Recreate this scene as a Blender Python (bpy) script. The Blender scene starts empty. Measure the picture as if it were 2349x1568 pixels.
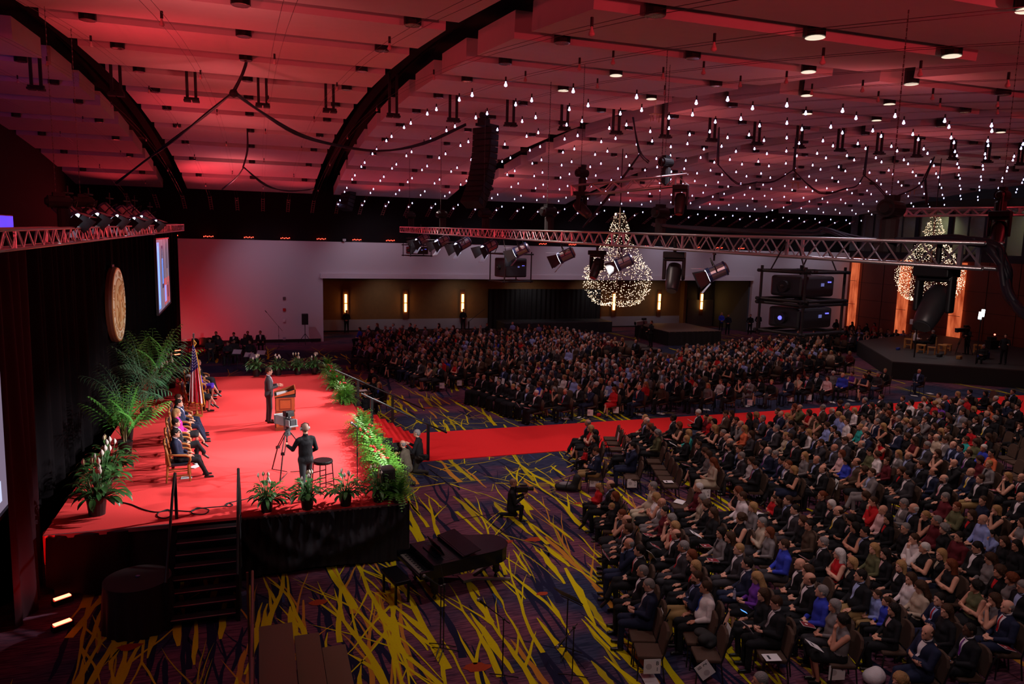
import bpy, math, random
import numpy as np
from mathutils import Vector, Matrix
SC = bpy.context.scene
COL = SC.collection
PI = math.pi
# ------------------------------------------------------------------ camera
PPX, PPY, FPX = 1174.5, 784.0, 1694.235
def _cam_axes():
    vx = np.array([6135 - PPX, -(669 - PPY), -FPX]); vy = np.array([590 - PPX, -(532 - PPY), -FPX])
    x = vx / np.linalg.norm(vx); y = vy / np.linalg.norm(vy); z = np.cross(x, y)
    return np.stack([x, y, z])
RW = _cam_axes()
CAMZ = 7.6
cam_d = bpy.data.cameras.new('camera'); cam = bpy.data.objects.new('camera', cam_d); COL.objects.link(cam)
cam_d.sensor_width = 36; cam_d.lens = FPX / 2349 * 36; cam_d.clip_end = 300; cam_d.clip_start = .1
m4 = Matrix(RW.tolist()).to_4x4(); m4.translation = (0, 0, CAMZ); cam.matrix_world = m4
SC.camera = cam
def ray(px, py):
    return RW @ np.array([px - PPX, -(py - PPY), -FPX])
def P(px, py, z=0.0):            # photo point -> the level surface at height z
    d = ray(px, py); t = (z - CAMZ) / d[2]; return Vector((d * t + np.array([0, 0, CAMZ])).tolist())
def PY(px, py, Y):
    d = ray(px, py); t = Y / d[1]; return Vector((d * t + np.array([0, 0, CAMZ])).tolist())
def PX_(px, py, X):
    d = ray(px, py); t = X / d[0]; return Vector((d * t + np.array([0, 0, CAMZ])).tolist())
def PD(px, py, dep):
    d = ray(px, py) * (dep / FPX); return Vector((d + np.array([0, 0, CAMZ])).tolist())
def depth(p):
    c = RW.T @ (np.array([p[0], p[1], p[2]]) - np.array([0, 0, CAMZ])); return -c[2]
def proj(p):
    c = RW.T @ (np.array([p[0], p[1], p[2]]) - np.array([0, 0, CAMZ])); return PPX + FPX * c[0] / -c[2], PPY - FPX * c[1] / -c[2]
# ------------------------------------------------------------------ render look
SC.view_settings.view_transform = 'Standard'; SC.view_settings.look = 'None'
SC.view_settings.gamma = 1; SC.view_settings.use_curve_mapping = False; SC.view_settings.exposure = 0.0
cy = SC.cycles
cy.max_bounces = 5; cy.diffuse_bounces = 2; cy.glossy_bounces = 2; cy.transmission_bounces = 4; cy.transparent_max_bounces = 6
cy.sample_clamp_indirect = 1.5; cy.sample_clamp_direct = 12; cy.use_light_tree = True
cy.caustics_reflective = False; cy.caustics_refractive = False
cy.use_adaptive_sampling = True; cy.adaptive_threshold = 0.03
cy.use_denoising = True
try: cy.denoiser = 'OPENIMAGEDENOISE'
except Exception: pass
W = bpy.data.worlds.new('world'); SC.world = W; W.use_nodes = True
W.node_tree.nodes['Background'].inputs[0].default_value = (.30, .22, .32, 1)
W.node_tree.nodes['Background'].inputs[1].default_value = 0.012
# ------------------------------------------------------------------ lights
LIGHTS = []
def spot(name, loc, target, power, color=(1, 1, 1), angle=60, blend=.6, radius=.1):
    l = bpy.data.lights.new(name, 'SPOT'); l.energy = power; l.color = color; l.spot_size = math.radians(angle); l.spot_blend = blend
    l.shadow_soft_size = radius
    o = bpy.data.objects.new(name, l); COL.objects.link(o); o.location = loc
    d = Vector(target) - Vector(loc); o.rotation_euler = d.to_track_quat('-Z', 'Y').to_euler(); LIGHTS.append(o); return o
STZ = 1.4                                   # stage height
# key light on the stage from the long truss
for y, tx, ty in ((38.6, -1.5, 31), (30.1, -1, 27.5), (26.4, 0, 24), (22.7, -1, 21), (19.1, 0, 19), (15.4, -1, 20.5), (11.9, 0, 26)):
    spot('truss_key_light', (7.75, y, 7.0), (tx, ty, STZ), 5400, (1, .94, .92), 38, .5, .10)
for y, ty in ((15.6, 19), (20.0, 22), (26.5, 27), (33.5, 31)):
    spot('truss_back_light', (-3.45, y, 7.4), (0.8, ty, STZ), 1000, (1, .94, .94), 50, .7, .1)
spot('seal_light', (7.6, 31, 7.0), (-4.8, 29.05, 4.95), 1500, (1, .90, .74), 14, .3, .05)
# house light from the ceiling downlights over the seats
for x, y in ((9, 33), (18, 33), (27, 33), (36, 35), (14, 42), (23, 42), (32, 43), (8, 20), (16, 20), (25, 21), (34, 24), (6, 12.5), (14, 13), (22, 15)):
    spot('house_light', (x - 1.5, y + 1, 10.4), (x + .8, y, 0), (560 if y < 14 else 880 if y < 26 else 620), (1, .78, .70), 100, .9, .12)
for y in (8.5, 15, 22, 30):
    spot('house_light', (9.5, y, 10.4), (8, y + 1, 0), 300, (.95, .85, 1), 75, .9, .12)  # extra lavender spots, added to brighten the long truss
for x, y, tx in ((4, 3.4, 9), (11, 3.4, 15)):
    spot('camera_side_fill', (x, y, 9.0), (tx, 15, .8), 520, (1, .76, .70), 75, .9, .1)  # added fill from the camera side for signs and guests, no fixture
spot('aisle_fill_light', (12, 24, 9.9), (11, 25.8, 0), 700, (1, .85, .8), 70, .8, .1)  # both aisle spots are added fill to brighten the red carpet
spot('aisle_fill_light', (24, 24, 10.2), (24, 25.8, 0), 600, (1, .85, .8), 75, .8, .1)
# cool wash on the white far wall
for x in (8, 16, 24, 32, 40, 47):
    spot('wall_wash', (x - 1, 49.2, 9.2), (x, 53.6, 5.4), 230, (.88, .80, 1), 95, .9, .15)
for x in (9, 15, 21, 27, 33):
    spot('recess_fill_light', (x, 56.2, 4.3), (x + .5, 58.9, 1.3), 60, (1, .92, .90), 110, 1, .1)  # added unseen spots that brighten the recess wall and dado
spot('wall_wash', (-1, 48, 9.6), (1.5, 53.6, 3.4), 300, (.84, .72, 1), 80, 1, .15)
# red LED uplights under the ceiling: on the wall tops, and near the arch foot
RED = (1, .050, .070)
for x in (-8, -3, 2.5, 8, 14, 20, 27, 34, 42):
    spot('red_uplight', (x, 52.4, 7.5), (x * .9, 38, 12.6), 620 if x < 10 else 400, RED, 100, 1, .1)
for x in (-7, -1, 5, 11, 17, 24, 31):
    spot('red_uplight', (x, 3.0, 9.0), (x + .6, 17, 12.4), 640 if x < 12 else 500, RED, 95, 1, .1)
for x, y, e in ((-3.5, 46, 420), (-3.3, 30, 420), (-3.2, 18, 420), (-4.3, 9, 380)):
    spot('red_uplight', (x, y, 8.6), (x + 3.0, y + 2, 12.3), e, RED, 130, 1, .1)
for x in (-1, 14, 26, 38):
    for y in (14, 24, 34, 44):
        spot('ceiling_fill_light', (x, y, 9.3), (x, y + 1, 12.3), 160 if x < 20 else 110, (1, .16, .165), 160, 1, .3)  # added fill without fixtures, evens out the red on the slabs
spot('blue_uplight', (-8.3, 14.5, 6.0), (-10.3, 20, 8.0), 420, (.10, .08, 1), 90, 1, .1)
spot('red_floor_light', (-4.1, 49.5, .4), (-3.2, 53.4, 2.0), 400, (1, .02, .03), 120, 1, .1)
spot('red_floor_light', (-3.85, 15.2, .25), (-4.5, 16.6, 2.6), 60, (1, .02, .02), 110, 1, .1)
spot('red_floor_light', (-3.8, 14.2, .25), (-4.5, 16.0, 2.4), 60, (1, .02, .02), 110, 1, .1)
spot('platform_light', (45, 36, 8.2), (38, 35, 1), 170, (.9, .95, 1), 40, .7, .15)
for y in (30, 38, 46):
    spot('lobby_light', (52.0, y, 10.2), (53.4, y + 1, 8.0), 160, (1, .92, .70), 150, 1, .2)
# ------------------------------------------------------------------ helpers
def srgb(h):
    h = h.lstrip('#'); v = [int(h[i:i + 2], 16) / 255 for i in (0, 2, 4)]
    return tuple((c / 12.92 if c <= .04045 else ((c + .055) / 1.055) ** 2.4) for c in v)
MATS = {}
def mat(name, col, rough=.7, metal=0, emis=None, es=0, noise=0, nscale=8, spec=.5, sheen=0, alpha=1, bump=0, nomis=False):
    if name in MATS: return MATS[name]
    m = bpy.data.materials.new(name); m.use_nodes = True; nt = m.node_tree; b = nt.nodes['Principled BSDF']
    if isinstance(col, str): col = srgb(col)
    b.inputs['Base Color'].default_value = (*col, 1); b.inputs['Roughness'].default_value = rough; b.inputs['Metallic'].default_value = metal
    b.inputs['Specular IOR Level'].default_value = spec; b.inputs['Alpha'].default_value = alpha
    if sheen: b.inputs['Sheen Weight'].default_value = sheen
    if emis is not None:
        b.inputs['Emission Color'].default_value = (*(srgb(emis) if isinstance(emis, str) else emis), 1); b.inputs['Emission Strength'].default_value = es
        if nomis: m.cycles.emission_sampling = 'NONE'
    if noise or bump:
        tc = nt.nodes.new('ShaderNodeTexCoord'); n = nt.nodes.new('ShaderNodeTexNoise'); n.inputs['Scale'].default_value = nscale; n.inputs['Detail'].default_value = 4
        nt.links.new(tc.outputs['Object'], n.inputs['Vector'])
        if noise:
            mx = nt.nodes.new('ShaderNodeMix'); mx.data_type = 'RGBA'
            mx.inputs[6].default_value = (*[c * (1 - noise) for c in col], 1); mx.inputs[7].default_value = (*[min(1, c * (1 + noise)) for c in col], 1)
            nt.links.new(n.outputs['Fac'], mx.inputs[0]); nt.links.new(mx.outputs[2], b.inputs['Base Color'])
        if bump:
            bp = nt.nodes.new('ShaderNodeBump'); bp.inputs['Strength'].default_value = bump; bp.inputs['Distance'].default_value = .02
            nt.links.new(n.outputs['Fac'], bp.inputs['Height']); nt.links.new(bp.outputs[0], b.inputs['Normal'])
    MATS[name] = m; return m
def nodes_of(m): return m.node_tree.nodes, m.node_tree.links, m.node_tree.nodes['Principled BSDF']
def tag(o, label, cat, group=None, kind=None):
    if label: o['label'] = label
    if cat: o['category'] = cat
    if group: o['group'] = group
    if kind: o['kind'] = kind
    return o
def link(o, parent=None):
    COL.objects.link(o)
    if parent is not None: o.parent = parent
    return o
def empty(name, loc, rz=0, label=None, cat=None, group=None, scale=1):
    o = bpy.data.objects.new(name, None); COL.objects.link(o); o.location = loc; o.rotation_euler = (0, 0, rz); o.empty_display_size = .1
    o.scale = (scale,) * 3
    return tag(o, label, cat, group)
def make_mesh(name, V, F, mats, mi=None, smooth=False):
    me = bpy.data.meshes.new(name); V = np.asarray(V, dtype=np.float32)
    if isinstance(F, np.ndarray) and F.ndim == 2:
        n, k = F.shape
        me.vertices.add(len(V)); me.vertices.foreach_set('co', V.ravel()); me.loops.add(n * k); me.loops.foreach_set('vertex_index', F.ravel().astype(np.int32))
        me.polygons.add(n); me.polygons.foreach_set('loop_start', np.arange(0, n * k, k, dtype=np.int32))
        try: me.polygons.foreach_set('loop_total', np.full(n, k, dtype=np.int32))
        except Exception: pass
        me.update(calc_edges=True)
    else:
        me.from_pydata([tuple(map(float, v)) for v in V], [], F)
    for m in (mats if isinstance(mats, (list, tuple)) else [mats]): me.materials.append(m)
    if mi is not None: me.polygons.foreach_set('material_index', np.asarray(mi, dtype=np.int32))
    if smooth: me.polygons.foreach_set('use_smooth', np.ones(len(me.polygons), dtype=bool))
    me.update(); return me
class MB:
    def __init__(s): s.v = []; s.f = []; s.m = []; s.M = Matrix(); s.cur = 0
    def add(s, vs, fs, m=None):
        b = len(s.v); s.v += [tuple(s.M @ Vector(v)) for v in vs]; s.f += [tuple(i + b for i in f) for f in fs]; s.m += [s.cur if m is None else m] * len(fs); return s
    def box(s, c, d, m=None, rz=0, R=None, taper=1):
        x, y, z = d[0] / 2, d[1] / 2, d[2] / 2; R = R or Matrix.Rotation(rz, 3, 'Z'); c = Vector(c)
        vs = [c + R @ Vector((sx * x * (taper if sz > 0 else 1), sy * y * (taper if sz > 0 else 1), sz * z)) for sz in (-1, 1) for sx, sy in ((-1, -1), (1, -1), (1, 1), (-1, 1))]
        return s.add(vs, [(3, 2, 1, 0), (4, 5, 6, 7), (0, 1, 5, 4), (1, 2, 6, 5), (2, 3, 7, 6), (3, 0, 4, 7)], m)
    def cyl(s, a, b, r, r2=None, n=8, m=None, caps=True, sc=(1, 1)):
        a = Vector(a); b = Vector(b); r2 = r if r2 is None else r2; d = (b - a)
        if d.length < 1e-6: return s
        q = d.to_track_quat('Z', 'X'); vs = []
        for p, rr in ((a, r), (b, r2)):
            for i in range(n):
                t = 2 * PI * i / n; vs.append(p + q @ Vector((math.cos(t) * rr * sc[0], math.sin(t) * rr * sc[1], 0)))
        fs = [(i, (i + 1) % n, n + (i + 1) % n, n + i) for i in range(n)]
        if caps: fs += [tuple(range(n - 1, -1, -1)), tuple(range(n, 2 * n))]
        return s.add(vs, fs, m)
    def tube(s, pts, r, n=6, m=None):
        pts = [Vector(p) for p in pts]; vs = []; fs = []; L = len(pts); up = None
        for i, p in enumerate(pts):
            d = (pts[min(i + 1, L - 1)] - pts[max(i - 1, 0)]).normalized()
            if up is None: up = Vector((0, 0, 1)) if abs(d.z) < .9 else Vector((1, 0, 0))
            sx = d.cross(up).normalized(); up = sx.cross(d).normalized(); rr = r[i] if isinstance(r, (list, tuple)) else r
            for k in range(n):
                t = 2 * PI * k / n; vs.append(p + sx * math.cos(t) * rr + up * math.sin(t) * rr)
        for i in range(L - 1):
            for k in range(n): fs.append((i * n + k, i * n + (k + 1) % n, (i + 1) * n + (k + 1) % n, (i + 1) * n + k))
        fs += [tuple(range(n - 1, -1, -1)), tuple((L - 1) * n + k for k in range(n))]
        return s.add(vs, fs, m)
    def lathe(s, prof, n=16, c=(0, 0, 0), m=None, sc=(1, 1)):
        vs = []; fs = []; c = Vector(c)
        for r, z in prof:
            for i in range(n): t = 2 * PI * i / n; vs.append(c + Vector((math.cos(t) * r * sc[0], math.sin(t) * r * sc[1], z)))
        for j in range(len(prof) - 1):
            for i in range(n): fs.append((j * n + i, j * n + (i + 1) % n, (j + 1) * n + (i + 1) % n, (j + 1) * n + i))
        fs += [tuple(range(n - 1, -1, -1)), tuple((len(prof) - 1) * n + i for i in range(n))]
        return s.add(vs, fs, m)
    def sphere(s, c, r, n=8, m=None, sc=(1, 1, 1)):
        k = max(3, n // 2); prof = [(math.sin(PI * j / k) * r + 1e-4, -math.cos(PI * j / k) * r * sc[2]) for j in range(k + 1)]
        return s.lathe(prof, n, c, m, sc[:2])
    def quad(s, a, b, c, d, m=None): return s.add([a, b, c, d], [(0, 1, 2, 3)], m)
    def grid(s, fn, nu, nv, m=None):
        vs = [fn(i / nu, j / nv) for j in range(nv + 1) for i in range(nu + 1)]
        fs = [(j * (nu + 1) + i, j * (nu + 1) + i + 1, (j + 1) * (nu + 1) + i + 1, (j + 1) * (nu + 1) + i) for j in range(nv) for i in range(nu)]
        return s.add(vs, fs, m)
    def prism(s, poly, z0, z1, m=None):
        n = len(poly); vs = [(x, y, z0) for x, y in poly] + [(x, y, z1) for x, y in poly]
        return s.add(vs, [tuple(range(n - 1, -1, -1)), tuple(range(n, 2 * n))] + [(i, (i + 1) % n, n + (i + 1) % n, n + i) for i in range(n)], m)
    def mesh(s, name, mats, smooth=False): return make_mesh(name, s.v, s.f, mats, s.m, smooth)
    def build(s, name, mats, parent=None, smooth=False, bevel=0, loc=None, rz=None):
        o = bpy.data.objects.new(name, s.mesh(name, mats, smooth)); link(o, parent)
        if loc is not None: o.location = loc
        if rz is not None: o.rotation_euler = (0, 0, rz)
        if bevel:
            b = o.modifiers.new('bevel', 'BEVEL'); b.width = bevel; b.segments = 2; b.limit_method = 'ANGLE'
        return o
def struct(o, label=None): o['kind'] = 'structure'; (label and o.__setitem__('label', label)); return o
def frame(o, x, y=None):            # matrix with local X towards x
    x = Vector(x).normalized(); up = Vector((0, 0, 1)) if y is None else Vector(y); yy = up.cross(x).normalized(); zz = x.cross(yy)
    M = Matrix((x, yy, zz)).transposed().to_4x4(); M.translation = o; return M
def copy_tree(o, parent=None):
    c = o.copy(); COL.objects.link(c)
    if parent is not None: c.parent = parent
    for ch in list(o.children): copy_tree(ch, c)
    return c
def text_mesh(body, size, m, name='lettering', depth_=.001, parent=None):
    cu = bpy.data.curves.new('t', 'FONT'); cu.body = body; cu.size = size; cu.align_x = 'CENTER'; cu.align_y = 'CENTER'; cu.extrude = depth_
    t = bpy.data.objects.new('t', cu); COL.objects.link(t); dg = bpy.context.evaluated_depsgraph_get(); me = bpy.data.meshes.new_from_object(t.evaluated_get(dg))
    bpy.data.objects.remove(t); me.materials.clear(); me.materials.append(m); o = bpy.data.objects.new(name, me); link(o, parent); return o
M_black = mat('black_metal', (.012, .012, .014), .45, .3)
M_dark = mat('matt_black', (.01, .01, .012), .8)
M_steel = mat('truss_aluminium', (.62, .60, .62), .32, .9)
M_white = mat('white_paper', (.72, .70, .74), .8)
M_ink = mat('black_ink', (.02, .02, .03), .8)
M_redcarp = mat('red_carpet', (.86, .026, .030), .95, noise=.10, nscale=60, spec=.1)
M_stagecarp = mat('red_stage_carpet', (.86, .060, .062), .95, noise=.07, nscale=40, spec=.1, bump=.1)
# ================================================================== the hall
RND = random.Random(7)
def vz(y): return 12.35 - .00373 * (y - 29) ** 2
M_ceil = mat('ceiling_panel_white', (.62, .54, .54), .9, noise=.05, nscale=3, spec=.2)
M_deck = mat('ceiling_void', (.012, .01, .01), .95)
M_blackwall = mat('black_wall', (.008, .006, .007), .9, spec=.15)
M_wall = mat('white_plaster', (.62, .60, .63), .9, noise=.03, nscale=30)
M_wood = mat('brown_wood_wall', (.11, .045, .018), .5, noise=.3, nscale=2)
# floor: base plus woven tree pattern
fm = mat('patterned_carpet', (.1, .04, .07), .95, spec=.1)
ns, ls, bs = nodes_of(fm)
tc = ns.new('ShaderNodeTexCoord'); mp = ns.new('ShaderNodeMapping'); mp.inputs['Scale'].default_value = (.22, .5, 1); ls.new(tc.outputs['Object'], mp.inputs[0])
n1 = ns.new('ShaderNodeTexNoise'); n1.inputs['Scale'].default_value = 1.1; n1.inputs['Detail'].default_value = 3; ls.new(mp.outputs[0], n1.inputs[0])
mp2 = ns.new('ShaderNodeMapping'); mp2.inputs['Scale'].default_value = (2.2, 26, 1); ls.new(tc.outputs['Object'], mp2.inputs[0])
n2 = ns.new('ShaderNodeTexNoise'); n2.inputs['Scale'].default_value = 1.0; n2.inputs['Detail'].default_value = 3; ls.new(mp2.outputs[0], n2.inputs[0])
r1 = ns.new('ShaderNodeValToRGB'); r1.color_ramp.elements[0].position = .36; r1.color_ramp.elements[0].color = (.035, .045, .095, 1)
r1.color_ramp.elements[1].position = .50; r1.color_ramp.elements[1].color = (.17, .064, .105, 1)
r2 = ns.new('ShaderNodeValToRGB'); r2.color_ramp.elements[0].position = .42; r2.color_ramp.elements[0].color = (.32, .34, .45, 1); r2.color_ramp.elements[1].position = .56; r2.color_ramp.elements[1].color = (1.15, 1, 1, 1)
sx_ = ns.new('ShaderNodeSeparateXYZ'); ls.new(tc.outputs['Object'], sx_.inputs[0]); dv_ = ns.new('ShaderNodeMath'); dv_.operation = 'DIVIDE'; dv_.inputs[1].default_value = 60; ls.new(sx_.outputs[1], dv_.inputs[0])
rb = ns.new('ShaderNodeValToRGB'); cr_ = rb.color_ramp; cr_.elements[0].position = .335; cr_.elements[0].color = (0, 0, 0, 1); cr_.elements[1].position = .365; cr_.elements[1].color = (1, 1, 1, 1)
for ps_, vv_ in ((.485, 1), (.515, 0), (.70, 0), (.74, 1), (.80, 1), (.83, 0)): el_ = cr_.elements.new(ps_); el_.color = (vv_, vv_, vv_, 1)
ls.new(dv_.outputs[0], rb.inputs[0]); ml_ = ns.new('ShaderNodeMath'); ml_.operation = 'MULTIPLY'; ml_.inputs[1].default_value = -.17; ls.new(rb.outputs[0], ml_.inputs[0]); ad_ = ns.new('ShaderNodeMath'); ad_.operation = 'ADD'; ls.new(n1.outputs[0], ad_.inputs[0]); ls.new(ml_.outputs[0], ad_.inputs[1]); ls.new(ad_.outputs[0], r1.inputs[0]); ls.new(n2.outputs[0], r2.inputs[0])
mm = ns.new('ShaderNodeMix'); mm.data_type = 'RGBA'; mm.blend_type = 'MULTIPLY'; mm.inputs[0].default_value = .8
ls.new(r1.outputs[0], mm.inputs[6]); ls.new(r2.outputs[0], mm.inputs[7]); ls.new(mm.outputs[2], bs.inputs['Base Color'])
M_yel = mat('carpet_yellow', (.60, .50, .005), .95, noise=.12, nscale=30, spec=.1)
M_yel2 = mat('carpet_olive_yellow', (.40, .33, .012), .95, noise=.12, nscale=30, spec=.1)
M_nav = mat('carpet_navy', (.013, .014, .042), .95, spec=.1)
M_org = mat('carpet_orange', (.34, .05, .02), .95, noise=.2, nscale=60, spec=.1)
M_tan = mat('carpet_ochre', (.50, .22, .03), .95, spec=.1)
M_blu = mat('carpet_blue', (.035, .06, .17), .95, spec=.1)
fb = MB(); fb.quad((-10.6, 2, 0), (50.6, 2, 0), (50.6, 59, 0), (-10.6, 59, 0), 0)
_zl = [0]
def ribbon(pts, wid, m, lev):
    _zl[0] = (_zl[0] + 1) % 40; z = .002 + lev * .003 + _zl[0] * .00006; vs = []
    for i, p in enumerate(pts):
        a = pts[max(i - 1, 0)]; b = pts[min(i + 1, len(pts) - 1)]; d = Vector((b[0] - a[0], b[1] - a[1])).normalized()
        w = wid[i] / 2; vs += [(p[0] - d.y * w, p[1] + d.x * w, z), (p[0] + d.y * w, p[1] - d.x * w, z)]
    fb.add(vs, [(2 * i, 2 * i + 1, 2 * i + 3, 2 * i + 2) for i in range(len(pts) - 1)], m)
def limb(x, y, ang, L, w, m, lev, gen, R):
    n = max(3, int(L / .35)); pts = [(x, y)]; wid = [w]; a = ang
    for i in range(n):
        a += R.uniform(-.11, .11) + (ang - a) * .2; x += math.cos(a) * L / n; y += math.sin(a) * L / n; pts.append((x, y))
        t = (i + 1) / n; wid.append(w * (1 - .62 * t) * R.uniform(.78, 1.2) if i < n - 1 else w * (.06 if gen == 0 else .38))
        if gen and i > 0 and R.random() < .30:
            limb(x, y, a + R.choice((-1, 1)) * R.uniform(.16, .5), L * R.uniform(.3, .55), w * (1 - .6 * t) * .62, m, lev, gen - 1, R)
    ribbon(pts, wid, m, lev)
    if gen:
        for s in (-1, 1): limb(x, y, a + s * R.uniform(.10, .32), L * R.uniform(.35, .6), w * .42, m, lev, gen - 1, R)
RF = random.Random(21)
def sliver(x, y, ang, L, w, m, lev, R):
    n = 7; pts = []; wid = []
    for i in range(n + 1):
        t = i / n; pts.append((x, y)); wid.append(max(.012, w * math.sin(PI * min(1, t * .9 + .08)) ** .7 * R.uniform(.75, 1.2))); a = ang + R.uniform(-.12, .12); x += math.cos(a) * L / n; y += math.sin(a) * L / n
    ribbon(pts, wid, m, lev)
def forest(x0, x1, y0, flip, dens, scale=1.0, col=None):
    x = x0
    while x < x1:
        u = RF.random(); m = (1 if u < .42 else 3 if u < .82 else 2 if u < .9 else 5); lev = {3: 0, 2: 1, 1: 2, 5: 1}[m]
        ang = PI / 2 * flip + RF.uniform(-.14, .14); yy_ = y0 + RF.uniform(-1.5, 1.5)
        if RF.random() < .7: sliver(x, yy_, ang, RF.uniform(.9, 2.8) * scale, RF.uniform(.05, .17) * scale, m, lev, RF)
        else: limb(x, yy_, ang, RF.uniform(2.4, 4.4) * scale, RF.uniform(.09, .18) * scale, m, lev, 1, RF)
        x += RF.uniform(.10, .26) / dens
for y0, f in ((8.6, 1), (10.0, 1), (11.2, 1), (12.6, 1), (13.8, 1), (15.2, 1), (16.4, -1), (17.8, 1), (19.2, -1)):
    forest(-3.5 if y0 < 17 else 2.5, 12.5 if y0 < 16 else 14, y0, f, .50)
for y0, f in ((20.4, 1), (28.2, 1), (31.2, 1), (33.5, 1)):
    forest(3.4, 16, y0, f, .50)
for y0, f in ((37, 1), (41, 1), (46, 1)):
    forest(-5, 11 if y0 < 44 else 6, y0, f, .25)
forest(33, 48, 26, 1, .3); forest(33, 42, 33, 1, .3); forest(28, 46, 45, 1, .3); forest(28, 46, 50, 1, .3); forest(12, 30, 16, 1, .35); forest(12, 30, 10, 1, .2); forest(12, 24, 13, 1, .35)
for i in range(150):                                         # thin crown twigs by the aisle
    x = RF.uniform(3.6, 16); y = RF.choice((RF.uniform(20.5, 23.9), RF.uniform(27.7, 30.3))); limb(x, y, RF.uniform(0, 2 * PI), RF.uniform(.5, 1.5), RF.uniform(.03, .06), RF.choice((2, 1, 1)), 1, 1, RF)
for i in range(80):                                         # red orange leaves and blue bars
    x = RF.uniform(-3, 16); y = RF.uniform(8.6, 36); r = RF.uniform(.06, .15); n = 11; z = .0095; a = RF.uniform(0, 6.28)
    if i % 3:
        vs = [(x, y, z)] + [(x + math.cos(2 * PI * k / n) * r * RF.uniform(.8, 1.5) * 1.5, y + math.sin(2 * PI * k / n) * r * RF.uniform(.7, 1.2), z) for k in range(n)]
        fb.add(vs, [(0, 1 + k, 1 + (k + 1) % n) for k in range(n)], 4)
    else: ribbon([(x, y), (x + RF.uniform(-.1, .1), y + RF.uniform(.6, 1.6))], [.05, .05], 6, 1)
floor = struct(fb.build('floor', [fm, M_yel, M_yel2, M_nav, M_org, M_tan, M_blu]))
# red aisle carpet
b = MB(); b.box((28.2, 25.75, .012), (46.6, 3.62, .024)); o = b.build('aisle_carpet', M_redcarp); tag(o, 'long bright red carpet runner leading from the stage steps through the seating', 'carpet')
# walls
def wallbox(name, lo, hi, m, label=None):
    b = MB(); b.box([(a + c) / 2 for a, c in zip(lo, hi)], [c - a for a, c in zip(lo, hi)]); return struct(b.build(name, m), label)
wallbox('wall_far_lower_left', (-5.6, 53.6, .22), (4.12, 53.9, 7.06), M_wall)
wallbox('baseboard_far_left', (-5.6, 53.57, 0), (4.12, 53.9, .22), M_dark)
wallbox('wall_far_return', (4.12, 53.601, 0), (4.3, 59, 4.5), M_wall)
wallbox('wall_far_band', (4.12, 53.6, 4.85), (40.3, 53.9, 7.06), M_wall)
wallbox('trim_1', (4.12, 53.38, 4.5), (40.3, 53.9, 4.86), mat('ledge_white', (.70, .68, .72), .8))
wallbox('ceiling_recess', (4.12, 53.9, 4.42), (40.3, 59, 4.55), mat('recess_soffit', (.05, .035, .03), .9))
wallbox('wall_far_recess', (4.3, 58.9, .95), (36.6, 59.1, 4.45), mat('recess_brown', (.20, .105, .034), .7, noise=.15, nscale=4))
wallbox('trim_2', (4.3, 58.86, .1), (36.6, 59.0, .95), mat('dado_blue_grey', (.34, .36, .42), .8))
wallbox('baseboard_far', (4.3, 58.84, 0), (40.3, 59.0, .1), M_dark)
wallbox('wall_far_doorway', (36.6, 58.9, 0), (40.4, 59.1, 4.45), mat('grey_green_doors', (.045, .065, .075), .6))
wallbox('wall_far_pier', (36.5, 58.2, 0), (36.75, 58.9, 4.45), mat('recess_brown', (.1, .05, .02)))
wallbox('wall_far_right', (40.3, 53.6, .2), (50.6, 53.9, 7.06), M_wall)
wallbox('wall_far_right_return', (40.15, 53.9, 0), (40.4, 58.9, 4.5), mat('door_reveal_grey', (.06, .08, .09), .8))
wallbox('baseboard_far_right', (40.3, 53.57, 0), (50.6, 53.9, .2), M_dark)
wallbox('wall_far_upper', (-10.6, 53.85, 7.06), (50.6, 54.1, 12.6), M_blackwall)
wallbox('wall_far_corner', (-10.6, 53.62, 0), (-5.6, 53.9, 7.06), M_blackwall)
wallbox('wall_left', (-10.75, 2, 0), (-10.5, 53.9, 12.8), M_blackwall)
# right wall with clerestory
b = MB(); b.box((50.7, 28, 3.35), (.25, 51.4, 6.7)); 
for y in np.arange(4, 53, 2.4): b.box((50.56, y, 3.35), (.02, .03, 6.7), 1)
for z in (1.5, 3.0, 4.5): b.box((50.56, 28, z), (.02, 51, .02), 1)
struct(b.build('wall_right', [mat('red_brown_panelling', (.26, .055, .022), .45, noise=.25, nscale=.8), M_dark]))
wallbox('wall_right_sill', (50.5, 2, 6.7), (50.85, 53.8, 7.25), mat('dark_bronze', (.03, .025, .03), .4, .5))
M_green = mat('lobby_green_wall', (.17, .19, .12), .8)
b = MB(); b.box((53.5, 28, 9.0), (.2, 54, 5)); struct(b.build('wall_lobby', M_green))
b = MB(); b.box((52.1, 28, 10.55), (3.0, 54, .2)); struct(b.build('ceiling_lobby', mat('lobby_soffit', (.45, .36, .28), .8)))
M_glass = mat('window_glass', (.9, .95, .92), .03, 0, spec=.5, alpha=.16)
k = 0
for y in np.arange(4, 53.0, 3.05):
    k += 1
    b = MB(); b.box((50.7, y, 8.9), (.3, .34, 3.4)); b.box((50.7, y + 1.52, 8.9), (.12, .1, 3.4)); b.box((50.7, y + 1.52, 10.5), (.2, 3.05, .16))
    o = struct(b.build('window_%d' % k, mat('dark_bronze', (.03,) * 3), None)); 
    g = MB(); g.box((50.7, y + 1.52, 8.85), (.02, 2.8, 3.2)); g.build('pane', M_glass, o)
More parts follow.
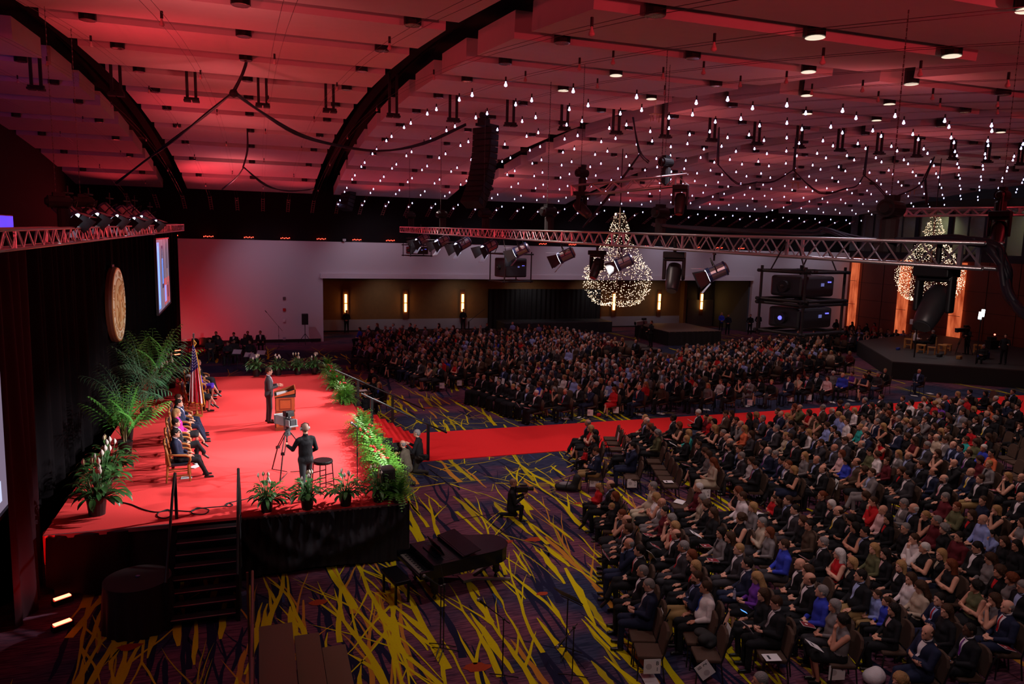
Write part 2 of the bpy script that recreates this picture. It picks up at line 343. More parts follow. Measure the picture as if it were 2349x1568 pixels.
# light columns on the right wall and corner
cm = mat('glowing_copper', (.2, .05, .02), .6); ns, ls, bs = nodes_of(cm)
tc = ns.new('ShaderNodeTexCoord'); mp = ns.new('ShaderNodeMapping'); mp.inputs['Scale'].default_value = (1, 3, .5); nn = ns.new('ShaderNodeTexNoise'); nn.inputs['Scale'].default_value = 1.4; nn.inputs['Detail'].default_value = 5
rr = ns.new('ShaderNodeValToRGB'); rr.color_ramp.elements[0].position = .3; rr.color_ramp.elements[0].color = (.30, .030, .008, 1); rr.color_ramp.elements[1].position = .75; rr.color_ramp.elements[1].color = (.95, .20, .07, 1)
ls.new(tc.outputs['Object'], mp.inputs[0]); ls.new(mp.outputs[0], nn.inputs[0]); ls.new(nn.outputs[0], rr.inputs[0]); ls.new(rr.outputs[0], bs.inputs['Emission Color']); bs.inputs['Emission Strength'].default_value = .85
for i, (y, w, lab) in enumerate(((52.7, .75, 'tall glowing copper light column beside the white far wall corner'), (47.3, .95, 'tall glowing copper light column behind the second chandelier'), (42.3, 1.0, 'tall glowing copper light column behind the interview platform'))):
    e = empty('light_column', (50.45, y, .5), 0, lab, 'light column', 'copper light columns on the panelled wall')
    b = MB(); b.box((0, 0, 3.05), (.22, w, 6.1)); b.build('glowing_panel', cm, e)
    b = MB()
    for z in (2.05, 4.1): b.box((-.115, 0, z), (.012, w, .03))
    b.build('seam', M_dark, e)
# ceiling slabs: tilted along the vault, with open gaps between them
RIB = [-14.1, -4.9, 4.3, 13.7, 22.9, 32.1, 41.0, 50.4]
ROWY = [6.2, 10.0, 13.8, 17.5, 21.1, 24.8, 28.5, 32.1, 36.0, 39.9, 44.0, 48.3, 52.65]
GAP = 1.02
for bi in range(len(RIB) - 1):
    xa, xb = RIB[bi] + .70, RIB[bi + 1] - .72
    if bi == 0: xa = -10.5
    for ri, y1 in enumerate(ROWY):
        if bi >= 3 and y1 < 6 + bi * 1.2: continue
        y0 = (ROWY[ri - 1] if ri else y1 - 3.8) + GAP; za, zb = vz(y0), vz(y1); yc = (y0 + y1) / 2; b = MB(); R = Matrix.Rotation(math.atan2(zb - za, y1 - y0), 3, 'X')
        b.box(Vector(((xa + xb) / 2, yc, (za + zb) / 2)) + R @ Vector((0, 0, .27)), (xb - xa, math.hypot(y1 - y0, zb - za), .54), R=R); struct(b.build('ceiling', M_ceil))
b = MB()
for j in range(26):
    ya, yb = 2 + j * 2, 4 + j * 2; b.quad((-10.6, ya, vz(ya) + 1.6), (-10.6, yb, vz(yb) + 1.6), (50.6, yb, vz(yb) + 1.6), (50.6, ya, vz(ya) + 1.6))
struct(b.build('ceiling_deck', M_deck))
# arched ribs
for i, x in enumerate(RIB[1:-1]):
    b = MB(); pts = [(x, y, vz(y) + .52) for y in np.arange(3, 53.7, 1.5)]
    for a, c in zip(pts[:-1], pts[1:]):
        M = frame(a, Vector(c) - Vector(a)); b.M = M; L = (Vector(c) - Vector(a)).length
        b.box((L / 2, 0, .10), (L + .05, .34, .12)); b.box((L / 2, 0, .95), (L + .05, .5, .12)); b.box((L / 2, 0, .5), (L + .05, .05, .9)); b.box((L / 2, .5, .62), (L + .05, .04, .7)); b.box((L / 2, -.5, .62), (L + .05, .04, .7))
    b.M = Matrix(); struct(b.build('ceiling_rib', mat('rib_black', (.003, .003, .003), .9, spec=.05)))
# downlights in the slab gaps
dl = MB(); dl.lathe([(.17, .05), (.17, .42)], 14); dl_me = dl.mesh('downlight_housing', M_black)
dr = MB(); dr.lathe([(.165, .035), (.14, .03), (.13, .06)], 14); dr_on = dr.mesh('lens', mat('downlight_glow', (.5, .45, .4), .3, emis=(1, .86, .66), es=.9)); 
dr_off = MB().lathe([(.165, .035), (.14, .03), (.13, .06)], 14).mesh('lens', mat('downlight_unlit', (.30, .22, .22), .25, .6))
def hall_zone(x, y):
    return ('far' if y > 40 else 'middle' if y > 22 else 'near') 
nd = 0
bays = ['over the stage side aisle', 'over the stage', 'over the stage front', 'over the front seating', 'over the middle seating', 'over the back seating', 'by the panelled wall']
nth = ['first', 'second', 'third', 'fourth', 'fifth', 'sixth', 'seventh', 'eighth', 'ninth', 'tenth', 'eleventh', 'twelfth', 'thirteenth', 'fourteenth', 'fifteenth', 'sixteenth', 'seventeenth', 'eighteenth', 'nineteenth', 'twentieth']
rows_in = 0
for ri, y1 in enumerate(ROWY[:-1]):
    yy = y1 + GAP - .24; z = vz(yy) - .06; lastb = -1
    for i, x in enumerate(np.arange(-9.4, 50, 3.07)):
        px, py = proj((x, yy, z))
        if not (-20 < px < 2370 and -20 < py < 560): continue
        if any(abs(x - r) < .9 for r in RIB): continue
        lit = (x > 6 and yy < 22.5 and (i + ri * 2) % 3 != 1)
        e = empty('ceiling_downlight', (x, yy, z), 0, '%s downlight in the %s ceiling gap from the far wall, %s from the stage side' % ('glowing' if lit else 'unlit', nth[11 - ri] if ri < 12 else 'last', nth[i]), 'ceiling light', 'downlights between the ceiling panels')
        h = bpy.data.objects.new('housing', dl_me); link(h, e); l = bpy.data.objects.new('lens', dr_on if lit else dr_off); link(l, e)
# hangers along one gap of the ceiling
hb = MB()
for dx in (-.12, .12): hb.box((dx, 0, -.35), (.08, .07, 1.35)); hb.box((dx, -.04, -1.05), (.20, .26, .06))
hb.box((0, -.03, -.98), (.42, .10, .07)); h_me = hb.mesh('track_hanger', M_dark)
yy = ROWY[5] + .45
for i, x in enumerate(np.arange(-10, 49.6, 2.05)):
    o = bpy.data.objects.new('track_hanger', h_me); link(o); o.location = (x, yy, vz(yy) + .25)
    tag(o, 'black twin rod hanger under the ceiling, %s from the stage side' % (nth[i] if i < 20 else 'twenty %s' % nth[i - 20]), 'ceiling hanger', 'twin rod hangers along one ceiling gap')
# bulb cables and bulbs
M_cable = mat('cable', (.05, .035, .035), .6)
bulb_on = MB(); bulb_on.lathe([(.010, .02), (.02, -.02), (.036, -.055), (.034, -.075), (.012, -.09)], 10, m=0); bulb_on.cyl((0, 0, .02), (0, 0, .12), .02, n=6, m=1)
M_bulb = mat('bulb_glow', (.9, .9, 1), .4, emis=(.50, .50, 1), es=9, nomis=True)
me_on = bulb_on.mesh('pendant_bulb', [M_bulb, M_black]); me_off = bulb_on.mesh('pendant_bulb', [mat('bulb_unlit', (.5, .3, .3), .2), M_black])
BUL = []; ci = 0
for ci, x in enumerate(np.arange(-7.65, 49.5, 1.61)):
    b = MB()
    for dx in (-.07, .07):
        b.tube([(x + dx, y, vz(y) - .72) for y in np.arange(4, 53.4, 2.6)] + [(x + dx, 53.5, 9.1)], .0035, 3)
        b.tube([(x + dx * 1.3, 53.55, 9.0), (x + dx * 1.3, 51.6, 9.78)], .012, 4, 1)
    for k in range(6): b.box((x, 53.4 - k * .33, 9.06 + k * .132), (.20, .02, .02), 1)
    o = b.build('bulb_cable', [M_cable, mat('red_lit_ladder', (.5, .2, .2), .5)]); tag(o, 'thin twin ceiling cable carrying bulbs, %s from the stage side' % (nth[ci] if ci < 20 else 'twenty %s' % nth[ci - 20]), 'cable', 'bulb cables across the hall')  # reddish ladder metal: the red lighting is put into its colour
    for j in range(13):
        for q, dy in enumerate((0, 1.28)):
            y = 52.0 - 4.0 * j - dy
            if y < 8: continue
            px, py = proj((x, y, vz(y) - .8))
            if not (-5 < px < 2355 and -5 < py < 600): continue
            if x < 4.5 and (j + ci) % 2: continue
            if x < 4.5 and q: continue
            lit = x > 4.5 and not (x < 9 and y < 15) 
            if y < 12.5 and x < 17: lit = False
            BUL.append((depth((x, y, vz(y))), x, y, lit, ci, j, q))
BUL.sort(); rest = MB()
for i, (d, x, y, lit, ci_, j, q) in enumerate(BUL):
    z = vz(y) - .74
    if i < 298:
        o = bpy.data.objects.new('pendant_bulb', me_on if lit else me_off); link(o); o.location = (x, y, z)
        tag(o, '%s pendant bulb, %s on the %s cable from the stage side' % ('glowing white' if lit else 'unlit', nth[min(19, j * 2 + q)] if j * 2 + q < 20 else 'twenty %s' % nth[j * 2 + q - 20], nth[ci_] if ci_ < 20 else 'twenty %s' % nth[ci_ - 20]), 'light bulb', 'pendant bulbs on the ceiling cables')
    else: rest.M = Matrix.Translation((x, y, z)); rest.lathe([(.010, .02), (.038, -.05), (.012, -.09)], 7, m=0 if lit else 1)
if rest.v:
    rest.M = Matrix(); o = rest.build('pendant_bulbs', [M_bulb, MATS['bulb_unlit']]); tag(o, 'farthest small white glowing bulbs scattered under the back of the ceiling', 'light bulb', kind='stuff')
# LED fixtures on top of the far wall
M_led = mat('red_led', (.3, .01, .01), .4, emis=(1, .04, .02), es=9, nomis=True)
for i, px in enumerate((396, 478, 571, 655, 738, 820, 897, 1248, 1316, 1488, 1601, 1654, 1704)):
    p = PY(px, 548 + (px - 396) * .0263, 53.4); e = empty('led_uplight', (p.x, 53.72, 7.06), 0, 'small red LED uplight sitting on top of the far wall, %s from the stage end' % nth[i], 'uplight', 'red uplights on the far wall')
    b = MB(); b.box((0, 0, .06), (.7, .16, .12)); b.build('housing', M_black, e)
    b = MB()
    for k in range(6): b.sphere((-.28 + k * .11, -.06, .16 + .03 * (k % 2)), .035, 6)
    b.build('lamp', M_led, e)
# red floor uplights
for i, (px, py, lab) in enumerate(((143, 1370, 'red glowing floor uplight at the curtain foot, the one nearer the stage'), (143, 1428, 'red glowing floor uplight at the curtain foot, the one nearer the camera'), (408, 808, 'upper red floor uplight glowing in the dark corner beyond the stage'), (407, 817, 'lower red floor uplight glowing in the dark corner beyond the stage'))):
    p = P(px, py, .12 if i < 2 else .5); p.z = .0; e = empty('floor_uplight', p, .6, lab, 'uplight', 'red floor uplights')
    b = MB(); b.box((0, 0, .06 if i < 2 else .3), (.36, .14, .12 if i < 2 else .6)); b.build('housing', M_black, e)
    b = MB()
    b.box((0, 0, .135 if i < 2 else .62), (.30, .10, .02)); b.build('lamp', mat('red_lamp_hot', (1, .2, .1), .4, emis=(1, .06, .03), es=18, nomis=True), e)
# sconces in the recess
M_sc = mat('sconce_glow', (1, .5, .2), .5, emis=(1, .42, .10), es=9.0)
for i, (px, lab) in enumerate(((793, 'lit wall sconce behind the leftmost standing guard'), (930, 'lit wall sconce between the two standing guards'), (1061, 'lit wall sconce above the second standing guard'), (1182, 'lit wall sconce, first one seen through the black drape'), (1298, 'lit wall sconce, second one seen through the black drape'), (1408, 'lit wall sconce under the large chandelier'), (1512, 'lit wall sconce right of the large chandelier'), (1609, 'lit wall sconce nearest the doors'))):
    p = PY(px, 690, 58.78); e = empty('wall_sconce', (p.x, 58.8, 1.05), 0, lab, 'wall lamp', 'sconces in the brown recess')
    b = MB(); b.box((0, 0, 1.1), (.42 if i not in (3, 4) else .3, .06, 2.4)); b.build('backplate', mat('sconce_wood', (.10, .035, .012), .5), e)
    w = .17 if i not in (3, 4) else .08
    for z in (.78, 1.52):
        b = MB(); b.box((0, -.09, z + .05), (w, .10, .66)); b.build('lamp_shade', M_sc, e)
# black drape inside the recess
dr_ = MB(); xa, xb = PY(1116, 700, 58.3).x, PY(1372, 700, 58.3).x
def drp(u, v):
    return (xa + (xb - xa) * u, 57.9 + .07 * math.sin(u * 150), 3.45 * v)
dr_.grid(drp, 240, 2); o = dr_.build('pipe_and_drape', M_dark, smooth=True); tag(o, 'long black drape wall standing in the brown recess', 'drape')
wallbox('door_1', (37.3, 58.78, 0), (40.0, 58.9, 2.4), mat('door_grey', (.12, .14, .14), .5))
e = empty('exit_sign', (PY(1686, 662, 58.5).x, 58.6, PY(1686, 662, 58.5).z), 0, 'small red lit exit sign above the grey doors', 'exit sign')
b = MB(); b.cyl((0, 0, .1), (0, 0, 4.45 - e.location.z), .02); b.build('rod', M_black, e); b = MB(); b.box((0, 0, 0), (.5, .06, .26)); b.build('housing', mat('exit_red', (.5, .02, .02), .5, emis=(1, .03, .03), es=.8), e)
t = text_mesh('EXIT', .2, mat('exit_letters', (1, .3, .3), .5, emis=(1, .35, .3), es=3), 'lettering', .004, e); t.rotation_euler = (PI / 2, 0, 0); t.location = (0, -.035, 0)
for px, py, lab, c in ((652, 710, 'small red fire alarm box on the white wall', (.5, .02, .02)), (652, 735, 'small white thermostat on the white wall below the alarm', (.7, .7, .7)), (652, 776, 'small white socket plate low on the white wall', (.4, .4, .5)), (652, 684, 'small dark clock socket high on the white wall', (.1, .1, .1))):
    p = PY(px, py, 53.56); b = MB(); b.box((0, 0, 0), (.18, .06, .2)); b.box((0, -.035, 0), (.1, .02, .11)); o = b.build('wall_box', mat('wb%d' % py, c, .5), loc=p); tag(o, lab, 'wall fitting')
for px, lab in ((790, 'small white camera bracket on top of the far wall'),):
    p = PY(px, 552, 53.4); b = MB(); b.box((0, 0, .06), (.22, .2, .16)); b.cyl((0, 0, -.1), (0, 0, .0), .03); o = b.build('wall_camera', mat('cam_white', (.5, .5, .5)), loc=(p.x, 53.45, 7.14)); tag(o, lab, 'camera')
p = PX_(10, 508, -7.5); b = MB(); b.box((0, 0, 0), (.06, 1.6, .42)); b.box((.035, 0, 0), (.01, 1.5, .36), 1); o = b.build('blue_screen', [M_black, mat('blue_screen_glow', (.05, .05, .6), .5, emis=(.07, .05, 1), es=1.3)], loc=p); tag(o, 'small deep blue glowing screen behind the curtain truss at the left edge', 'screen')
# ================================================================== curtains
cu_m = mat('black_velvet', (.004, .003, .004), 1.0, spec=.05)
b = MB()
def crt(u, v):
    y = 8 + 44.5 * u; return (-4.98 + .075 * math.sin(y * 9.5) + .05 * math.sin(y * 4.1 + 1) , y, 7.45 * v + .02)
b.grid(crt, 900, 3); o = b.build('stage_curtain', cu_m, smooth=True); tag(o, 'tall black pleated curtain hanging along the back of the stage', 'curtain')
b = MB()
def crt2(u, v):
    y = 15.45 + 1.9 * u; return (-4.46 + .06 * math.sin(y * 11) + (1 - v) * .10 * math.sin(y * 3.2), y, 7.4 * v + .02)
b.grid(crt2, 70, 6); o = b.build('stage_curtain', mat('red_lit_velvet', (.022, .006, .010), .9, spec=.1), smooth=True); tag(o, 'narrow curtain fold in front of the black curtain, lit red from the floor', 'curtain')  # red floor glow is put into the velvet colour
b = MB()
def crt3(u, v): 
    y = 51.0 + 1.6 * u; return (-5.25 + .06 * math.sin(y * 12), y, 7.1 * v + .02)
b.grid(crt3, 40, 2); o = b.build('stage_curtain', MATS['red_lit_velvet'], smooth=True); tag(o, 'narrow far curtain edge lit red beside the white wall', 'curtain')
# big seal on the curtain
e = empty('round_seal', (-4.82, 29.05, 4.95), 0, 'large round gold and cream state seal hanging on the black curtain', 'seal')
M_gold = mat('seal_gold', (.58, .30, .10), .45, .2); M_cream = mat('seal_cream', (.88, .80, .62), .6); M_rim = mat('seal_rim', (.10, .028, .012), .6)
Rx = Matrix.Rotation(PI / 2, 4, 'Y')
b = MB(); b.M = Rx; b.lathe([(1.31, -.06), (1.33, .05), (1.31, .14)], 56); b.build('rim', M_rim, e, smooth=False)
b = MB(); b.M = Rx; b.lathe([(1.29, .14), (1.29, .165), (1.24, .17)], 56, m=1); b.lathe([(1.235, .165), (1.235, .172)], 56, m=0); b.lathe([(.93, .172), (.92, .185), (.89, .185), (.88, .174)], 56, m=1); b.lathe([(.87, .174), (.87, .178)], 48, m=2); b.build('face', [M_cream, M_gold, mat('seal_pale', (.74, .55, .30), .6)], e)
ring = 'THE GREAT SEAL OF THE STATE OF IOWA  *  '
for i, ch in enumerate(ring):
    if ch == ' ': continue
    a = PI / 2 - 2 * PI * (i + .5) / len(ring) ; t = text_mesh(ch, .26, M_gold, 'lettering', .004, e)
    t.matrix_local = Matrix.Translation((.178, math.cos(a) * 1.07, math.sin(a) * 1.07)) @ Matrix(((0, 0, 1, 0), (1, 0, 0, 0), (0, 1, 0, 0), (0, 0, 0, 1))) @ Matrix.Rotation(a - PI / 2, 4, 'Z')
b = MB(); R3 = random.Random(3)
b.M = Matrix.Translation((.182, 0, 0))
b.cyl((0, -.02, -.55), (0, .03, .45), .05, .035, 6); b.box((0, .05, .52), (.03, .34, .16), 0, R=Matrix.Rotation(.4, 3, 'X'))        # standing figure with flag pole
b.cyl((0, -.02, .18), (0, -.02, .34), .07, .05, 8); b.box((0, 0, -.1), (.03, .16, .5)); b.box((0, -.08, -.42), (.03, .08, .36)); b.box((0, .06, -.42), (.03, .08, .36))
for k in range(26):
    a = R3.uniform(0, 2 * PI); r = R3.uniform(.35, .78); b.box((0, math.cos(a) * r, math.sin(a) * r), (.02, R3.uniform(.06, .22), R3.uniform(.04, .14)), 0, R=Matrix.Rotation(R3.uniform(-1, 1), 3, 'X'))
b.M = Matrix(); b.build('relief', M_gold, e)
b = MB(); b.box((0, 0, 1.34), (.06, .4, .12)); b.cyl((0, .12, 1.3), (0, .12, 2.6), .012); b.cyl((0, -.12, 1.3), (0, -.12, 2.6), .012); b.build('hanging_wire', M_black, e)
# projection screens
def screen(a, c, h, z0, lab, pic):
    a = Vector(a); c = Vector(c); d = (c - a).normalized(); n = Vector((-d.y, d.x, 0)) * -1; L = (c - a).length
    e = empty('projection_screen', (a.x, a.y, z0), math.atan2(d.y, d.x), lab, 'screen', 'projection screens beside the stage curtain')
    b = MB(); b.box((L / 2, .03, h / 2), (L, .05, h)); 
    for x in (0, L): b.box((x, 0, h / 2), (.07, .12, h + .07))
    for z in (0, h): b.box((L / 2, 0, z), (L, .12, .07))
    b.build('frame', mat('screen_frame', (.03, .02, .03), .5), e)
    b = MB(); b.quad((.04, -.01, .04), (L - .04, -.01, .04), (L - .04, -.01, h - .04), (.04, -.01, h - .04), 0)
    for (x0, x1, z0_, z1, m) in pic: b.box(((x0 + x1) / 2 * L, -.014, (z0_ + z1) / 2 * h), ((x1 - x0) * L, .004, (z1 - z0_) * h), m)
    b.build('picture', [mat('screen_dim', (.1, .09, .12), .6, emis=(.20, .15, .22), es=1.0), mat('screen_blue', (.1, .2, .6), .5, emis=(.12, .28, .95), es=1.6), mat('screen_dark', (.03, .03, .05), .5, emis=(.03, .03, .08), es=1), mat('screen_pale', (.6, .6, .7), .5, emis=(.55, .6, .85), es=1.1), mat('screen_flesh', (.5, .3, .3), .5, emis=(.5, .28, .26), es=1), mat('screen_red', (.4, .05, .05), .5, emis=(.5, .1, .12), es=1)], e)
screen((-4.78, 40.4, 0), (-4.95, 47.6, 0), 3.75, 3.38, 'large hanging screen at the far end of the curtain showing a blue stage picture', [(.10, .24, .05, .95, 1), (.14, .18, .1, .9, 3), (.40, .52, .3, .9, 2), (.42, .50, .36, .72, 1), (.44, .48, .7, .86, 3), (.52, .98, .04, .42, 5), (.56, .70, .08, .32, 1), (.80, .86, .30, .55, 4), (.78, .88, .12, .34, 2)])
screen((-4.55, 9.0, 0), (-4.72, 16.35, 0), 3.9, 2.2, 'large hanging screen cut off at the near end of the curtain', [(.86, .93, .06, .16, 3), (.80, .84, .04, .22, 2), (.3, .6, .1, .9, 2)])
# ================================================================== stage
SX0, SX1, SY0, SY1 = -4.25, 3.22, 16.58, 33.6
poly = [(SX0, SY0), (SX1, SY0), (SX1, 27.6), (2.75, SY1), (-4.4, SY1)]
e = empty('stage', (0, 0, 0), 0, 'large raised stage covered in bright red carpet', 'stage')
b = MB(); b.prism(poly, STZ - .06, STZ); b.build('carpet_top', M_stagecarp, e)
b = MB(); inner = [(SX0 + .1, SY0 + .12), (SX1 - .1, SY0 + .12), (SX1 - .1, 27.6), (2.65, SY1 - .1), (-4.3, SY1 - .1)]; b.prism(inner, .02, STZ - .06); b.build('platform', M_dark, e)
b = MB(); b.box(((SX0 - 1.9) / 2, SY0 - .015, STZ - .05), (abs(SX0 - -1.9) , .03, .09)); b.box((1.35, SY0 - .015, STZ - .05), (3.75, .03, .05)); b.build('edge_trim', mat('stage_edge_grey', (.20, .10, .11), .6), e)
b = MB(); b.grid(lambda u, v: (SX0 - .02 - .03 * math.sin(u * 9), SY0 + .05 + u * 1.0, STZ - .02 - v * (1.1 - .35 * u) ), 14, 4); b.grid(lambda u, v: (SX0 + u * .22, SY0 - .04 - .02 * math.sin(u * 9), STZ - v * (.62 - u * .5)), 6, 4); b.build('carpet_overhang', M_stagecarp, e)
# skirt with gathered top and swags
M_skirt = mat('black_satin', (.014, .012, .017), .7, spec=.25)
b = MB()
def skirt(u, v):
    x = -.56 + 3.80 * u; hem = .02 + .17 * abs(math.sin(u * PI)) * (1 - u) ; z = STZ - .05 - v * (STZ - .05 - hem)
    pl = .030 * math.sin(u * 105 + v * 3) * (1 - .45 * v); sw = 0
    for c_, w_, dp in ((.0, .55, .9), (.12, .75, .7), (.38, .6, .5)):
        t = (u - c_) / w_
        if 0 < t < 1:
            q = v - (.12 + dp * .9 * math.sin(PI * t) ** .8); sw += .09 * math.exp(-(q * 8) ** 2)
    return (x, SY0 - .05 - pl - sw * (1.0) - .14 * v * v * (1 - .5 * u), z)
b.grid(skirt, 260, 40); o = b.build('stage_skirt', M_skirt, smooth=True); tag(o, 'gathered black satin skirt swagging along the near edge of the stage', 'stage skirt')
b = MB(); b.grid(lambda u, v: (SX1 + .04 + .025 * math.sin(u * 90), SY0 + u * 7.3, STZ - .05 - v * 1.33), 200, 3); o = b.build('stage_skirt', M_skirt, smooth=True); tag(o, 'black pleated skirt under the ferns facing the audience', 'stage skirt')
b = MB(); b.grid(lambda u, v: (SX0 + .05 + u * 1.5, SY0 - .05 - .03 * math.sin(u * 16) - .2 * v * (1 - u), STZ - .05 - v * (.95 + .38 * math.sin(u * 1.9))), 40, 8); o = b.build('stage_skirt', mat('brown_black_drape', (.010, .007, .007), .9, spec=.1), smooth=True); tag(o, 'short dark drape hanging from the stage corner by the curtain', 'stage skirt')
b = MB(); b.grid(lambda u, v: (-4.4 + 7.1 * u, SY1 + .03 + .02 * math.sin(u * 150), STZ - .05 - v * 1.33), 200, 2); o = b.build('stage_skirt', M_skirt, smooth=True); tag(o, 'black pleated skirt along the far edge of the stage', 'stage skirt')
# audience steps
e = empty('stage_steps', (SX1, 25.75, 0), 0, 'red carpeted steps leading from the stage down to the aisle', 'steps')
b = MB(); n = 7
for i in range(n): b.box((.02 + (i + .5) * .3, 0, (STZ - (i + 1) * STZ / (n + 1)) / 2), (.3, 3.4, STZ - (i + 1) * STZ / (n + 1)))
b.build('treads', M_redcarp, e)
b = MB()
for i in range(n):
    for s in (-1, 1): b.box((.02 + (i + .5) * .3, s * 1.72, (STZ - (i + 1) * STZ / (n + 1)) / 2), (.3, .04, STZ - (i + 1) * STZ / (n + 1) + .02))
b.build('side_panel', M_dark, e)
def rail(pts, lab, posts, r=.03, name='handrail', m=None, grp=None):
    p0 = Vector(pts[0]); e = empty(name, (p0.x, p0.y, 0), 0, lab, 'handrail', grp)
    b = MB(); b.tube([Vector(p) - Vector((p0.x, p0.y, 0)) for p in pts], r, 8); b.build('rail', m or M_black, e)
    for q in posts:
        b = MB(); b.box((q[0] - p0.x, q[1] - p0.y, (q[2] + q[3]) / 2), (.09, .09, q[3] - q[2])); b.build('post', m or M_black, e)
def rline(Y, x0, z0, x1, z1): return [(x0, Y, z0), (x1, Y, z1)]
rail(rline(24.0, 3.1, 2.45, 6.0, .95), 'near black handrail of the red stage steps', [(3.45, 24.0, 1.2, 2.26), (5.35, 24.0, 0, 1.28)], grp='handrails of the red stage steps')
rail(rline(27.55, 2.6, 2.62, 6.0, .95), 'far black handrail of the red stage steps', [(3.45, 27.55, 1.2, 2.2), (4.75, 27.55, .3, 1.56)], grp='handrails of the red stage steps')
# near side stairs with strips
e = empty('side_stairs', (-1.15, SY0, 0), 0, 'dark stairs with pale edge strips climbing to the near stage edge', 'steps')
b = MB(); b2 = MB(); n = 8
for i in range(n):
    z = STZ - (i + .6) * STZ / (n + .6); y = -.06 - (i + .5) * .235
    b.box((0, y, z - .02), (1.22, .235, .04)); b2.box((0, y - .115, z + .004), (1.18, .02, .012), 0)
    for s in (-1, 1): b.box((s * .6, y, z / 2 + .0), (.03, .235, z))
b.build('treads', M_dark, e); sm = mat('glow_strip', (.42, .20, .22), .5); b2.build('edge_strip', sm, e)
for s, lab in ((-1, 'left draped black rail of the dark side stairs'), (1, 'right draped black rail of the dark side stairs')):
    x = -1.15 + s * .64; p = [(x, SY0 + .25, 2.42), (x, SY0 - .3, 2.15), (x, SY0 - 1.95, .95)]
    e2 = empty('draped_rail', (x, SY0, 0), 0, lab, 'handrail', 'draped rails of the side stairs'); b = MB(); b.tube([Vector(q) - Vector((x, SY0, 0)) for q in p], .028, 8); b.build('rail', M_black, e2)
    for q in (p[0], p[2]): b = MB(); b.box((0, q[1] - SY0, q[2] / 2 + (.7 if q is p[0] else 0)), (.06, .06, q[2] - (1.4 if q is p[0] else 0))); b.build('post', M_black, e2)
    if s == 1:
        b = MB()
        def rd(u, v, p=p):
            y = p[0][1] + (p[2][1] - p[0][1]) * u - SY0; zt = 2.42 - (2.42 - .95) * u; return (.03 + .03 * math.sin(u * 34 + v * 3) * v, y, zt - v * (zt - max(.02, STZ - .05 - 1.3 * u)) )
        b.grid(rd, 60, 8); b.build('drape', M_skirt, e2, smooth=True)
# round table with black cloth
p = P(315, 1325, .95); e = empty('cocktail_table', (p.x, p.y, 0), 0, 'round table under a black floor length cloth beside the side stairs', 'table')
b = MB(); b.cyl((0, 0, 0), (0, 0, .9), .05); b.cyl((0, 0, .9), (0, 0, .93), .56, n=32); b.build('table', M_dark, e)
b = MB(); b.grid(lambda u, v: ((.60 + .05 * v + .025 * v * math.sin(u * 2 * PI * 18)) * math.cos(u * 2 * PI), (.60 + .05 * v + .025 * v * math.sin(u * 2 * PI * 18)) * math.sin(u * 2 * PI), .94 - .93 * v), 144, 6); b.cyl((0, 0, .935), (0, 0, .95), .60, n=48)
o = b.build('tablecloth', mat('black_cloth', (.016, .010, .012), .8), smooth=False, loc=(p.x, p.y, 0)); tag(o, 'black floor length tablecloth on the round table', 'tablecloth')
b = MB(); b.lathe([(.04, 0), (.045, .02), (.03, .025)], 12); o = b.build('ashtray', mat('blue_glass', (.1, .14, .3), .1), loc=(p.x, p.y + .06, .952)); tag(o, 'small blue glass dish on the black round table', 'dish')
# cables on the stage
def cable(pts, lab, r=.012, m=M_dark, z=STZ + .012, sub=4):
    V = [Vector((*P(*q, z)[:2], z)) if len(q) == 2 else Vector(q) for q in pts]; out = []
    for i in range(len(V) - 1):
        a, b_, c, d = V[max(i - 1, 0)], V[i], V[i + 1], V[min(i + 2, len(V) - 1)]
        for k in range(sub):
            t = k / sub; out.append(.5 * ((2 * b_) + (c - a) * t + (2 * a - 5 * b_ + 4 * c - d) * t * t + (3 * b_ - a - 3 * c + d) * t ** 3))
    b = MB(); b.tube(out + [V[-1]], r, 6, 0); o = b.build('cable', m, smooth=True); return tag(o, lab, 'cable')
cable([(262, 1148), (300, 1156), (330, 1168), (362, 1174), (385, 1168), (395, 1178), (380, 1188), (362, 1184), (366, 1174), (395, 1170), (440, 1172), (452, 1164), (478, 1168), (470, 1178), (445, 1178), (440, 1170), (470, 1164), (515, 1160), (525, 1153), (534, 1158), (522, 1161), (520, 1154), (560, 1145), (585, 1138)], 'thin black cable looping over the near part of the red stage')
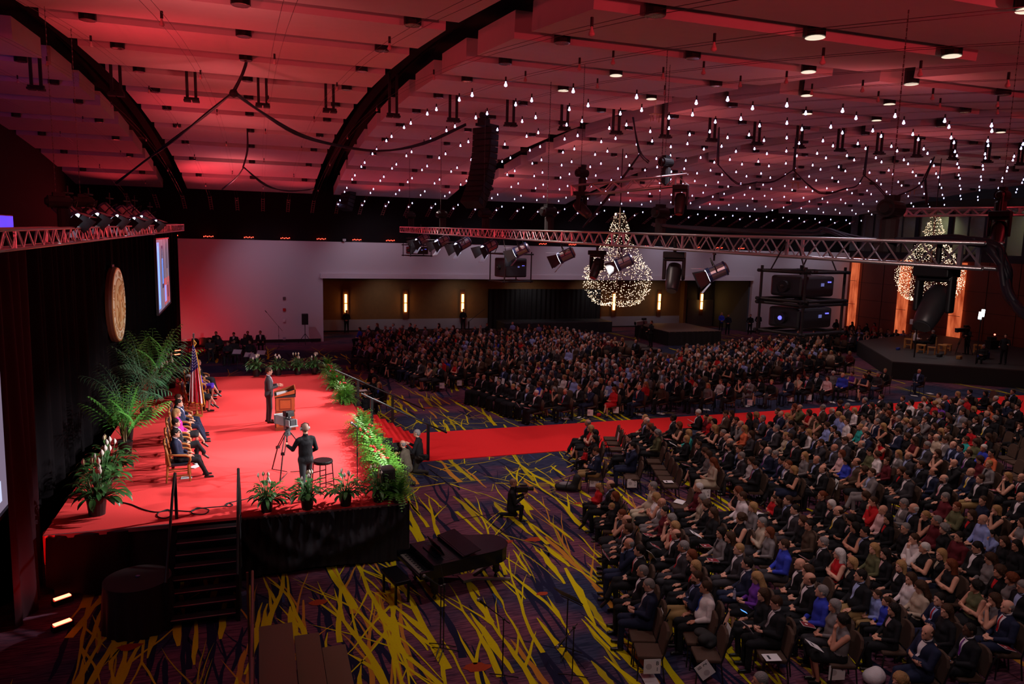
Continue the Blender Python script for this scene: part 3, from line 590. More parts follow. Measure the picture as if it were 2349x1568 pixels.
# ------------------------------------------------------------------ wood furniture on stage
M_oak = mat('golden_oak', (.36, .13, .035), .42, noise=.25, nscale=6); M_leather = mat('dark_leather', (.018, .022, .035), .4)
M_maho = mat('lectern_wood', (.36, .09, .025), .4, noise=.25, nscale=5); M_maho2 = mat('lectern_dark_wood', (.16, .035, .012), .4)
def oak_chair():
    c = {}
    b = MB(); b.box((0, 0, .43), (.50, .56, .05)); c['seat'] = (b.mesh('seat', M_leather), .02)
    b = MB()
    for i in range(9):
        y = -.27 + i * .0675; b.box((-.26 - .035 * math.cos(y * 5), y, .71), (.03, .045, .52))
    b.tube([(-.20, -.31, .44), (-.25, -.32, .76), (-.30, -.24, .98), (-.32, 0, 1.04), (-.30, .24, .98), (-.25, .32, .76), (-.20, .31, .44)], .032, 8); c['backrest'] = (b.mesh('backrest', M_oak), 0)
    b = MB(); b.box((-.27, 0, .76), (.035, .40, .52)); c['pad'] = (b.mesh('back_pad', M_leather), .01)
    for s in (-1, 1):
        b = MB(); b.tube([(-.27, s * .31, .72), (-.05, s * .33, .70), (.18, s * .34, .68), (.26, s * .33, .64), (.27, s * .31, .56), (.22, s * .29, .44)], [.026, .028, .034, .034, .028, .026], 8); c['arm%d' % s] = (b.mesh('armrest', M_oak, True), 0)
        for x in (-.25, .22):
            b = MB(); b.cyl((x, s * .27, .44), (x * 1.15, s * .29, 0), .032, .022, 8); c['leg%d%g' % (s, x)] = (b.mesh('leg', M_oak), 0)
    b = MB()
    for s in (-1, 1): b.box((-.01, s * .28, .16), (.50, .025, .03)); b.box((0, s * .27, .27), (.48, .02, .025))
    b.box((.20, 0, .20), (.025, .54, .03)); b.box((-.26, 0, .2), (.025, .54, .03)); c['rail'] = (b.mesh('stretcher', M_oak), 0)
    return c
OC = oak_chair()
def put_oak(x, y, rz, lab, z=STZ, sc=1):
    e = empty('oak_armchair', (x, y, z), rz, lab, 'chair', 'oak armchairs on the stage', sc)
    bk = None
    for k, (me, bv) in OC.items():
        o = bpy.data.objects.new(me.name.split('.')[0], me); link(o, bk if k == 'pad' else e)
        if k == 'backrest': bk = o
    return e
# lectern
p = P(652, 978, STZ); e = empty('lectern', (p.x + .03, p.y - .1, STZ), 0, 'panelled brown wooden lectern in front of the speaker', 'lectern')
b = MB()
def wedge(b, x0, x1, y, z0, za, zb, m):
    b.add([(x0, -y, z0), (x1, -y, z0), (x1, -y, zb), (x0, -y, za), (x0, y, z0), (x1, y, z0), (x1, y, zb), (x0, y, za)], [(0, 1, 2, 3), (7, 6, 5, 4), (0, 4, 5, 1), (1, 5, 6, 2), (2, 6, 7, 3), (3, 7, 4, 0)], m)
wedge(b, -.28, .28, .37, .0, 1.06, 1.16, 0); b.box((0, 0, .615), (.60, .78, .035), 1); b.box((0, 0, .05), (.62, .80, .10), 1)
for zc, h in ((.33, .38), (.84, .34)):
    for s in (-1, 1): b.box((0, s * .372, zc), (.38, .012, h), 1); b.box((0, s * .380, zc), (.31, .012, h - .08), 0)
    for s in (-1, 1): b.box((s * .285, 0, zc), (.012, .52, h), 1); b.box((s * .292, 0, zc), (.012, .44, h - .08), 0)
b.build('body', [M_maho, M_maho2], e)
b = MB(); wedge(b, -.32, .32, .40, 1.06, 1.075, 1.18, 1)
for s in (-1, 1): b.add([(-.32, s * .40, 1.06), (.32, s * .40, 1.16), (.32, s * .40, 1.31), (-.32, s * .40, 1.115), (-.32, s * .375, 1.06), (.32, s * .375, 1.16), (.32, s * .375, 1.31), (-.32, s * .375, 1.115)], [(0, 1, 2, 3), (7, 6, 5, 4), (0, 4, 5, 1), (1, 5, 6, 2), (2, 6, 7, 3), (3, 7, 4, 0)], 0)
b.box((.31, 0, 1.235), (.03, .80, .16), 0); b.build('desk_top', [M_maho, M_dark], e)
b = MB()
for s in (-.12, .14): b.box((-.08, s, 1.128), (.34, .25, .006), 0, R=Matrix.Rotation(-.162, 3, 'Y') @ Matrix.Rotation(.06 * s, 3, 'Z'))
o = b.build('speech_pages', M_white, loc=(p.x + .03, p.y - .1, STZ)); tag(o, 'white open speech pages lying on the brown lectern', 'paper')
# US flag on pole
p = P(452, 955, STZ); e = empty('flag_stand', (p.x + .0, p.y, STZ), 0, 'flagpole with an ornament on top carrying the draped flag', 'flagpole')
b = MB(); b.lathe([(.18, 0), (.18, .03), (.05, .10), (.03, .2)], 20); b.build('base', mat('brass', (.6, .35, .08), .3, .8), e)
b = MB(); b.tube([(0, 0, .1), (.0, .0, 1.6), (-.02, .02, 2.62)], .016, 8); b.build('pole', M_oak, e)
b = MB(); b.cyl((-.02, .02, 2.62), (-.02, .02, 2.68), .02); b.sphere((-.02, .02, 2.71), .035); b.box((-.02, .02, 2.78), (.05, .16, .09)); b.build('finial', mat('eagle_dark', (.10, .08, .09), .4, .5), e)
def flag_pt(u, v):      # u across, v down; gathered drape hanging from the pole top
    w = .07 + .40 * v ** .8; f = math.sin(u * 22) * .05 * (.3 + v); return (p.x - .02 + (u - .42) * w * 1.02, p.y - .10 + f * 1.3, STZ + 2.46 - 1.92 * v - .22 * (1 - v) * abs(u - .3) - .10 * u * v)
fl = MB(); NU, NV = 78, 60
vs = [flag_pt(i / NU, j / NV) for j in range(NV + 1) for i in range(NU + 1)]; fl.v = [tuple(q) for q in vs]
for j in range(NV):
    for i in range(NU):
        u, v = (i + .5) / NU, (j + .5) / NV
        m_ = 2 if (v < .50 - .18 * u) else (0 if int((u + v * .06) * 9.5) % 2 else 1)
        fl.f.append((j * (NU + 1) + i, j * (NU + 1) + i + 1, (j + 1) * (NU + 1) + i + 1, (j + 1) * (NU + 1) + i)); fl.m.append(m_)
o = fl.build('flag', [mat('flag_red', (.65, .012, .04), .7), mat('flag_white', (.85, .76, .80), .7), mat('flag_blue', (.03, .025, .20), .7)], smooth=True); so = o.modifiers.new('s', 'SOLIDIFY'); so.thickness = .006
tag(o, 'draped flag with red and white stripes and white stars on blue, gold fringed', 'flag')
b = MB(); b.tube([flag_pt(1, v) for v in np.linspace(0, 1, 30)], .018, 5); b.tube([flag_pt(u, 1) for u in np.linspace(0, 1, 40)], .02, 5); b.build('fringe', mat('gold_fringe', (.75, .38, .03), .6), o)
b = MB()
for j in range(9):
    for i in range(8):
        v = .05 + j * .048 + (.024 if i % 2 else 0); u = (i + .5) / 8
        if v < .45 - .18 * u: q = Vector(flag_pt(u, v)) + Vector((.0, -.02, 0)); b.sphere(q, .015, 6, sc=(1, 1, 1))
b.build('star', M_white, o)
b = MB(); b.tube([(p.x - .02, p.y + .02, STZ + 2.6), (p.x + .06, p.y - .03, STZ + 2.5), (p.x - .03, p.y - .05, STZ + 2.36), (p.x + .05, p.y - .04, STZ + 2.2), (p.x, p.y - .06, STZ + 2.0)], .015, 6); b.build('tassel', MATS['gold_fringe'], o)
# ------------------------------------------------------------------ plants
def gleaf(rnd): return rnd
G1 = mat('lily_leaf', (.035, .13, .03), .4, noise=.35, nscale=3); G2 = mat('palm_leaf', (.10, .38, .06), .45, noise=.3, nscale=4); G2b = mat('dark_palm_leaf', (.07, .22, .11), .45, noise=.3, nscale=4); G3 = mat('fern_leaf', (.075, .25, .022), .5, noise=.35, nscale=5)
M_pot = mat('black_pot', (.012, .012, .014), .4); M_petal = mat('lily_white', (.85, .78, .74), .6); M_soil = mat('soil', (.03, .02, .012), .95); M_rose = mat('red_flower', (.55, .012, .02), .6); M_rose2 = mat('orange_flower', (.60, .06, .02), .6); M_frond = mat('old_frond', (.45, .12, .05), .6)
def blade(b, o, dirv, L, w, droop, m=0, nseg=5, fold=.25, tip=.0):
    d = Vector(dirv).normalized(); side = d.cross(Vector((0, 0, 1)));
    if side.length < .1: side = Vector((1, 0, 0))
    side.normalize(); p = Vector(o); vs = []; 
    for i in range(nseg + 1):
        t = i / nseg; ww = w * math.sin(PI * min(1, max(0.02, t * .94 + .04))) ** .8; up = side.cross(d).normalized()
        vs += [p - side * ww / 2 + up * abs(fold) * ww * .5, p, p + side * ww / 2 + up * abs(fold) * ww * .5]
        d = (d + Vector((0, 0, -droop / nseg * (1 + t)))).normalized(); p = p + d * L / nseg
    fs = []
    for i in range(nseg):
        for k in (0, 1): fs.append((i * 3 + k, i * 3 + k + 1, i * 3 + k + 4, i * 3 + k + 3))
    b.add(vs, fs, m); return p
def lily_meshes(seed):
    R = random.Random(seed); out = {}
    b = MB(); b.lathe([(.12, 0), (.15, .27), (.165, .28), (.165, .31), (.14, .31), (.135, .26)], 18); out['pot'] = b.mesh('pot', M_pot)
    b = MB()
    for i in range(78):
        a = R.uniform(0, 2 * PI); el = R.uniform(.3, 1.45); L = R.uniform(.12, .40); st = Vector((math.cos(a) * math.cos(el), math.sin(a) * math.cos(el), math.sin(el)))
        o = Vector((0, 0, .26)) + Vector((math.cos(a), math.sin(a), 0)) * .05; p1 = o + st * L; b.tube([o, p1], .006, 4); blade(b, p1, st + Vector((math.cos(a) * .5, math.sin(a) * .5, -.15)), R.uniform(.17, .27), R.uniform(.065, .10), R.uniform(.7, 1.3))
    out['foliage'] = b.mesh('foliage', G1, True); fl_ = []
    for i in range(R.choice((4, 5, 6))):
        b = MB(); a = R.uniform(0, 2 * PI); t = R.uniform(.03, .20); top = Vector((math.cos(a) * t, math.sin(a) * t, R.uniform(.62, .86))); b.tube([(0, 0, .28), top], .006, 4, 1)
        b.grid(lambda u, v, top=top, a=a: (top.x + .036 * math.sin(PI * min(1, v + .02)) * math.cos(a + (u - .5) * 4.0), top.y + .036 * math.sin(PI * min(1, v + .02)) * math.sin(a + (u - .5) * 4.0), top.z - .02 + .13 * v), 6, 6, 0); b.cyl(top, top + Vector((0, 0, .08)), .012, m=2)
        fl_.append(b.mesh('flower', [M_petal, G1, mat('spadix', (.7, .6, .3), .6)], True))
    out['flowers'] = fl_; return out
LILY = [lily_meshes(s) for s in (1, 5, 9)]
def put_lily(px, py, lab, sc=1, v=0, z=STZ, loc=None):
    p = loc or P(px, py, z); L = LILY[v % 3]; e = empty('peace_lily', (p[0], p[1], z), v * 1.3, lab, 'potted plant', 'potted peace lilies around the stage', sc)
    for k in ('pot', 'foliage'): o = bpy.data.objects.new(k, L[k]); link(o, e)
    for f in L['flowers']: o = bpy.data.objects.new('flower', f); link(o, e)
LP = [(612, 1172, 'near stage edge peace lily nearest the side stairs', .96, 0), (705, 1166, 'near stage edge peace lily in front of the camera operator', 1.0, 1), (793, 1158, 'near stage edge peace lily beside the folding stool', .97, 2), (868, 1149, 'near stage edge peace lily next to the black monitor speaker', .95, 0),
      (588, 862, 'far stage edge peace lily nearest the band', 1.08, 1), (638, 860, 'far stage edge peace lily just behind the head of the speaker', 1.05, 2), (683, 858, 'far stage edge peace lily third from the band', 1.05, 0), (722, 857, 'far stage edge peace lily closest to the ferns', 1.08, 1)]
for px, py, lab, sc, v in LP: put_lily(px, py, lab, sc, v)
for x, y, lab, sc, v in ((-3.45, 17.55, 'large peace lily with white flowers on the near back corner of the stage', 1.35, 0), (-3.55, 18.9, 'peace lily second from the near corner by the curtain', 1.3, 1), (-3.6, 20.1, 'peace lily third from the near corner, below the palms', 1.25, 2), (-3.5, 30.0, 'tall peace lily beyond the palms near the far curtain', 1.5, 1), (-3.4, 31.6, 'farthest peace lily by the curtain', 1.5, 0)):
    put_lily(0, 0, lab, sc, v, loc=(x, y))
def palm_mesh(seed, H, nf, leafm, arching=1.1, broad=False):
    R = random.Random(seed); out = {}
    b = MB(); b.lathe([(.15, 0), (.19, .33), (.2, .36), (.17, .35)], 18); out['pot'] = b.mesh('pot', M_pot)
    b = MB()
    for i in range(5): a = R.uniform(0, 6.28); b.tube([(math.cos(a) * .05, math.sin(a) * .05, .3), (math.cos(a) * .1, math.sin(a) * .1, H * .45)], [.022, .010], 5)
    out['stem'] = b.mesh('stem', mat('palm_stem', (.16, .12, .05), .7))
    b = MB()
    for i in range(nf):
        a = 2 * PI * i / nf * 1.618 * 3 + R.uniform(-.2, .2); el = R.uniform(.75, 1.4); d = Vector((math.cos(a) * math.cos(el), math.sin(a) * math.cos(el), math.sin(el))); p = Vector((math.cos(a) * .08, math.sin(a) * .08, H * R.uniform(.22, .42))); L = H * R.uniform(.55, .78); n = 15; pts = []
        for k in range(n):
            pts.append(p.copy()); d = (d + Vector((0, 0, -arching / n * (.3 + 1.5 * k / n)))).normalized(); p = p + d * L / n
        b.tube(pts, [.009 * (1 - k / n) + .002 for k in range(n)], 3)
        for k in range(3, n):
            dd = (pts[k] - pts[k - 1]).normalized(); side = dd.cross(Vector((0, 0, 1))).normalized(); t = k / n
            for s in (-1, 1):
                blade(b, pts[k], side * s * .85 + dd * .65 + Vector((0, 0, .12)), L * (.36 if not broad else .28) * math.sin(PI * min(.97, t * .8 + .18)), .028 if not broad else .065, .9, nseg=3)
    out['fronds'] = b.mesh('foliage', leafm, True); return out
for (x, y, H, nf, m_, arch, br, seed, lab) in ((-3.75, 29.6, 2.7, 15, G2, .9, True, 3, 'tall bright green bamboo palm at the far end of the curtain plants'), (-3.6, 26.4, 3.0, 15, G2b, 1.2, False, 7, 'tall feathery palm in the middle of the curtain plants'), (-3.8, 23.9, 2.5, 13, G2b, 1.5, False, 17, 'dark feathery palm behind the nearest row of seated guests'), (-3.6, 22.3, 2.1, 16, G2, .8, True, 11, 'bright green leafy palm nearest the camera by the curtain')):
    D = palm_mesh(seed, H, nf, m_, arch, br); e = empty('potted_palm', (x, y, STZ), seed, lab, 'potted plant', 'palms along the curtain')
    for k, me in D.items(): o = bpy.data.objects.new(me.name.split('.')[0], me); link(o, e)
def fern_mesh(seed, nfl):
    R = random.Random(seed); out = {}
    b = MB(); b.lathe([(.11, 0), (.14, .2), (.15, .22), (.12, .21)], 14); out['pot'] = b.mesh('pot', M_pot)
    b = MB()
    for i in range(88):
        a = R.uniform(0, 6.28); el = R.uniform(.15, 1.35); d = Vector((math.cos(a) * math.cos(el), math.sin(a) * math.cos(el), math.sin(el))); p = Vector((0, 0, .2)); L = R.uniform(.5, .8); n = 10; pts = []
        for k in range(n): pts.append(p.copy()); d = (d + Vector((0, 0, -1.5 / n * (.4 + 1.6 * k / n)))).normalized(); p = p + d * L / n
        for k in range(1, n):
            dd = (pts[k] - pts[k - 1]).normalized(); side = dd.cross(Vector((0, 0, 1)))
            if side.length < .05: continue
            side.normalize(); w = .085 * math.sin(PI * min(.96, k / n * .85 + .12))
            for s in (-1, 1):
                q = pts[k]; t0 = q + dd * .035; b.add([q - dd * .012, t0, q + side * s * w + dd * .02], [(0, 1, 2)])
    out['fronds'] = b.mesh('foliage', G3, False)
    b = MB()
    for i in range(nfl):
        a = R.uniform(0, 6.28); r = R.uniform(.05, .32); c = Vector((math.cos(a) * r, math.sin(a) * r, R.uniform(.38, .62)))
        for k in range(6): aa = k * 1.05; b.sphere(c + Vector((math.cos(aa) * .022, math.sin(aa) * .022, 0)), .030, 6, m=i % 3 // 2)
        b.sphere(c + Vector((0, 0, .015)), .03, 6, m=0)
    if nfl: out['blossoms'] = b.mesh('blossoms', [M_rose, M_rose2], True)
    return out
FERN = [fern_mesh(1, 0), fern_mesh(2, 7), fern_mesh(3, 8), fern_mesh(4, 4)]
fpos = [(750, 850, 0), (756, 866, 1), (768, 880, 1), (776, 893, 3), (787, 908, 1), (797, 922, 0), (785, 925, 0), (764, 890, 0),
        (838, 985, 0), (846, 1000, 0), (856, 1012, 2), (862, 1030, 2), (868, 1048, 0), (875, 1060, 2), (884, 1077, 1), (892, 1090, 1), (900, 1104, 0), (905, 1118, 2), (912, 1132, 0), (918, 1150, 0)]
for i, (px, py, v) in enumerate(fpos):
    e = empty('fern_plant', (P(px, py, STZ).x + .0 if i < 8 else 2.98, P(px, py, STZ).y, STZ if i < 19 else STZ), i * 1.1, None, None)
    side = 'beyond the steps' if i < 8 else 'on the near side of the steps'
    nn_ = i if i < 8 else i - 8
    tag(e, '%s fern %s, %s from the far end' % ('red flowered' if v else 'plain green', side, nth[nn_]), 'potted plant', 'ferns along the stage front')
    for k, me in FERN[v].items(): o = bpy.data.objects.new(me.name.split('.')[0], me); link(o, e)
    e.scale = (.9,) * 3
# ------------------------------------------------------------------ piano
M_gloss = mat('piano_black', (.004, .004, .007), .22, spec=.35)
pc = P(1010, 1330, 0); e = empty('grand_piano', (3.98, 15.05, 0), math.radians(12), 'glossy black grand piano on the patterned carpet below the stage', 'piano', scale=.85)
out_ = [(-1.10, -.74), (-1.10, .74), (-.2, .76), (.75, .60), (1.12, .28), (1.22, -.15), (1.05, -.52), (.55, -.60), (0, -.66), (-.4, -.74)]
out_ = [(-.95, -.75), (-.95, .75), (-.1, .74), (.35, .66), (.70, .42), (1.0, .30), (1.28, .12), (1.36, -.18), (1.25, -.50), (.95, -.70), (.5, -.75)]
def smoothpoly(pl, it=2):
    for _ in range(it):
        q = []
        for i in range(len(pl)):
            a, c = pl[i], pl[(i + 1) % len(pl)]; q += [(a[0] * .75 + c[0] * .25, a[1] * .75 + c[1] * .25), (a[0] * .25 + c[0] * .75, a[1] * .25 + c[1] * .75)]
        pl = q
    return pl
body = out_[:3] + smoothpoly([out_[2]] + out_[3:] , 2)[2:]
body = [(-.95, -.75), (-.95, .75), (-.1, .75), (.2, .72), (.45, .62), (.65, .47), (.85, .38), (1.05, .32), (1.22, .2), (1.33, .02), (1.36, -.2), (1.32, -.42), (1.2, -.6), (1.02, -.71), (.8, -.75)]
b = MB(); b.prism(body, .62, .97); b.build('body', M_gloss, e, bevel=.01)
b = MB(); b.prism([(-.15, -.77), (-.15, .77)] + [(x * 1.015, y * 1.02) for x, y in body[2:]], .975, 1.0); b.build('lid', M_gloss, e)
b = MB(); R = Matrix.Rotation(-.17, 3, 'Y'); b.box((.10, 0, 1.075), (.52, 1.52, .022), R=R); b.box((-.1, 0, 1.03), (.02, 1.5, .06)); b.build('front_lid_flap', M_gloss, e)
b = MB(); b.box((-1.12, 0, .70), (.36, 1.50, .06)); 
for s in (-1, 1): b.box((-1.12, s * .73, .78), (.36, .07, .14))
b.build('key_bed', M_gloss, e)
b = MB(); b.box((-1.17, 0, .742), (.15, 1.36, .02), 0)
for i in range(36):
    if i % 7 not in (2, 6): b.box((-1.12, -.66 + i * .0375, .757), (.09, .016, .016), 1)
b.build('keyboard', [mat('ivory', (.10, .095, .09), .4), M_dark], e)
b = MB(); b.box((-.55, 0, 1.12), (.02, .74, .30), R=Matrix.Rotation(-.5, 3, 'Y')); b.box((-.66, 0, .99), (.18, .74, .02)); b.build('music_desk', M_gloss, e)
b = MB(); b.box((-.45, 0, .955), (.30, 1.3, .02), 0)
for i in range(30): b.box((-.45, -.62 + i * .043, .972), (.26, .008, .012), 1)
b.build('tuning_pins', [mat('iron_gold', (.12, .07, .02), .4, .5), mat('pin_steel', (.2, .2, .22), .3, .8)], e)
for (x, y) in ((-.85, -.6), (-.85, .6), (1.1, -.25)):
    b = MB(); b.box((x, y, .40), (.13, .13, .46), taper=1); b.cyl((x, y, .2), (x, y, .10), .05, .03); b.cyl((x, y - .03, .05), (x, y + .03, .05), .045, n=10); b.build('leg', M_gloss, e)
b = MB(); b.box((-.62, 0, .33), (.05, .22, .58)); b.box((-.66, 0, .08), (.16, .30, .04)); b.build('pedal_lyre', M_gloss, e)
b = MB(); 
for a in (-.5, .5, 2.6): b.box((math.cos(a) * .45 + .3, math.sin(a) * .45 - .1, .05), (1.05, .07, .05), rz=a)
b.box((.3, -.1, .06), (.3, .3, .06), 0); o = b.build('piano_dolly', mat('dolly_silver', (.20, .18, .20), .4, .6), loc=(3.95, 15.1, 0), rz=.2); tag(o, 'silver three armed dolly under the grand piano', 'dolly')
p = P(955, 1325, 0); e = empty('piano_bench', (2.62, 14.75, 0), math.radians(12), 'black piano bench in front of the keyboard', 'bench')
b = MB(); b.box((0, 0, .47), (.36, .8, .08)); b.build('seat', M_gloss, e, bevel=.015)
for sx in (-1, 1):
    for sy in (-1, 1): b = MB(); b.box((sx * .14, sy * .34, .22), (.045, .045, .44)); b.build('leg', M_gloss, e)
# ------------------------------------------------------------------ microphones and stands
def micstand(px, py, H, lab, boom=None, mic=True, z=0, rz=0):
    p = P(px, py, z); e = empty('microphone_stand', (p.x, p.y, z), rz, lab, 'microphone stand')
    b = MB()
    for k in range(3): a = k * 2.094; b.tube([(0, 0, .12), (math.cos(a) * .30, math.sin(a) * .30, .015)], .010, 5)
    b.build('base', M_black, e); b = MB(); b.cyl((0, 0, .05), (0, 0, H), .011, n=6); b.cyl((0, 0, H * .55), (0, 0, H * .62), .018); b.build('pole', M_black, e); t = Vector((0, 0, H))
    if boom:
        b = MB(); q = t + Vector(boom); b.cyl(t - Vector(boom) * .35, q, .009, n=6); b.cyl(t - Vector((.02, 0, 0)), t + Vector((.02, 0, 0)), .025); b.build('boom_arm', M_black, e); t = q
        d = Vector(boom).normalized()
    else: d = Vector((-.6, 0, .5)).normalized()
    if mic:
        b = MB(); b.cyl(t, t + d * .16, .018, .026, 8); b.sphere(t + d * .18, .034, 8, 1); b.build('microphone', [M_black, mat('mic_grille', (.25, .25, .27), .4, .6)], e)
    return e
micstand(820, 1128, 1.62, 'tall microphone stand on the stage near the ferns', None, z=STZ)
micstand(1017, 1500, 1.35, 'microphone stand in front of the piano, mic reaching to the strings', (-.05, .1, .35), mic=False)
micstand(1010, 1490, 1.25, 'slim microphone stand between the piano and the choir risers', (-.15, .05, .1))
micstand(1152, 1562, 1.15, 'microphone stand with a boom tilted to the left on the carpet', (-.30, .05, .26))
micstand(1312, 1562, 1.0, 'microphone stand beside the music stand on the carpet', (-.22, -.10, -.12))
def music_stand(p, lab, paper=True, rz=0, m=None, z=0, H=1.1):
    e = empty('music_stand', (p[0], p[1], z), rz, lab, 'music stand'); b = MB()
    for k in range(3): a = k * 2.094 + .4; b.tube([(0, 0, .14), (math.cos(a) * .3, math.sin(a) * .3, .012)], .011, 5)
    b.cyl((0, 0, .05), (0, 0, H), .013, n=6); b.build('stand', M_black, e); R = Matrix.Rotation(-.75, 3, 'Y')
    b = MB(); b.box((0, 0, H + .05), (.34, .52, .012), R=R); b.box((.10 * -1, 0, H - .08), (.05, .52, .012), R=R); b.build('desk', mat('grey_black_desk', (.03, .03, .033), .5), e)
    if paper: b = MB(); b.box((.0, 0, H + .066), (.30, .46, .004), R=R); o = b.build('sheet_music', mat('sheet_pink', (.45, .36, .42), .8), loc=(p[0], p[1], z), rz=rz); tag(o, 'sheet music on the ' + lab, 'paper')
music_stand(P(1298, 1500, 0), 'empty music stand on the carpet near the first chairs', False, 3.6)
for px, py, lab in ((600, 852, 'wide music stand at the stage end of the band'), (585, 862, 'low music stand of the band nearest the stage'), (545, 850, 'music stand of the middle band player'), (572, 858, 'music stand between the two front band players')):
    music_stand(P(px, py, 0), lab, True, 1.2, H=1.0)
# speaker on a tripod by the white wall
p = P(702, 792, 0); p.y = 52.7; e = empty('speaker_stand', (p.x, p.y, 0), 0, 'black tripod stand by the white wall corner', 'stand'); b = MB()
for k in range(3): a = k * 2.094 + .5; b.tube([(0, 0, .7), (math.cos(a) * .55, math.sin(a) * .55, .02)], .02, 5)
b.cyl((0, 0, .3), (0, 0, 1.35), .022, n=6); b.build('pole', M_black, e)
b = MB(); b.box((0, 0, 1.72), (.42, .45, .74)); b.box((0, -.23, 1.72), (.34, .02, .66), 1); o = b.build('loudspeaker', [M_black, M_dark], loc=(p.x, p.y, 0), bevel=.02); tag(o, 'black loudspeaker on the tripod stand by the white wall corner', 'speaker')
# monitor speaker on stage corner
p = P(914, 1145, STZ); e = empty('stage_monitor', (2.78, 16.95, STZ), .1, 'grey black box speaker standing on the near front stage corner', 'speaker')
b = MB(); b.box((0, 0, .38), (.38, .40, .76), taper=.88); b.build('cabinet', mat('speaker_grey', (.025, .025, .03), .6), e, bevel=.03); b = MB(); b.box((-.03, -.20, .38), (.30, .02, .62), taper=.9); b.build('grille', M_dark, e)
b = MB(); b.box((0, 0, .25), (.8, .5, .5)); p = P(657, 832, 0); 
b = MB(); b.box((0, 0, .45), (.55, .6, .9)); p = PY(755, 832, 34.3); o = b.build('equipment_box', mat('grey_box_top', (.10, .10, .11), .5), loc=(p.x, 34.5, 0), bevel=.02); tag(o, 'grey topped equipment box behind the far ferns', 'box')
# folding stool
p = P(742, 1128, STZ); e = empty('stool', (p.x, p.y + .1, STZ), .5, 'black padded stool behind the near stage edge lilies', 'stool')
b = MB(); b.cyl((0, 0, .70), (0, 0, .78), .24, n=20); b.build('seat', M_black, e, bevel=.02)
for sx in (-1, 1):
    for sy in (-1, 1): b = MB(); b.cyl((sx * .17, sy * .14, .70), (sx * .2, sy * .18, 0), .014, n=6); b.build('leg', M_black, e)
b = MB()
for z in (.25, .45): b.box((0, .17, z), (.36, .02, .02)); b.box((0, -.17, z), (.36, .02, .02))
b.build('stretcher', M_black, e)
# choir risers
e = empty('choir_risers', (0, 0, 0), 0, 'tan carpeted three level choir risers with a brown guard rail', 'risers')
M_ris = mat('tan_riser_carpet', (.16, .09, .06), .9, noise=.1, nscale=60)
for i, (xa, xb, z, ytop) in enumerate(((-.12, .42, 1.0, 12.40), (.46, .88, .62, 12.62), (.93, 1.34, .30, 12.66))):
    b = MB(); b.box(((xa + xb) / 2, ytop - 2.4, z - .04), (xb - xa, 4.8, .08)); b.build('platform', M_ris, e)
    b = MB()
    for y in (ytop - .15, ytop - 1.8, ytop - 3.4):
        for x in (xa + .05, xb - .05): b.cyl((x, y, 0), (x, y, z - .08), .02, n=6)
    b.build('leg', M_black, e)
b = MB()
for q in (((-.2, 12.4, 1.0), (-.2, 12.4, 2.0)), ((-.2, 12.4, 2.0), (-.2, 8, 2.0)), ((-.2, 12.4, 1.5), (-.2, 8, 1.5)), ((-.2, 10.6, 1.0), (-.2, 10.6, 2.0)), ((-.28, 12.38, 2.0), (-.28, 12.38, 0)), ((-.2, 12.3, 1.95), (-.2, 10.8, 1.05))): b.cyl(*q, .022, n=6)
b.build('guard_rail', mat('rail_brown', (.16, .075, .06), .4, .3), e)
# ------------------------------------------------------------------ trusses
def truss(name, A, B, s, lab, seg=None, r=.025, joint=2.44):
    A = Vector(A); B = Vector(B); L = (B - A).length; e = bpy.data.objects.new(name, None); COL.objects.link(e); e.empty_display_size = .1
    e.matrix_world = frame(A, B - A); tag(e, lab, 'truss', 'lighting trusses'); h = s / 2
    cs = [(y, z) for y in (-h, h) for z in (-h, h)]
    for (y, z) in cs: b = MB(); b.cyl((0, y, z), (L, y, z), r, n=8); b.build('chord', M_steel, e, smooth=True)
    b = MB(); n = max(2, int(round(L / (seg or s)))); d = L / n
    for i in range(n):
        x0, x1 = i * d, (i + 1) * d; q = i % 2
        for sgn in (-h, h):
            b.cyl((x0, sgn, -h if q else h), (x1, sgn, h if q else -h), r * .52, n=6); b.cyl((x0, -h if q else h, sgn), (x1, h if q else -h, sgn), r * .52, n=6)
    x = 0
    while x <= L + .01:
        for sgn in (-h, h): b.box((x, sgn, 0), (.05, .03, s)); b.box((x, 0, sgn), (.05, s, .03))
        x += joint
    b.build('bracing', M_steel, e); return e
truss('lighting_truss', (8, 43.2, 7.96), (8, 6.3, 7.53), .29, 'long silver box truss of stage lights crossing the right half of the hall', joint=3.05)
truss('lighting_truss', (-3.6, 40.5, 7.74), (-3.6, 5, 7.30), .29, 'silver box truss with spotlights above the stage curtain', joint=3.05)
truss('lighting_truss', PD(1315, 438, 18), PD(1578, 412, 17), .24, 'short silver truss hanging beside the large chandelier cable')
truss('lighting_truss', PD(2078, 487, 19), PD(2352, 484, 17.4), .18, 'slim silver truss in front of the high windows at the right edge')
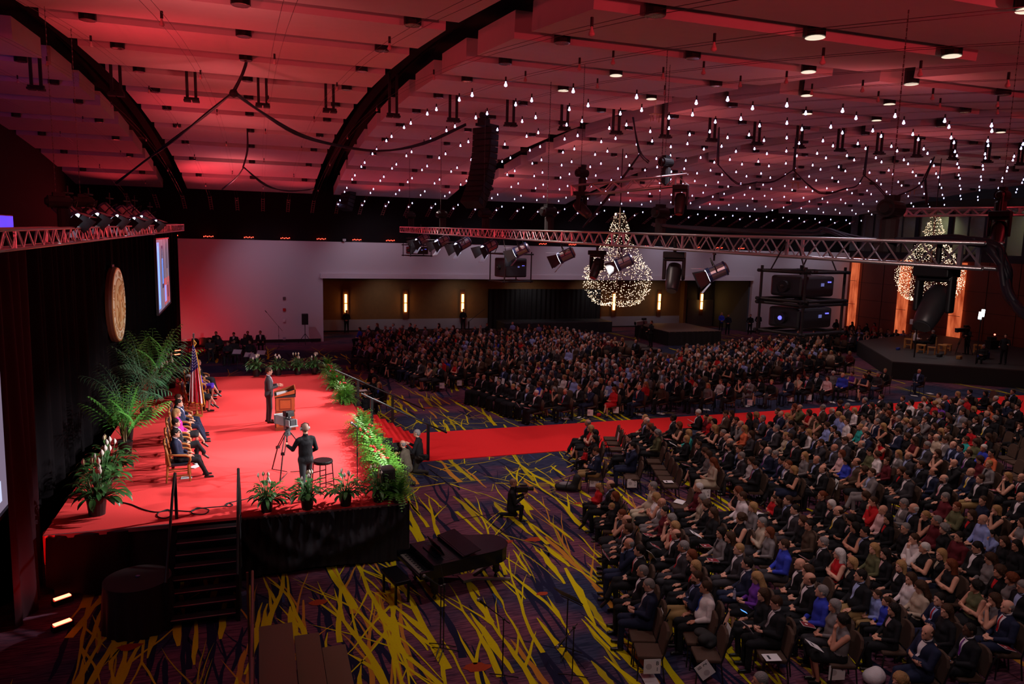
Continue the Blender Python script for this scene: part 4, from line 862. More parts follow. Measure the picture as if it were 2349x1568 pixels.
# fixtures
M_blue = mat('fresnel_blue', (.03, .05, .16), .4, .3); M_alu = mat('fixture_silver', (.42, .38, .42), .35, .8, noise=.2, nscale=20); M_hot = mat('lens_hot', (1, 1, 1), .3, emis=(.85, .88, 1), es=7, nomis=True); M_barn = mat('barndoor_black', (.015, .015, .018), .5); M_barnw = mat('barndoor_lit', (.55, .56, .66), .35, .3)  # pale barn door copy has the lamp's spill put into its colour
def fres_parts():
    out = []
    b = MB(); b.cyl((-.30, 0, 0), (.08, 0, 0), .17, n=16); b.cyl((-.36, 0, 0), (-.30, 0, 0), .12, .17, 16); out.append(b.mesh('housing', M_alu))
    b = MB(); b.cyl((.06, 0, 0), (.14, 0, 0), .185, n=16); b.cyl((-.32, 0, 0), (-.28, 0, 0), .18, n=16)
    for i in range(6): a = i * 1.047; b.box((-.1, math.cos(a) * .175, math.sin(a) * .175), (.36, .02, .02))
    out.append(b.mesh('ring', M_blue))
    b = MB(); b.cyl((.141, 0, 0), (.15, 0, 0), .15, n=16); out.append(b.mesh('lens', M_hot))
    for k, a in enumerate((0, PI / 2, PI, -PI / 2)):
        b = MB(); b.M = Matrix.Translation((.15, 0, 0)) @ Matrix.Rotation(a, 4, 'X'); w = .19
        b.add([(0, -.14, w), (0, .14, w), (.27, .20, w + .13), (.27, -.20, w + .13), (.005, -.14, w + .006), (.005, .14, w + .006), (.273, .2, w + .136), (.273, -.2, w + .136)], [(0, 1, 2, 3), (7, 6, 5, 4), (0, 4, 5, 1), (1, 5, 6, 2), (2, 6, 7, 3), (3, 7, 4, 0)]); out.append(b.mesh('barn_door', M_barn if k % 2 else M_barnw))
    b = MB(); b.tube([(-.08, -.20, 0), (-.08, -.22, .16), (-.08, 0, .36), (-.08, .22, .16), (-.08, .20, 0)], .014, 6); out.append(b.mesh('yoke', M_black)); return out
FR = fres_parts()
def fresnel(loc, target, lab, sc=1, grp='spotlights on the long truss', hang=True):
    e = bpy.data.objects.new('spotlight', None); COL.objects.link(e); e.empty_display_size = .1; tag(e, lab, 'spotlight', grp)
    d = Vector(target) - Vector(loc); M = frame(loc, d) @ Matrix.Scale(sc, 4); e.matrix_world = M
    hs = None
    for me in FR:
        o = bpy.data.objects.new(me.name.split('.')[0], me); link(o, hs if hs and o.name.split('.')[0] in ('ring', 'lens', 'barn_door') else e)
        if hs is None: hs = o
    b = MB(); up = M.to_3x3().inverted() @ Vector((0, 0, 1)); up.normalize(); b.cyl(up * .30, up * .62 / 1.0, .022); b.cyl(up * .46 + Vector((0, -.24, 0)), up * .46 + Vector((0, .24, 0)), .02); b.build('clamp', M_black, e)
for i, (px, py, sc, lab) in enumerate(((965, 552, 1.35, 'spotlight at the far end of the long truss, lens shining at the stage'), (1010, 556, 1.25, 'second spotlight from the far end of the long truss'), (1057, 562, 1.25, 'third spotlight from the far end of the long truss'), (1118, 568, 1.1, 'fourth spotlight from the far end of the long truss'), (1190, 576, 1.0, 'spotlight right above the hanging black projector frame'), (1292, 588, .92, 'spotlight just left of the large chandelier'), (1425, 604, .82, 'blue rimmed spotlight in front of the large chandelier'), (1636, 627, .78, 'blue rimmed spotlight with bright barn doors, nearest on the long truss'))):
    p = PX_(px, py, 8.0); fresnel(p, (p.x - 3.0, p.y + 1.6, p.z - 1.7) if i > 3 else (p.x - 3, p.y - .6, p.z - 1.6), lab, sc)
for i, (px, py) in enumerate(((158, 490), (205, 488), (253, 492), (292, 498), (310, 494), (345, 504))):
    p = PX_(px, py, -3.6); fresnel(p, (p.x + 2.2, p.y - .5, p.z - 2.3), 'spotlight on top of the curtain truss, %s from the near end' % nth[i], .9 if i < 3 else 1.0, 'spotlights on the curtain truss')
def mover(loc, rz, tilt, sc, lab):
    e = empty('moving_head_light', loc, rz, lab, 'moving head light', None, sc)
    b = MB(); b.box((0, 0, -.06), (.38, .46, .14)); b.cyl((0, 0, 0), (0, 0, .42), .04); b.build('base', M_black, e, bevel=.03)
    b = MB()
    for s in (-1, 1): b.box((0, s * .21, -.36), (.16, .07, .50)); 
    b.box((0, 0, -.16), (.18, .46, .08)); b.build('yoke', M_black, e, bevel=.025)
    b = MB(); b.M = Matrix.Translation((0, 0, -.52)) @ Matrix.Rotation(tilt, 4, 'Y'); b.lathe([(.06, .30), (.14, .26), (.17, .12), (.16, -.02), (.15, -.22), (.13, -.36), (.115, -.38)], 18); b.build('head', mat('mover_head', (.022, .022, .026), .42), e, smooth=True)
    b = MB(); b.M = Matrix.Translation((0, 0, -.52)) @ Matrix.Rotation(tilt, 4, 'Y'); b.lathe([(.112, -.385), (.108, -.39)], 18); b.build('lens', mat('lens_dark', (.05, .05, .055), .15), e)
for px, py, dx, sc, rz, tl, lab in ((1370, 575, 8, .78, .5, .5, 'black moving head lamp hanging left of the blue spotlight at the chandelier'), (1548, 578, 8, .92, .9, .55, 'black moving head lamp hanging between the two blue spotlights'), (2150, 612, 8, .92, .3, .75, 'big black moving head lamp in front of the second chandelier'), (2296, 485, 9.5, .55, .5, .4, 'black moving head lamp near the right picture edge'), (1562, 425, 9, .75, .9, .3, 'black moving head lamp under the short hanging truss'), (1335, 440, 9, .75, 2.2, .9, 'black moving head lamp at the left end of the short hanging truss')):
    p = PX_(px, py, dx) if dx != 9 else PD(px, py, 18 - (px - 1315) / 263); mover(p, rz, tl, sc, lab)
# chain hoists
def hoist(px, py, X, top, lab, sc=1):
    p = PX_(px, py, X) if X != 9.2 else PD(px, py, 18 - (px - 1315) / 263); e = empty('chain_hoist', p, .4, lab, 'chain hoist', 'chain hoists', sc)
    b = MB(); b.cyl((-.24, 0, 0), (.24, 0, 0), .15, n=16); b.cyl((.24, 0, 0), (.30, 0, 0), .12, .08, 12); b.cyl((-.30, 0, 0), (-.24, 0, 0), .08, .12, 12); b.box((.0, 0, .17), (.26, .16, .1)); b.build('motor', M_black, e, smooth=False)
    b = MB(); b.lathe([(.08, -.75), (.15, -.72), (.15, -.18), (.10, -.14)], 12, c=(.1, .05, 0)); b.build('chain_bag', M_dark, e)
    b = MB(); n = int(((vz(p.y) - p.z) / sc - .22) / .07)
    for i in range(n): b.box((-.06 + (.004 if i % 2 else 0), 0, .2 + i * .07 * 1.0), (.022 if i % 2 else .008, .008 if i % 2 else .022, .06))
    b.build('chain', mat('chain_steel', (.10, .09, .09), .5, .4), e)
for px, py, X, top, lab, sc in ((2045, 478, 7.9, 3.6, 'large chain hoist with a round yellow and red label above the right truss end', .78), (1515, 487, 7.95, 3.4, 'chain hoist above the long truss beside the large chandelier', .75), (1258, 485, 8, 3.6, 'chain hoist above the truss, second one right of the big line array', .95), (1112, 490, 8, 3.6, 'chain hoist on the long truss just under the big line array', .95), (1013, 492, 8, 3.6, 'chain hoist on the long truss left of the big line array', 1.0), (941, 494, 8, 3.6, 'chain hoist at the far end of the long truss', 1.05), (2300, 448, 9.6, 3, 'chain hoist above the slim truss at the right edge', .5), (1528, 372, 9.2, 2.9, 'chain hoist holding the right end of the short truss', .7), (1335, 397, 9.2, 2.9, 'chain hoist holding the left end of the short truss', .65), (135, 462, -3.7, 3.0, 'chain hoist at the near part of the curtain truss', .8), (190, 463, -3.7, 3.0, 'second chain hoist on the curtain truss', .8)):
    hoist(px, py, X, top, lab, sc)
# round label on the big hoist
# line arrays
def line_array(top, n, sc, lab, yaw, curl):
    e = empty('line_array', top, yaw, lab, 'line array speaker', 'line array speakers', sc)
    b = MB(); b.box((.15, 0, .02), (1.05, .5, .12)); b.box((-.1, 0, .18), (.5, .3, .22)); b.cyl((-.28, 0, .42), (.12, 0, .42), .13, n=12); b.build('fly_frame', M_black, e)
    b = MB(); 
    for i in range(50): b.box((-.06, 0, .5 + i * .07), (.02, .012, .05))
    b.build('chain', MATS['chain_steel'], e)
    x, z, a = .05, -.08, 0
    for i in range(n):
        b = MB(); R = Matrix.Rotation(a, 3, 'Y'); c = Vector((x, 0, z)) + R @ Vector((0, 0, -.14)); b.box(c, (.55, 1.05, .25), 0, R=R); b.box(c + R @ Vector((-.29, 0, 0)), (.04, .98, .21), 1, R=R); b.build('speaker_box', [M_black, M_dark], e, bevel=.02)
        q = R @ Vector((0, 0, -.275)); x += q.x; z += q.z; a += curl * (1 + i * .16)
PDa = PD(1113, 288, 28); line_array(PDa, 13, .86, 'big curved black line array speaker hanging left of the short truss', .6, .026)
line_array(PD(800, 400, 50), 9, .95, 'smaller black line array speaker hanging far behind over the white wall', .5, .03)
# projector cages
def cage(c, w, d, h, lab, levels=2):
    e = empty('projector_frame', c, .25, lab, 'projector rig', 'hanging projector frames'); b = MB(); hs = [0, -h * .47, -h * .53, -h]
    for z in hs if levels == 2 else (0, -h):
        for s in (-1, 1): b.cyl((-w / 2 - .08, s * d / 2, z), (w / 2 + .08, s * d / 2, z), .026, n=8); b.cyl((s * w / 2, -d / 2 - .08, z), (s * w / 2, d / 2 + .08, z), .026, n=8)
    for sx in (-1, 1):
        for sy in (-1, 1): b.cyl((sx * w / 2, sy * d / 2, .08), (sx * w / 2, sy * d / 2, -h - .05), .022, n=8); b.cyl((sx * w / 2 * .8, sy * d / 2 * .8, 0), (sx * w / 2 * .7, sy * .1, .46), .012, n=6)
    b.build('frame', M_black, e)
    for i in range(levels):
        z = -h * .24 - i * h * .52 if levels == 2 else -h / 2; b = MB(); b.box((0, 0, z), (w * .84, d * .72, h * (.34 if levels == 2 else .7))); b.build('projector', mat('projector_black', (.014, .014, .018), .45), e, bevel=.04)
        b = MB(); b.cyl((-w * .42, .0, z), (-w * .50, 0, z), .09, n=14); b.sphere((-w * .50, 0, z), .035, 8, 1 if (i == 1) else 0); b.build('lens', [M_black, mat('blue_lens', (.1, .1, .8), .2, emis=(.15, .15, 1), es=1.6)], e)
        b = MB(); b.box((w * .1, -d * .365, z + .03), (.07, .01, .05), 0); b.box((w * .25, -d * .365, z + .07), (.03, .01, .02), 1); b.box((w * .3, -d * .365, z + .07), (.03, .01, .02), 1); b.build('display', [mat('lcd', (.1, .1, .2), .4, emis=(.10, .12, .35), es=.8), MATS['blue_lens']], e)
p = PX_(1843, 622, 8.2); cage(p, 1.0, .8, .95, 'double black projector rig hanging from clamps under the long truss')
p = PX_(1172, 582, 8); cage(p + Vector((0, 0, .0)), 1.05, .9, .9, 'single black projector frame hanging in front of the white wall', 1)
p = PX_(957, 562, 8); cage(p, 1.2, .9, .55, 'small black projector frame at the far end of the long truss', 1)
# cable looms over truss
def loom(pts, lab, r=.03, n=3, X=8.0):
    R = random.Random(len(pts)); b = MB()
    for k in range(n):
        q = [Vector(p) + Vector((R.uniform(-.05, .05), R.uniform(-.05, .05), R.uniform(-.03, .03))) for p in pts]; out = []
        for i in range(len(q) - 1):
            a, b_, c, d = q[max(i - 1, 0)], q[i], q[i + 1], q[min(i + 2, len(q) - 1)]
            for j in range(4):
                t = j / 4; out.append(.5 * ((2 * b_) + (c - a) * t + (2 * a - 5 * b_ + 4 * c - d) * t * t + (3 * b_ - a - 3 * c + d) * t ** 3))
        b.tube(out + [q[-1]], r / (n ** .5) * 1.2, 6)
    o = b.build('cable_bundle', mat('cable_navy', (.012, .014, .028), .5), smooth=True); tag(o, lab, 'cable')
loom([PX_(1500, 515, 8), PX_(1640, 527, 8), PX_(1740, 530, 8), PX_(1860, 534, 8), PX_(1900, 528, 8), PX_(1960, 545, 8), PX_(2060, 552, 8), PX_(2170, 543, 8), PX_(2240, 552, 8)], 'dark cable bundle lying along the top of the long truss', .05, 7)
loom([PX_(2160, 548, 8), PX_(2250, 556, 8), PX_(2285, 575, 8), PX_(2302, 625, 8), PX_(2315, 670, 8), PX_(2349, 715, 8), PX_(2400, 745, 8)], 'thick dark cable bundle falling from the right end of the long truss', .10, 9)
def vsag(pts, lab, r=.03, n=2): loom(pts, lab, r, n)
D1 = 20
hub = (533, 212)
vsag([PD(590, 15, D1), PD(578, 60, D1), PD(560, 150, D1), PD(536, 212, D1)], 'thick black cable rising from the knot to the ceiling over the stage', .05)
vsag([PD(533, 212, D1), PD(470, 265, 21), PD(400, 322, 22), PD(330, 368, 24), PD(265, 420, 26)], 'black cable running from the ceiling knot down to the curtain truss', .035)
vsag([PD(540, 212, D1), PD(600, 255, 22), PD(680, 305, 24), PD(760, 330, 26), PD(870, 345, 27), PD(970, 330, 27.5), PD(1068, 286, 28)], 'black cable swooping from the ceiling knot to the big line array', .045)
b = MB(); b.sphere(PD(536, 214, D1), .12, 8); o = b.build('cable_knot', M_dark); tag(o, 'black knot where the ceiling cables meet over the stage', 'cable')
vsag([PD(569, 302, 30), PD(566, 345, 30), PD(560, 384, 30)], 'short black cable dropping from the ceiling above the far stage', .04)
vsag([PD(560, 384, 30), PD(540, 408, 31), PD(512, 434, 32)], 'black cable going down left from the far ceiling knot', .03)
vsag([PD(562, 384, 30), PD(610, 425, 32), PD(660, 438, 34), PD(720, 434, 36)], 'black cable swooping right from the far ceiling knot', .03)
vsag([PX_(1455, 268, 10), PX_(1465, 345, 10), PX_(1492, 372, 9.4)], 'black cable dropping from the ceiling to the short truss hoist', .022)
vsag([PX_(1470, 350, 9.6), PX_(1430, 405, 9), PX_(1385, 460, 8.6), PX_(1340, 520, 8)], 'black cable slanting down from the short truss to the long truss', .025)
vsag([PD(1648, 292, 26), PD(1648, 375, 26)], 'black cable hanging from the ceiling, first of the swagged row', .025)
for i, (a, m_, c) in enumerate((((1648, 375), (1690, 420), (1740, 418)), ((1740, 418), (1775, 415), (1823, 390)), ((1823, 390), (1880, 442), (1945, 432)), ((1945, 432), (1965, 425), (1985, 402)), ((1985, 402), (2010, 425), (2040, 455)), ((2122, 412), (2100, 430), (2060, 450)))):
    vsag([PD(*a, 26), PD(*m_, 26), PD(*c, 26)], 'black cable swag under the ceiling, %s of the row from the left' % nth[i], .02)
for i, (a, c) in enumerate((((1825, 315), (1823, 392)), ((1990, 335), (1984, 402)), ((2142, 360), (2122, 412)), ((2122, 412), (2128, 470)))):
    vsag([PD(*a, 26), PD(*c, 26)], 'short upright black cable holding the swags, %s from the left' % nth[i], .028)
# chandeliers of tiny lights
M_fairy = mat('fairy_light', (1, .8, .6), .5, emis=(1, .70, .44), es=5.5, nomis=True); M_crys = mat('crystal', (.5, .42, .36), .2)
def chandelier(c, sc, lab, seed):
    R = random.Random(seed); e = empty('chandelier', c, 0, lab, 'chandelier', 'chandeliers of tiny lights', sc)
    prof = [(.24, 4.75), (.34, 4.4), (.46, 4.05), (.55, 3.9), (.38, 3.78), (.62, 3.4), (.90, 3.05), (1.18, 2.6), (1.45, 2.15), (1.70, 1.85), (1.76, 1.6), (1.74, 1.2), (1.66, .8), (1.50, .45), (1.22, .15), (.85, .0), (.45, .12), (.2, .2)]
    b = MB(); f = MB()
    seg = [(prof[i], prof[i + 1]) for i in range(len(prof) - 1)]; ar = [max(.02, (a[0] + c_[0]) * math.hypot(a[0] - c_[0], a[1] - c_[1])) for a, c_ in seg]
    for k in range(1500 if seed == 3 else 2400):
        (a, c_) = R.choices(seg, ar)[0]; t = R.random(); r = (a[0] + (c_[0] - a[0]) * t) * R.uniform(.86, 1.03); z = a[1] + (c_[1] - a[1]) * t; th = R.uniform(0, 2 * PI); x, y = r * math.cos(th), r * math.sin(th)
        s = R.uniform(.012, .019); b.add([(x - s, y, z), (x, y - s, z), (x + s, y, z), (x, y + s, z), (x, y, z + s), (x, y, z - s)], [(0, 1, 4), (1, 2, 4), (2, 3, 4), (3, 0, 4), (1, 0, 5), (2, 1, 5), (3, 2, 5), (0, 3, 5)])
    o = b.build('fairy_lights', M_fairy, e); o['kind'] = 'stuff'
    for z, r in ((1.65, 1.72), (2.55, .82), (3.9, .52), (.4, 1.4)):
        pts = [(r * math.cos(t), r * math.sin(t), z) for t in np.linspace(0, 2 * PI, 37)]; f.tube(pts, .012, 4)
    for i in range(20):
        t = i * PI / 10; f.tube([(p_[0] * math.cos(t) * .97, p_[0] * math.sin(t) * .97, p_[1]) for p_ in prof], .004, 3)
    f.cyl((0, 0, 0), (0, 0, 5.0), .03); f.build('frame', mat('chandelier_wire', (.16, .11, .08), .4, .4), e)
    b = MB(); b.cyl((0, 0, 4.9), (0, 0, 8.5), .025); b.build('hanging_cable', M_black, e)
c = PD(1413, 700, 38.5); chandelier(c, 1.0, 'large chandelier of tiny warm lights hanging before the white wall', 3)
c = PD(2126, 690, 40); chandelier(c, .95, 'second chandelier of tiny warm lights, half hidden by the black moving head lamp', 5)
# small frameworks in the ceiling (far chandelier tops) 
for i, (px, py) in enumerate(((1503, 262), (1825, 418), (2018, 325), (2093, 435))):
    p = PD(px, py, 24 + i * 4); b = MB()
    b.cyl((0, 0, 0), (0, 0, max(.3, vz(p.y) - p.z)), .008, n=4)
    for s in (-1, 1): b.box((s * .15, 0, -.12), (.02, .02, .25)); b.box((0, s * .12, -.1), (.02, .02, .2))
    b.box((0, 0, 0), (.36, .28, .02)); o = b.build('bracket', mat('gold_bracket', (.55, .40, .22), .4, .3), loc=p); tag(o, 'small pale gold bracket under the ceiling, %s from the left' % nth[i], 'bracket')
# camera platforms and far stage
def platform(lo, hi, h, lab, top=None):
    e = empty('platform', ((lo[0] + hi[0]) / 2, (lo[1] + hi[1]) / 2, 0), 0, lab, 'platform'); dx, dy = hi[0] - lo[0], hi[1] - lo[1]
    b = MB(); b.box((0, 0, h - .03), (dx, dy, .06)); b.build('deck', top or mat('grey_deck', (.05, .05, .055), .6), e)
    b = MB(); b.grid(lambda u, v: (-dx / 2 + dx * u, -dy / 2 - .01 + .015 * math.sin(u * 60), (h - .04) * v + .01), 120, 1); b.grid(lambda u, v: (-dx / 2 - .01 + .015 * math.sin(u * 60), dy / 2 - dy * u, (h - .04) * v + .01), 120, 1); b.box((0, 0, (h - .06) / 2), (dx - .06, dy - .06, h - .08)); b.build('skirt', M_dark, e)
platform((22.9, 42.4), (25.1, 46.6), .6, 'low grey topped camera platform among the empty chairs')
platform((28.6, 47.5), (33.2, 52.6), 1.05, 'brown topped dark platform behind the camera platform', mat('brown_deck', (.14, .09, .08), .6))
platform((18.5, 55.5), (28.0, 58.0), .9, 'long black stage in the brown recess behind the empty chairs')
poly_ = [(34.9, 33.0), (41.5, 28.2), (49.5, 30.5), (49.5, 44), (40, 41)]
e = empty('interview_platform', (0, 0, 0), 0, 'large black skirted interview platform at the right edge', 'platform')
b = MB(); b.prism(poly_, .98, 1.04); b.build('deck', mat('grey_deck', (.1, .1, .11)), e)
b = MB(); b.prism([(x * .999 + .03, y * .999 + .03) for x, y in poly_], .01, .98); b.build('skirt', M_dark, e)
# bright LED panels and kit on the interview platform
p = P(2235, 830, 1.04); e = empty('light_panel_stand', (P(2238, 835, 1.04).x, P(2238, 835, 1.04).y, 1.04), .5, 'stand with two glowing narrow light panels on the interview platform', 'lamp')
b = MB(); b.cyl((0, 0, 0), (.1, 0, 2.6), .03, n=6); b.box((.1, 0, 2.55), (.5, .04, .04)); b.build('stand', M_black, e)
for s in (-1, 1): b = MB(); b.box((.1 + s * .35, 0, 2.9 + s * .05), (.10, .16, .42), R=Matrix.Rotation(.3, 3, 'Y')); b.build('light_panel', mat('panel_glow', (1, 1, 1), .5, emis=(.75, .95, 1), es=4, nomis=True), e)
M_pine = mat('pine_chair', (.52, .24, .07), .5)
def pine_chair(px, py, rz, lab):
    p = P(px, py, 1.04); e = empty('wooden_chair', (p.x, p.y, 1.04), rz, lab, 'chair', 'pine chairs on the interview platform'); b = MB(); b.box((0, 0, .44), (.44, .44, .04)); b.build('seat', M_pine, e); b = MB()
    for y in np.linspace(-.19, .19, 6): b.box((-.21, y, .78), (.02, .035, .5))
    b.box((-.21, 0, 1.04), (.03, .46, .06)); b.build('backrest', M_pine, e)
    for sx in (-1, 1):
        for sy in (-1, 1): b = MB(); b.box((sx * .19, sy * .19, .22), (.04, .04, .44)); b.build('leg', M_pine, e)
pine_chair(2136, 812, 2.2, 'pine slat back chair of the interviewer with headphones')
pine_chair(2100, 800, .3, 'pine slat back chair of the man in the white shirt')
for px, py, s_, lab in ((2083, 798, .62, 'small pine side table left of the pine chairs'), (2160, 812, .6, 'small pine side table right of the interviewer'), (2112, 808, .5, 'low wooden crate between the pine chairs'), (2242, 808, .5, 'wooden crate under the light stand'), (2172, 803, .4, 'low pine box beside the right side table')):
    p = P(px, py, 1.04); e = empty('side_table', (p.x, p.y, 1.04), .6, lab, 'side table', 'pine tables on the interview platform'); b = MB(); b.box((0, 0, s_ - .02), (.6, .5, .05)); b.build('table_top', M_pine, e); b = MB()
    for sx in (-1, 1):
        for sy in (-1, 1): b.box((sx * .26, sy * .2, s_ / 2 - .02), (.06, .06, s_ - .04))
    b.box((0, 0, s_ * .4), (.5, .4, .04)); b.build('legs', M_pine, e)
for px, py, w, c, lab in ((2155, 818, .4, (.02, .02, .02), 'black case on the front edge of the interview platform'), (2060, 802, .3, (.02, .05, .35), 'blue bag under the pine table'), (2255, 822, .8, (.02, .04, .30), 'blue bag lying on the interview platform'), (2200, 823, .4, (.4, .2, .05), 'small yellow tray on the interview platform')):
    p = P(px, py, 1.04); b = MB(); b.box((0, 0, w * .25), (w, w * .6, w * .5)); o = b.build('case', mat('c%d' % px, c, .6), loc=(p.x, p.y, 1.04), rz=.4, bevel=.03); tag(o, lab, 'case')
p = P(2142, 830, 1.04); e = empty('video_monitor', (37.6, 34.0, 1.04), 2.2, 'video camera with a bright blue viewfinder hood behind the interviewer', 'video camera')
b = MB(); b.cyl((0, 0, 0), (0, 0, 1.7), .04); b.box((0, 0, 1.85), (.5, .3, .35)); b.build('body', M_dark, e); b = MB(); b.box((.2, 0, 2.15), (.4, .3, .28), 0); b.box((-.01, 0, 2.12), (.02, .24, .2), 1); b.build('viewfinder', [mat('hood_white', (.5, .55, .7), .5), mat('vf_blue', (.1, .2, .9), .5, emis=(.2, .35, 1), es=2)], e)
# handrail on the far recess steps
rail([(PY(1075, 757, 57).x, 57, .9), (PY(1112, 725, 57).x, 57, 1.9)], 'thin dark handrail of the steps up to the recess stage', [(PY(1075, 757, 57).x, 57, 0, .9)], .02)
for i, (px, py, lab) in enumerate(((1590, 780, 'thin dark handrail beside the brown topped platform'),)):
    p = P(px, py, 0); rail([(p.x, p.y, 1.0), (p.x + 1.6, p.y + 1.2, .3 if i else .1)], lab, [(p.x, p.y, 0, 1.0)], .02)
# papers on the floor beside the aisle
for i, (px, py, lab) in enumerate(((1298, 960, 'white sheet on the carpet in front of the blue suited man'), (1332, 957, 'small crumpled white paper left of the woman in red'), (1466, 950, 'folded white paper on the carpet by the aisle edge'), (1516, 948, 'white sheet under the seat of the white haired man'), (1620, 939, 'two white sheets on the carpet right of the grey cardigan'), (1712, 931, 'white sheet on the carpet beyond the aisle, middle part'), (1909, 922, 'white sheet on the carpet near the right aisle side'), (1952, 918, 'second white sheet on the carpet near the right aisle side'), (2097, 907, 'white sheet by the bare feet of a woman at the aisle'), (2133, 902, 'white sheet under the last empty chair at the aisle'), (1559, 1150, 'white sheet lying at the seats behind the C 2 sign'), (1490, 1556, 'white leaflet lying on the carpet under the B 1 sign'), (1741, 1178, 'white sheet on an empty seat beside a grey jacket woman'))):
    z = .03 if i < 10 or i == 11 else .5; p = P(px, py, z); b = MB(); b.box((0, 0, 0), (.32, .26, .006), rz=i * .7); o = b.build('paper_sheet', M_white, loc=p); o.rotation_euler = (.05, .04, 0); tag(o, lab, 'paper', 'loose white sheets')
# ================================================================== bodies (smooth blended surfaces, one continuous mesh each)
class Body:
    def __init__(s): s.pr = []
    def cap(s, a, b, ra, rb=None, m=0, k=.03, sc=(1, 1, 1), sub=False, T=None):
        s.pr.append(('c', np.array(a, float), np.array(b, float), ra, ra if rb is None else rb, m, k, np.array(sc, float), sub, T)); return s
    def ell(s, c, r, m=0, k=.03, sub=False, T=None, R=None):
        s.pr.append(('e', np.array(c, float), np.array(r, float), 0, 0, m, k, None, sub, T)); return s
    def mesh(s, h):
        lo = np.full(3, 9.); hi = np.full(3, -9.)
        bb = []
        for p in s.pr:
            if p[0] == 'c':
                r = max(p[3], p[4]) * p[7].max(); pts = np.stack([p[1], p[2]]); l, u = pts.min(0) - r, pts.max(0) + r
            else: l, u = p[1] - p[2], p[1] + p[2]
            if p[9] is not None:
                M = p[9]; cs = np.array([[(l, u)[i][0], (l, u)[j][1], (l, u)[k][2]] for i in (0, 1) for j in (0, 1) for k in (0, 1)]) @ M[:3, :3].T + M[:3, 3]; l, u = cs.min(0), cs.max(0)
            l = l - p[6] - h * 2; u = u + p[6] + h * 2; bb.append((l, u))
            if not p[8]: lo = np.minimum(lo, l); hi = np.maximum(hi, u)
        n = np.ceil((hi - lo) / h).astype(int) + 1; F = np.full(n, .2, np.float32); Mt = np.zeros(n, np.int8)
        for p, (l, u) in zip(s.pr, bb):
            i0 = np.clip(np.floor((l - lo) / h).astype(int), 0, n - 1); i1 = np.clip(np.ceil((u - lo) / h).astype(int) + 1, 1, n)
            if (i1 <= i0).any(): continue
            X = np.stack(np.meshgrid(*[lo[a] + h * np.arange(i0[a], i1[a]) for a in range(3)], indexing='ij'), -1)
            if p[9] is not None: M = p[9]; X = (X - M[:3, 3]) @ M[:3, :3]
            if p[0] == 'c':
                sc = p[7]; a, b = p[1] / sc, p[2] / sc; q = X / sc; ab = b - a; L = ab @ ab + 1e-12; t = np.clip(((q - a) @ ab) / L, 0, 1)
                d = (np.linalg.norm(q - a - t[..., None] * ab, axis=-1) - (p[3] + (p[4] - p[3]) * t)) * min(1.15, float(sc.mean()))
            else:
                q = (X - p[1]) / p[2]; k0 = np.linalg.norm(q, axis=-1); k1 = np.linalg.norm(q / p[2], axis=-1) + 1e-9; d = k0 * (k0 - 1) / k1
            sl = tuple(slice(a, b) for a, b in zip(i0, i1)); f = F[sl]; k = p[6]
            if p[8]:
                d = -d; hh = np.clip(.5 - .5 * (f - d) / k, 0, 1); F[sl] = f * (1 - hh) + d * hh + k * hh * (1 - hh); continue
            mm = Mt[sl]; mm[d < f - .001] = p[5]
            hh = np.clip(.5 + .5 * (f - d) / k, 0, 1); F[sl] = f * (1 - hh) + d * hh - k * hh * (1 - hh)
        ins = F < 0; c = np.zeros(np.array(F.shape) - 1, np.int8)
        for i in (0, 1):
            for j in (0, 1):
                for q in (0, 1): c += ins[i:ins.shape[0] - 1 + i, j:ins.shape[1] - 1 + j, q:ins.shape[2] - 1 + q]
        act = (c > 0) & (c < 8); idx = np.argwhere(act); num = np.full(act.shape, -1, np.int64); num[act] = np.arange(len(idx)); acc = np.zeros((len(idx), 3)); cnt = np.zeros(len(idx))
        for ax in range(3):
            for o1 in (0, 1):
                for o2 in (0, 1):
                    off = np.zeros(3, int); oth = [a for a in range(3) if a != ax]; off[oth[0]] = o1; off[oth[1]] = o2; i0 = idx + off; i1 = i0.copy(); i1[:, ax] += 1
                    f0 = F[tuple(i0.T)]; f1 = F[tuple(i1.T)]; cr = (f0 < 0) != (f1 < 0); t = np.where(cr, f0 / (f0 - f1 + 1e-12), 0); pt = i0.astype(float); pt[:, ax] += t; acc[cr] += pt[cr]; cnt[cr] += 1
        V = lo + h * (acc / cnt[:, None]); vm = Mt[tuple((idx).T)]
        # choose the material of the most inside corner
        best = np.full(len(idx), 9.)
        for i in (0, 1):
            for j in (0, 1):
                for q in (0, 1):
                    cc = idx + [i, j, q]; f = F[tuple(cc.T)]; w = f < best; best[w] = f[w]; vm[w] = Mt[tuple(cc.T)][w]
        faces = []
        for ax in range(3):
            a1, a2 = [(1, 2), (2, 0), (0, 1)][ax]; s0 = [slice(None)] * 3; s1 = [slice(None)] * 3; s0[ax] = slice(0, -1); s1[ax] = slice(1, None)
            e = ins[tuple(s0)] != ins[tuple(s1)]; pos = np.argwhere(e); ok = (pos[:, a1] > 0) & (pos[:, a2] > 0) & (pos[:, a1] < ins.shape[a1] - 1) & (pos[:, a2] < ins.shape[a2] - 1); pos = pos[ok]
            flip = ins[tuple(pos.T)]; q = []
            for o1, o2 in ((1, 1), (0, 1), (0, 0), (1, 0)): c_ = pos.copy(); c_[:, a1] -= o1; c_[:, a2] -= o2; q.append(num[tuple(c_.T)])
            q = np.stack(q, 1); q[~flip] = q[~flip][:, ::-1]; faces.append(q)
        Fc = np.concatenate(faces); Fc = Fc[(Fc >= 0).all(1)]; return V, Fc, vm[Fc[:, 0]]
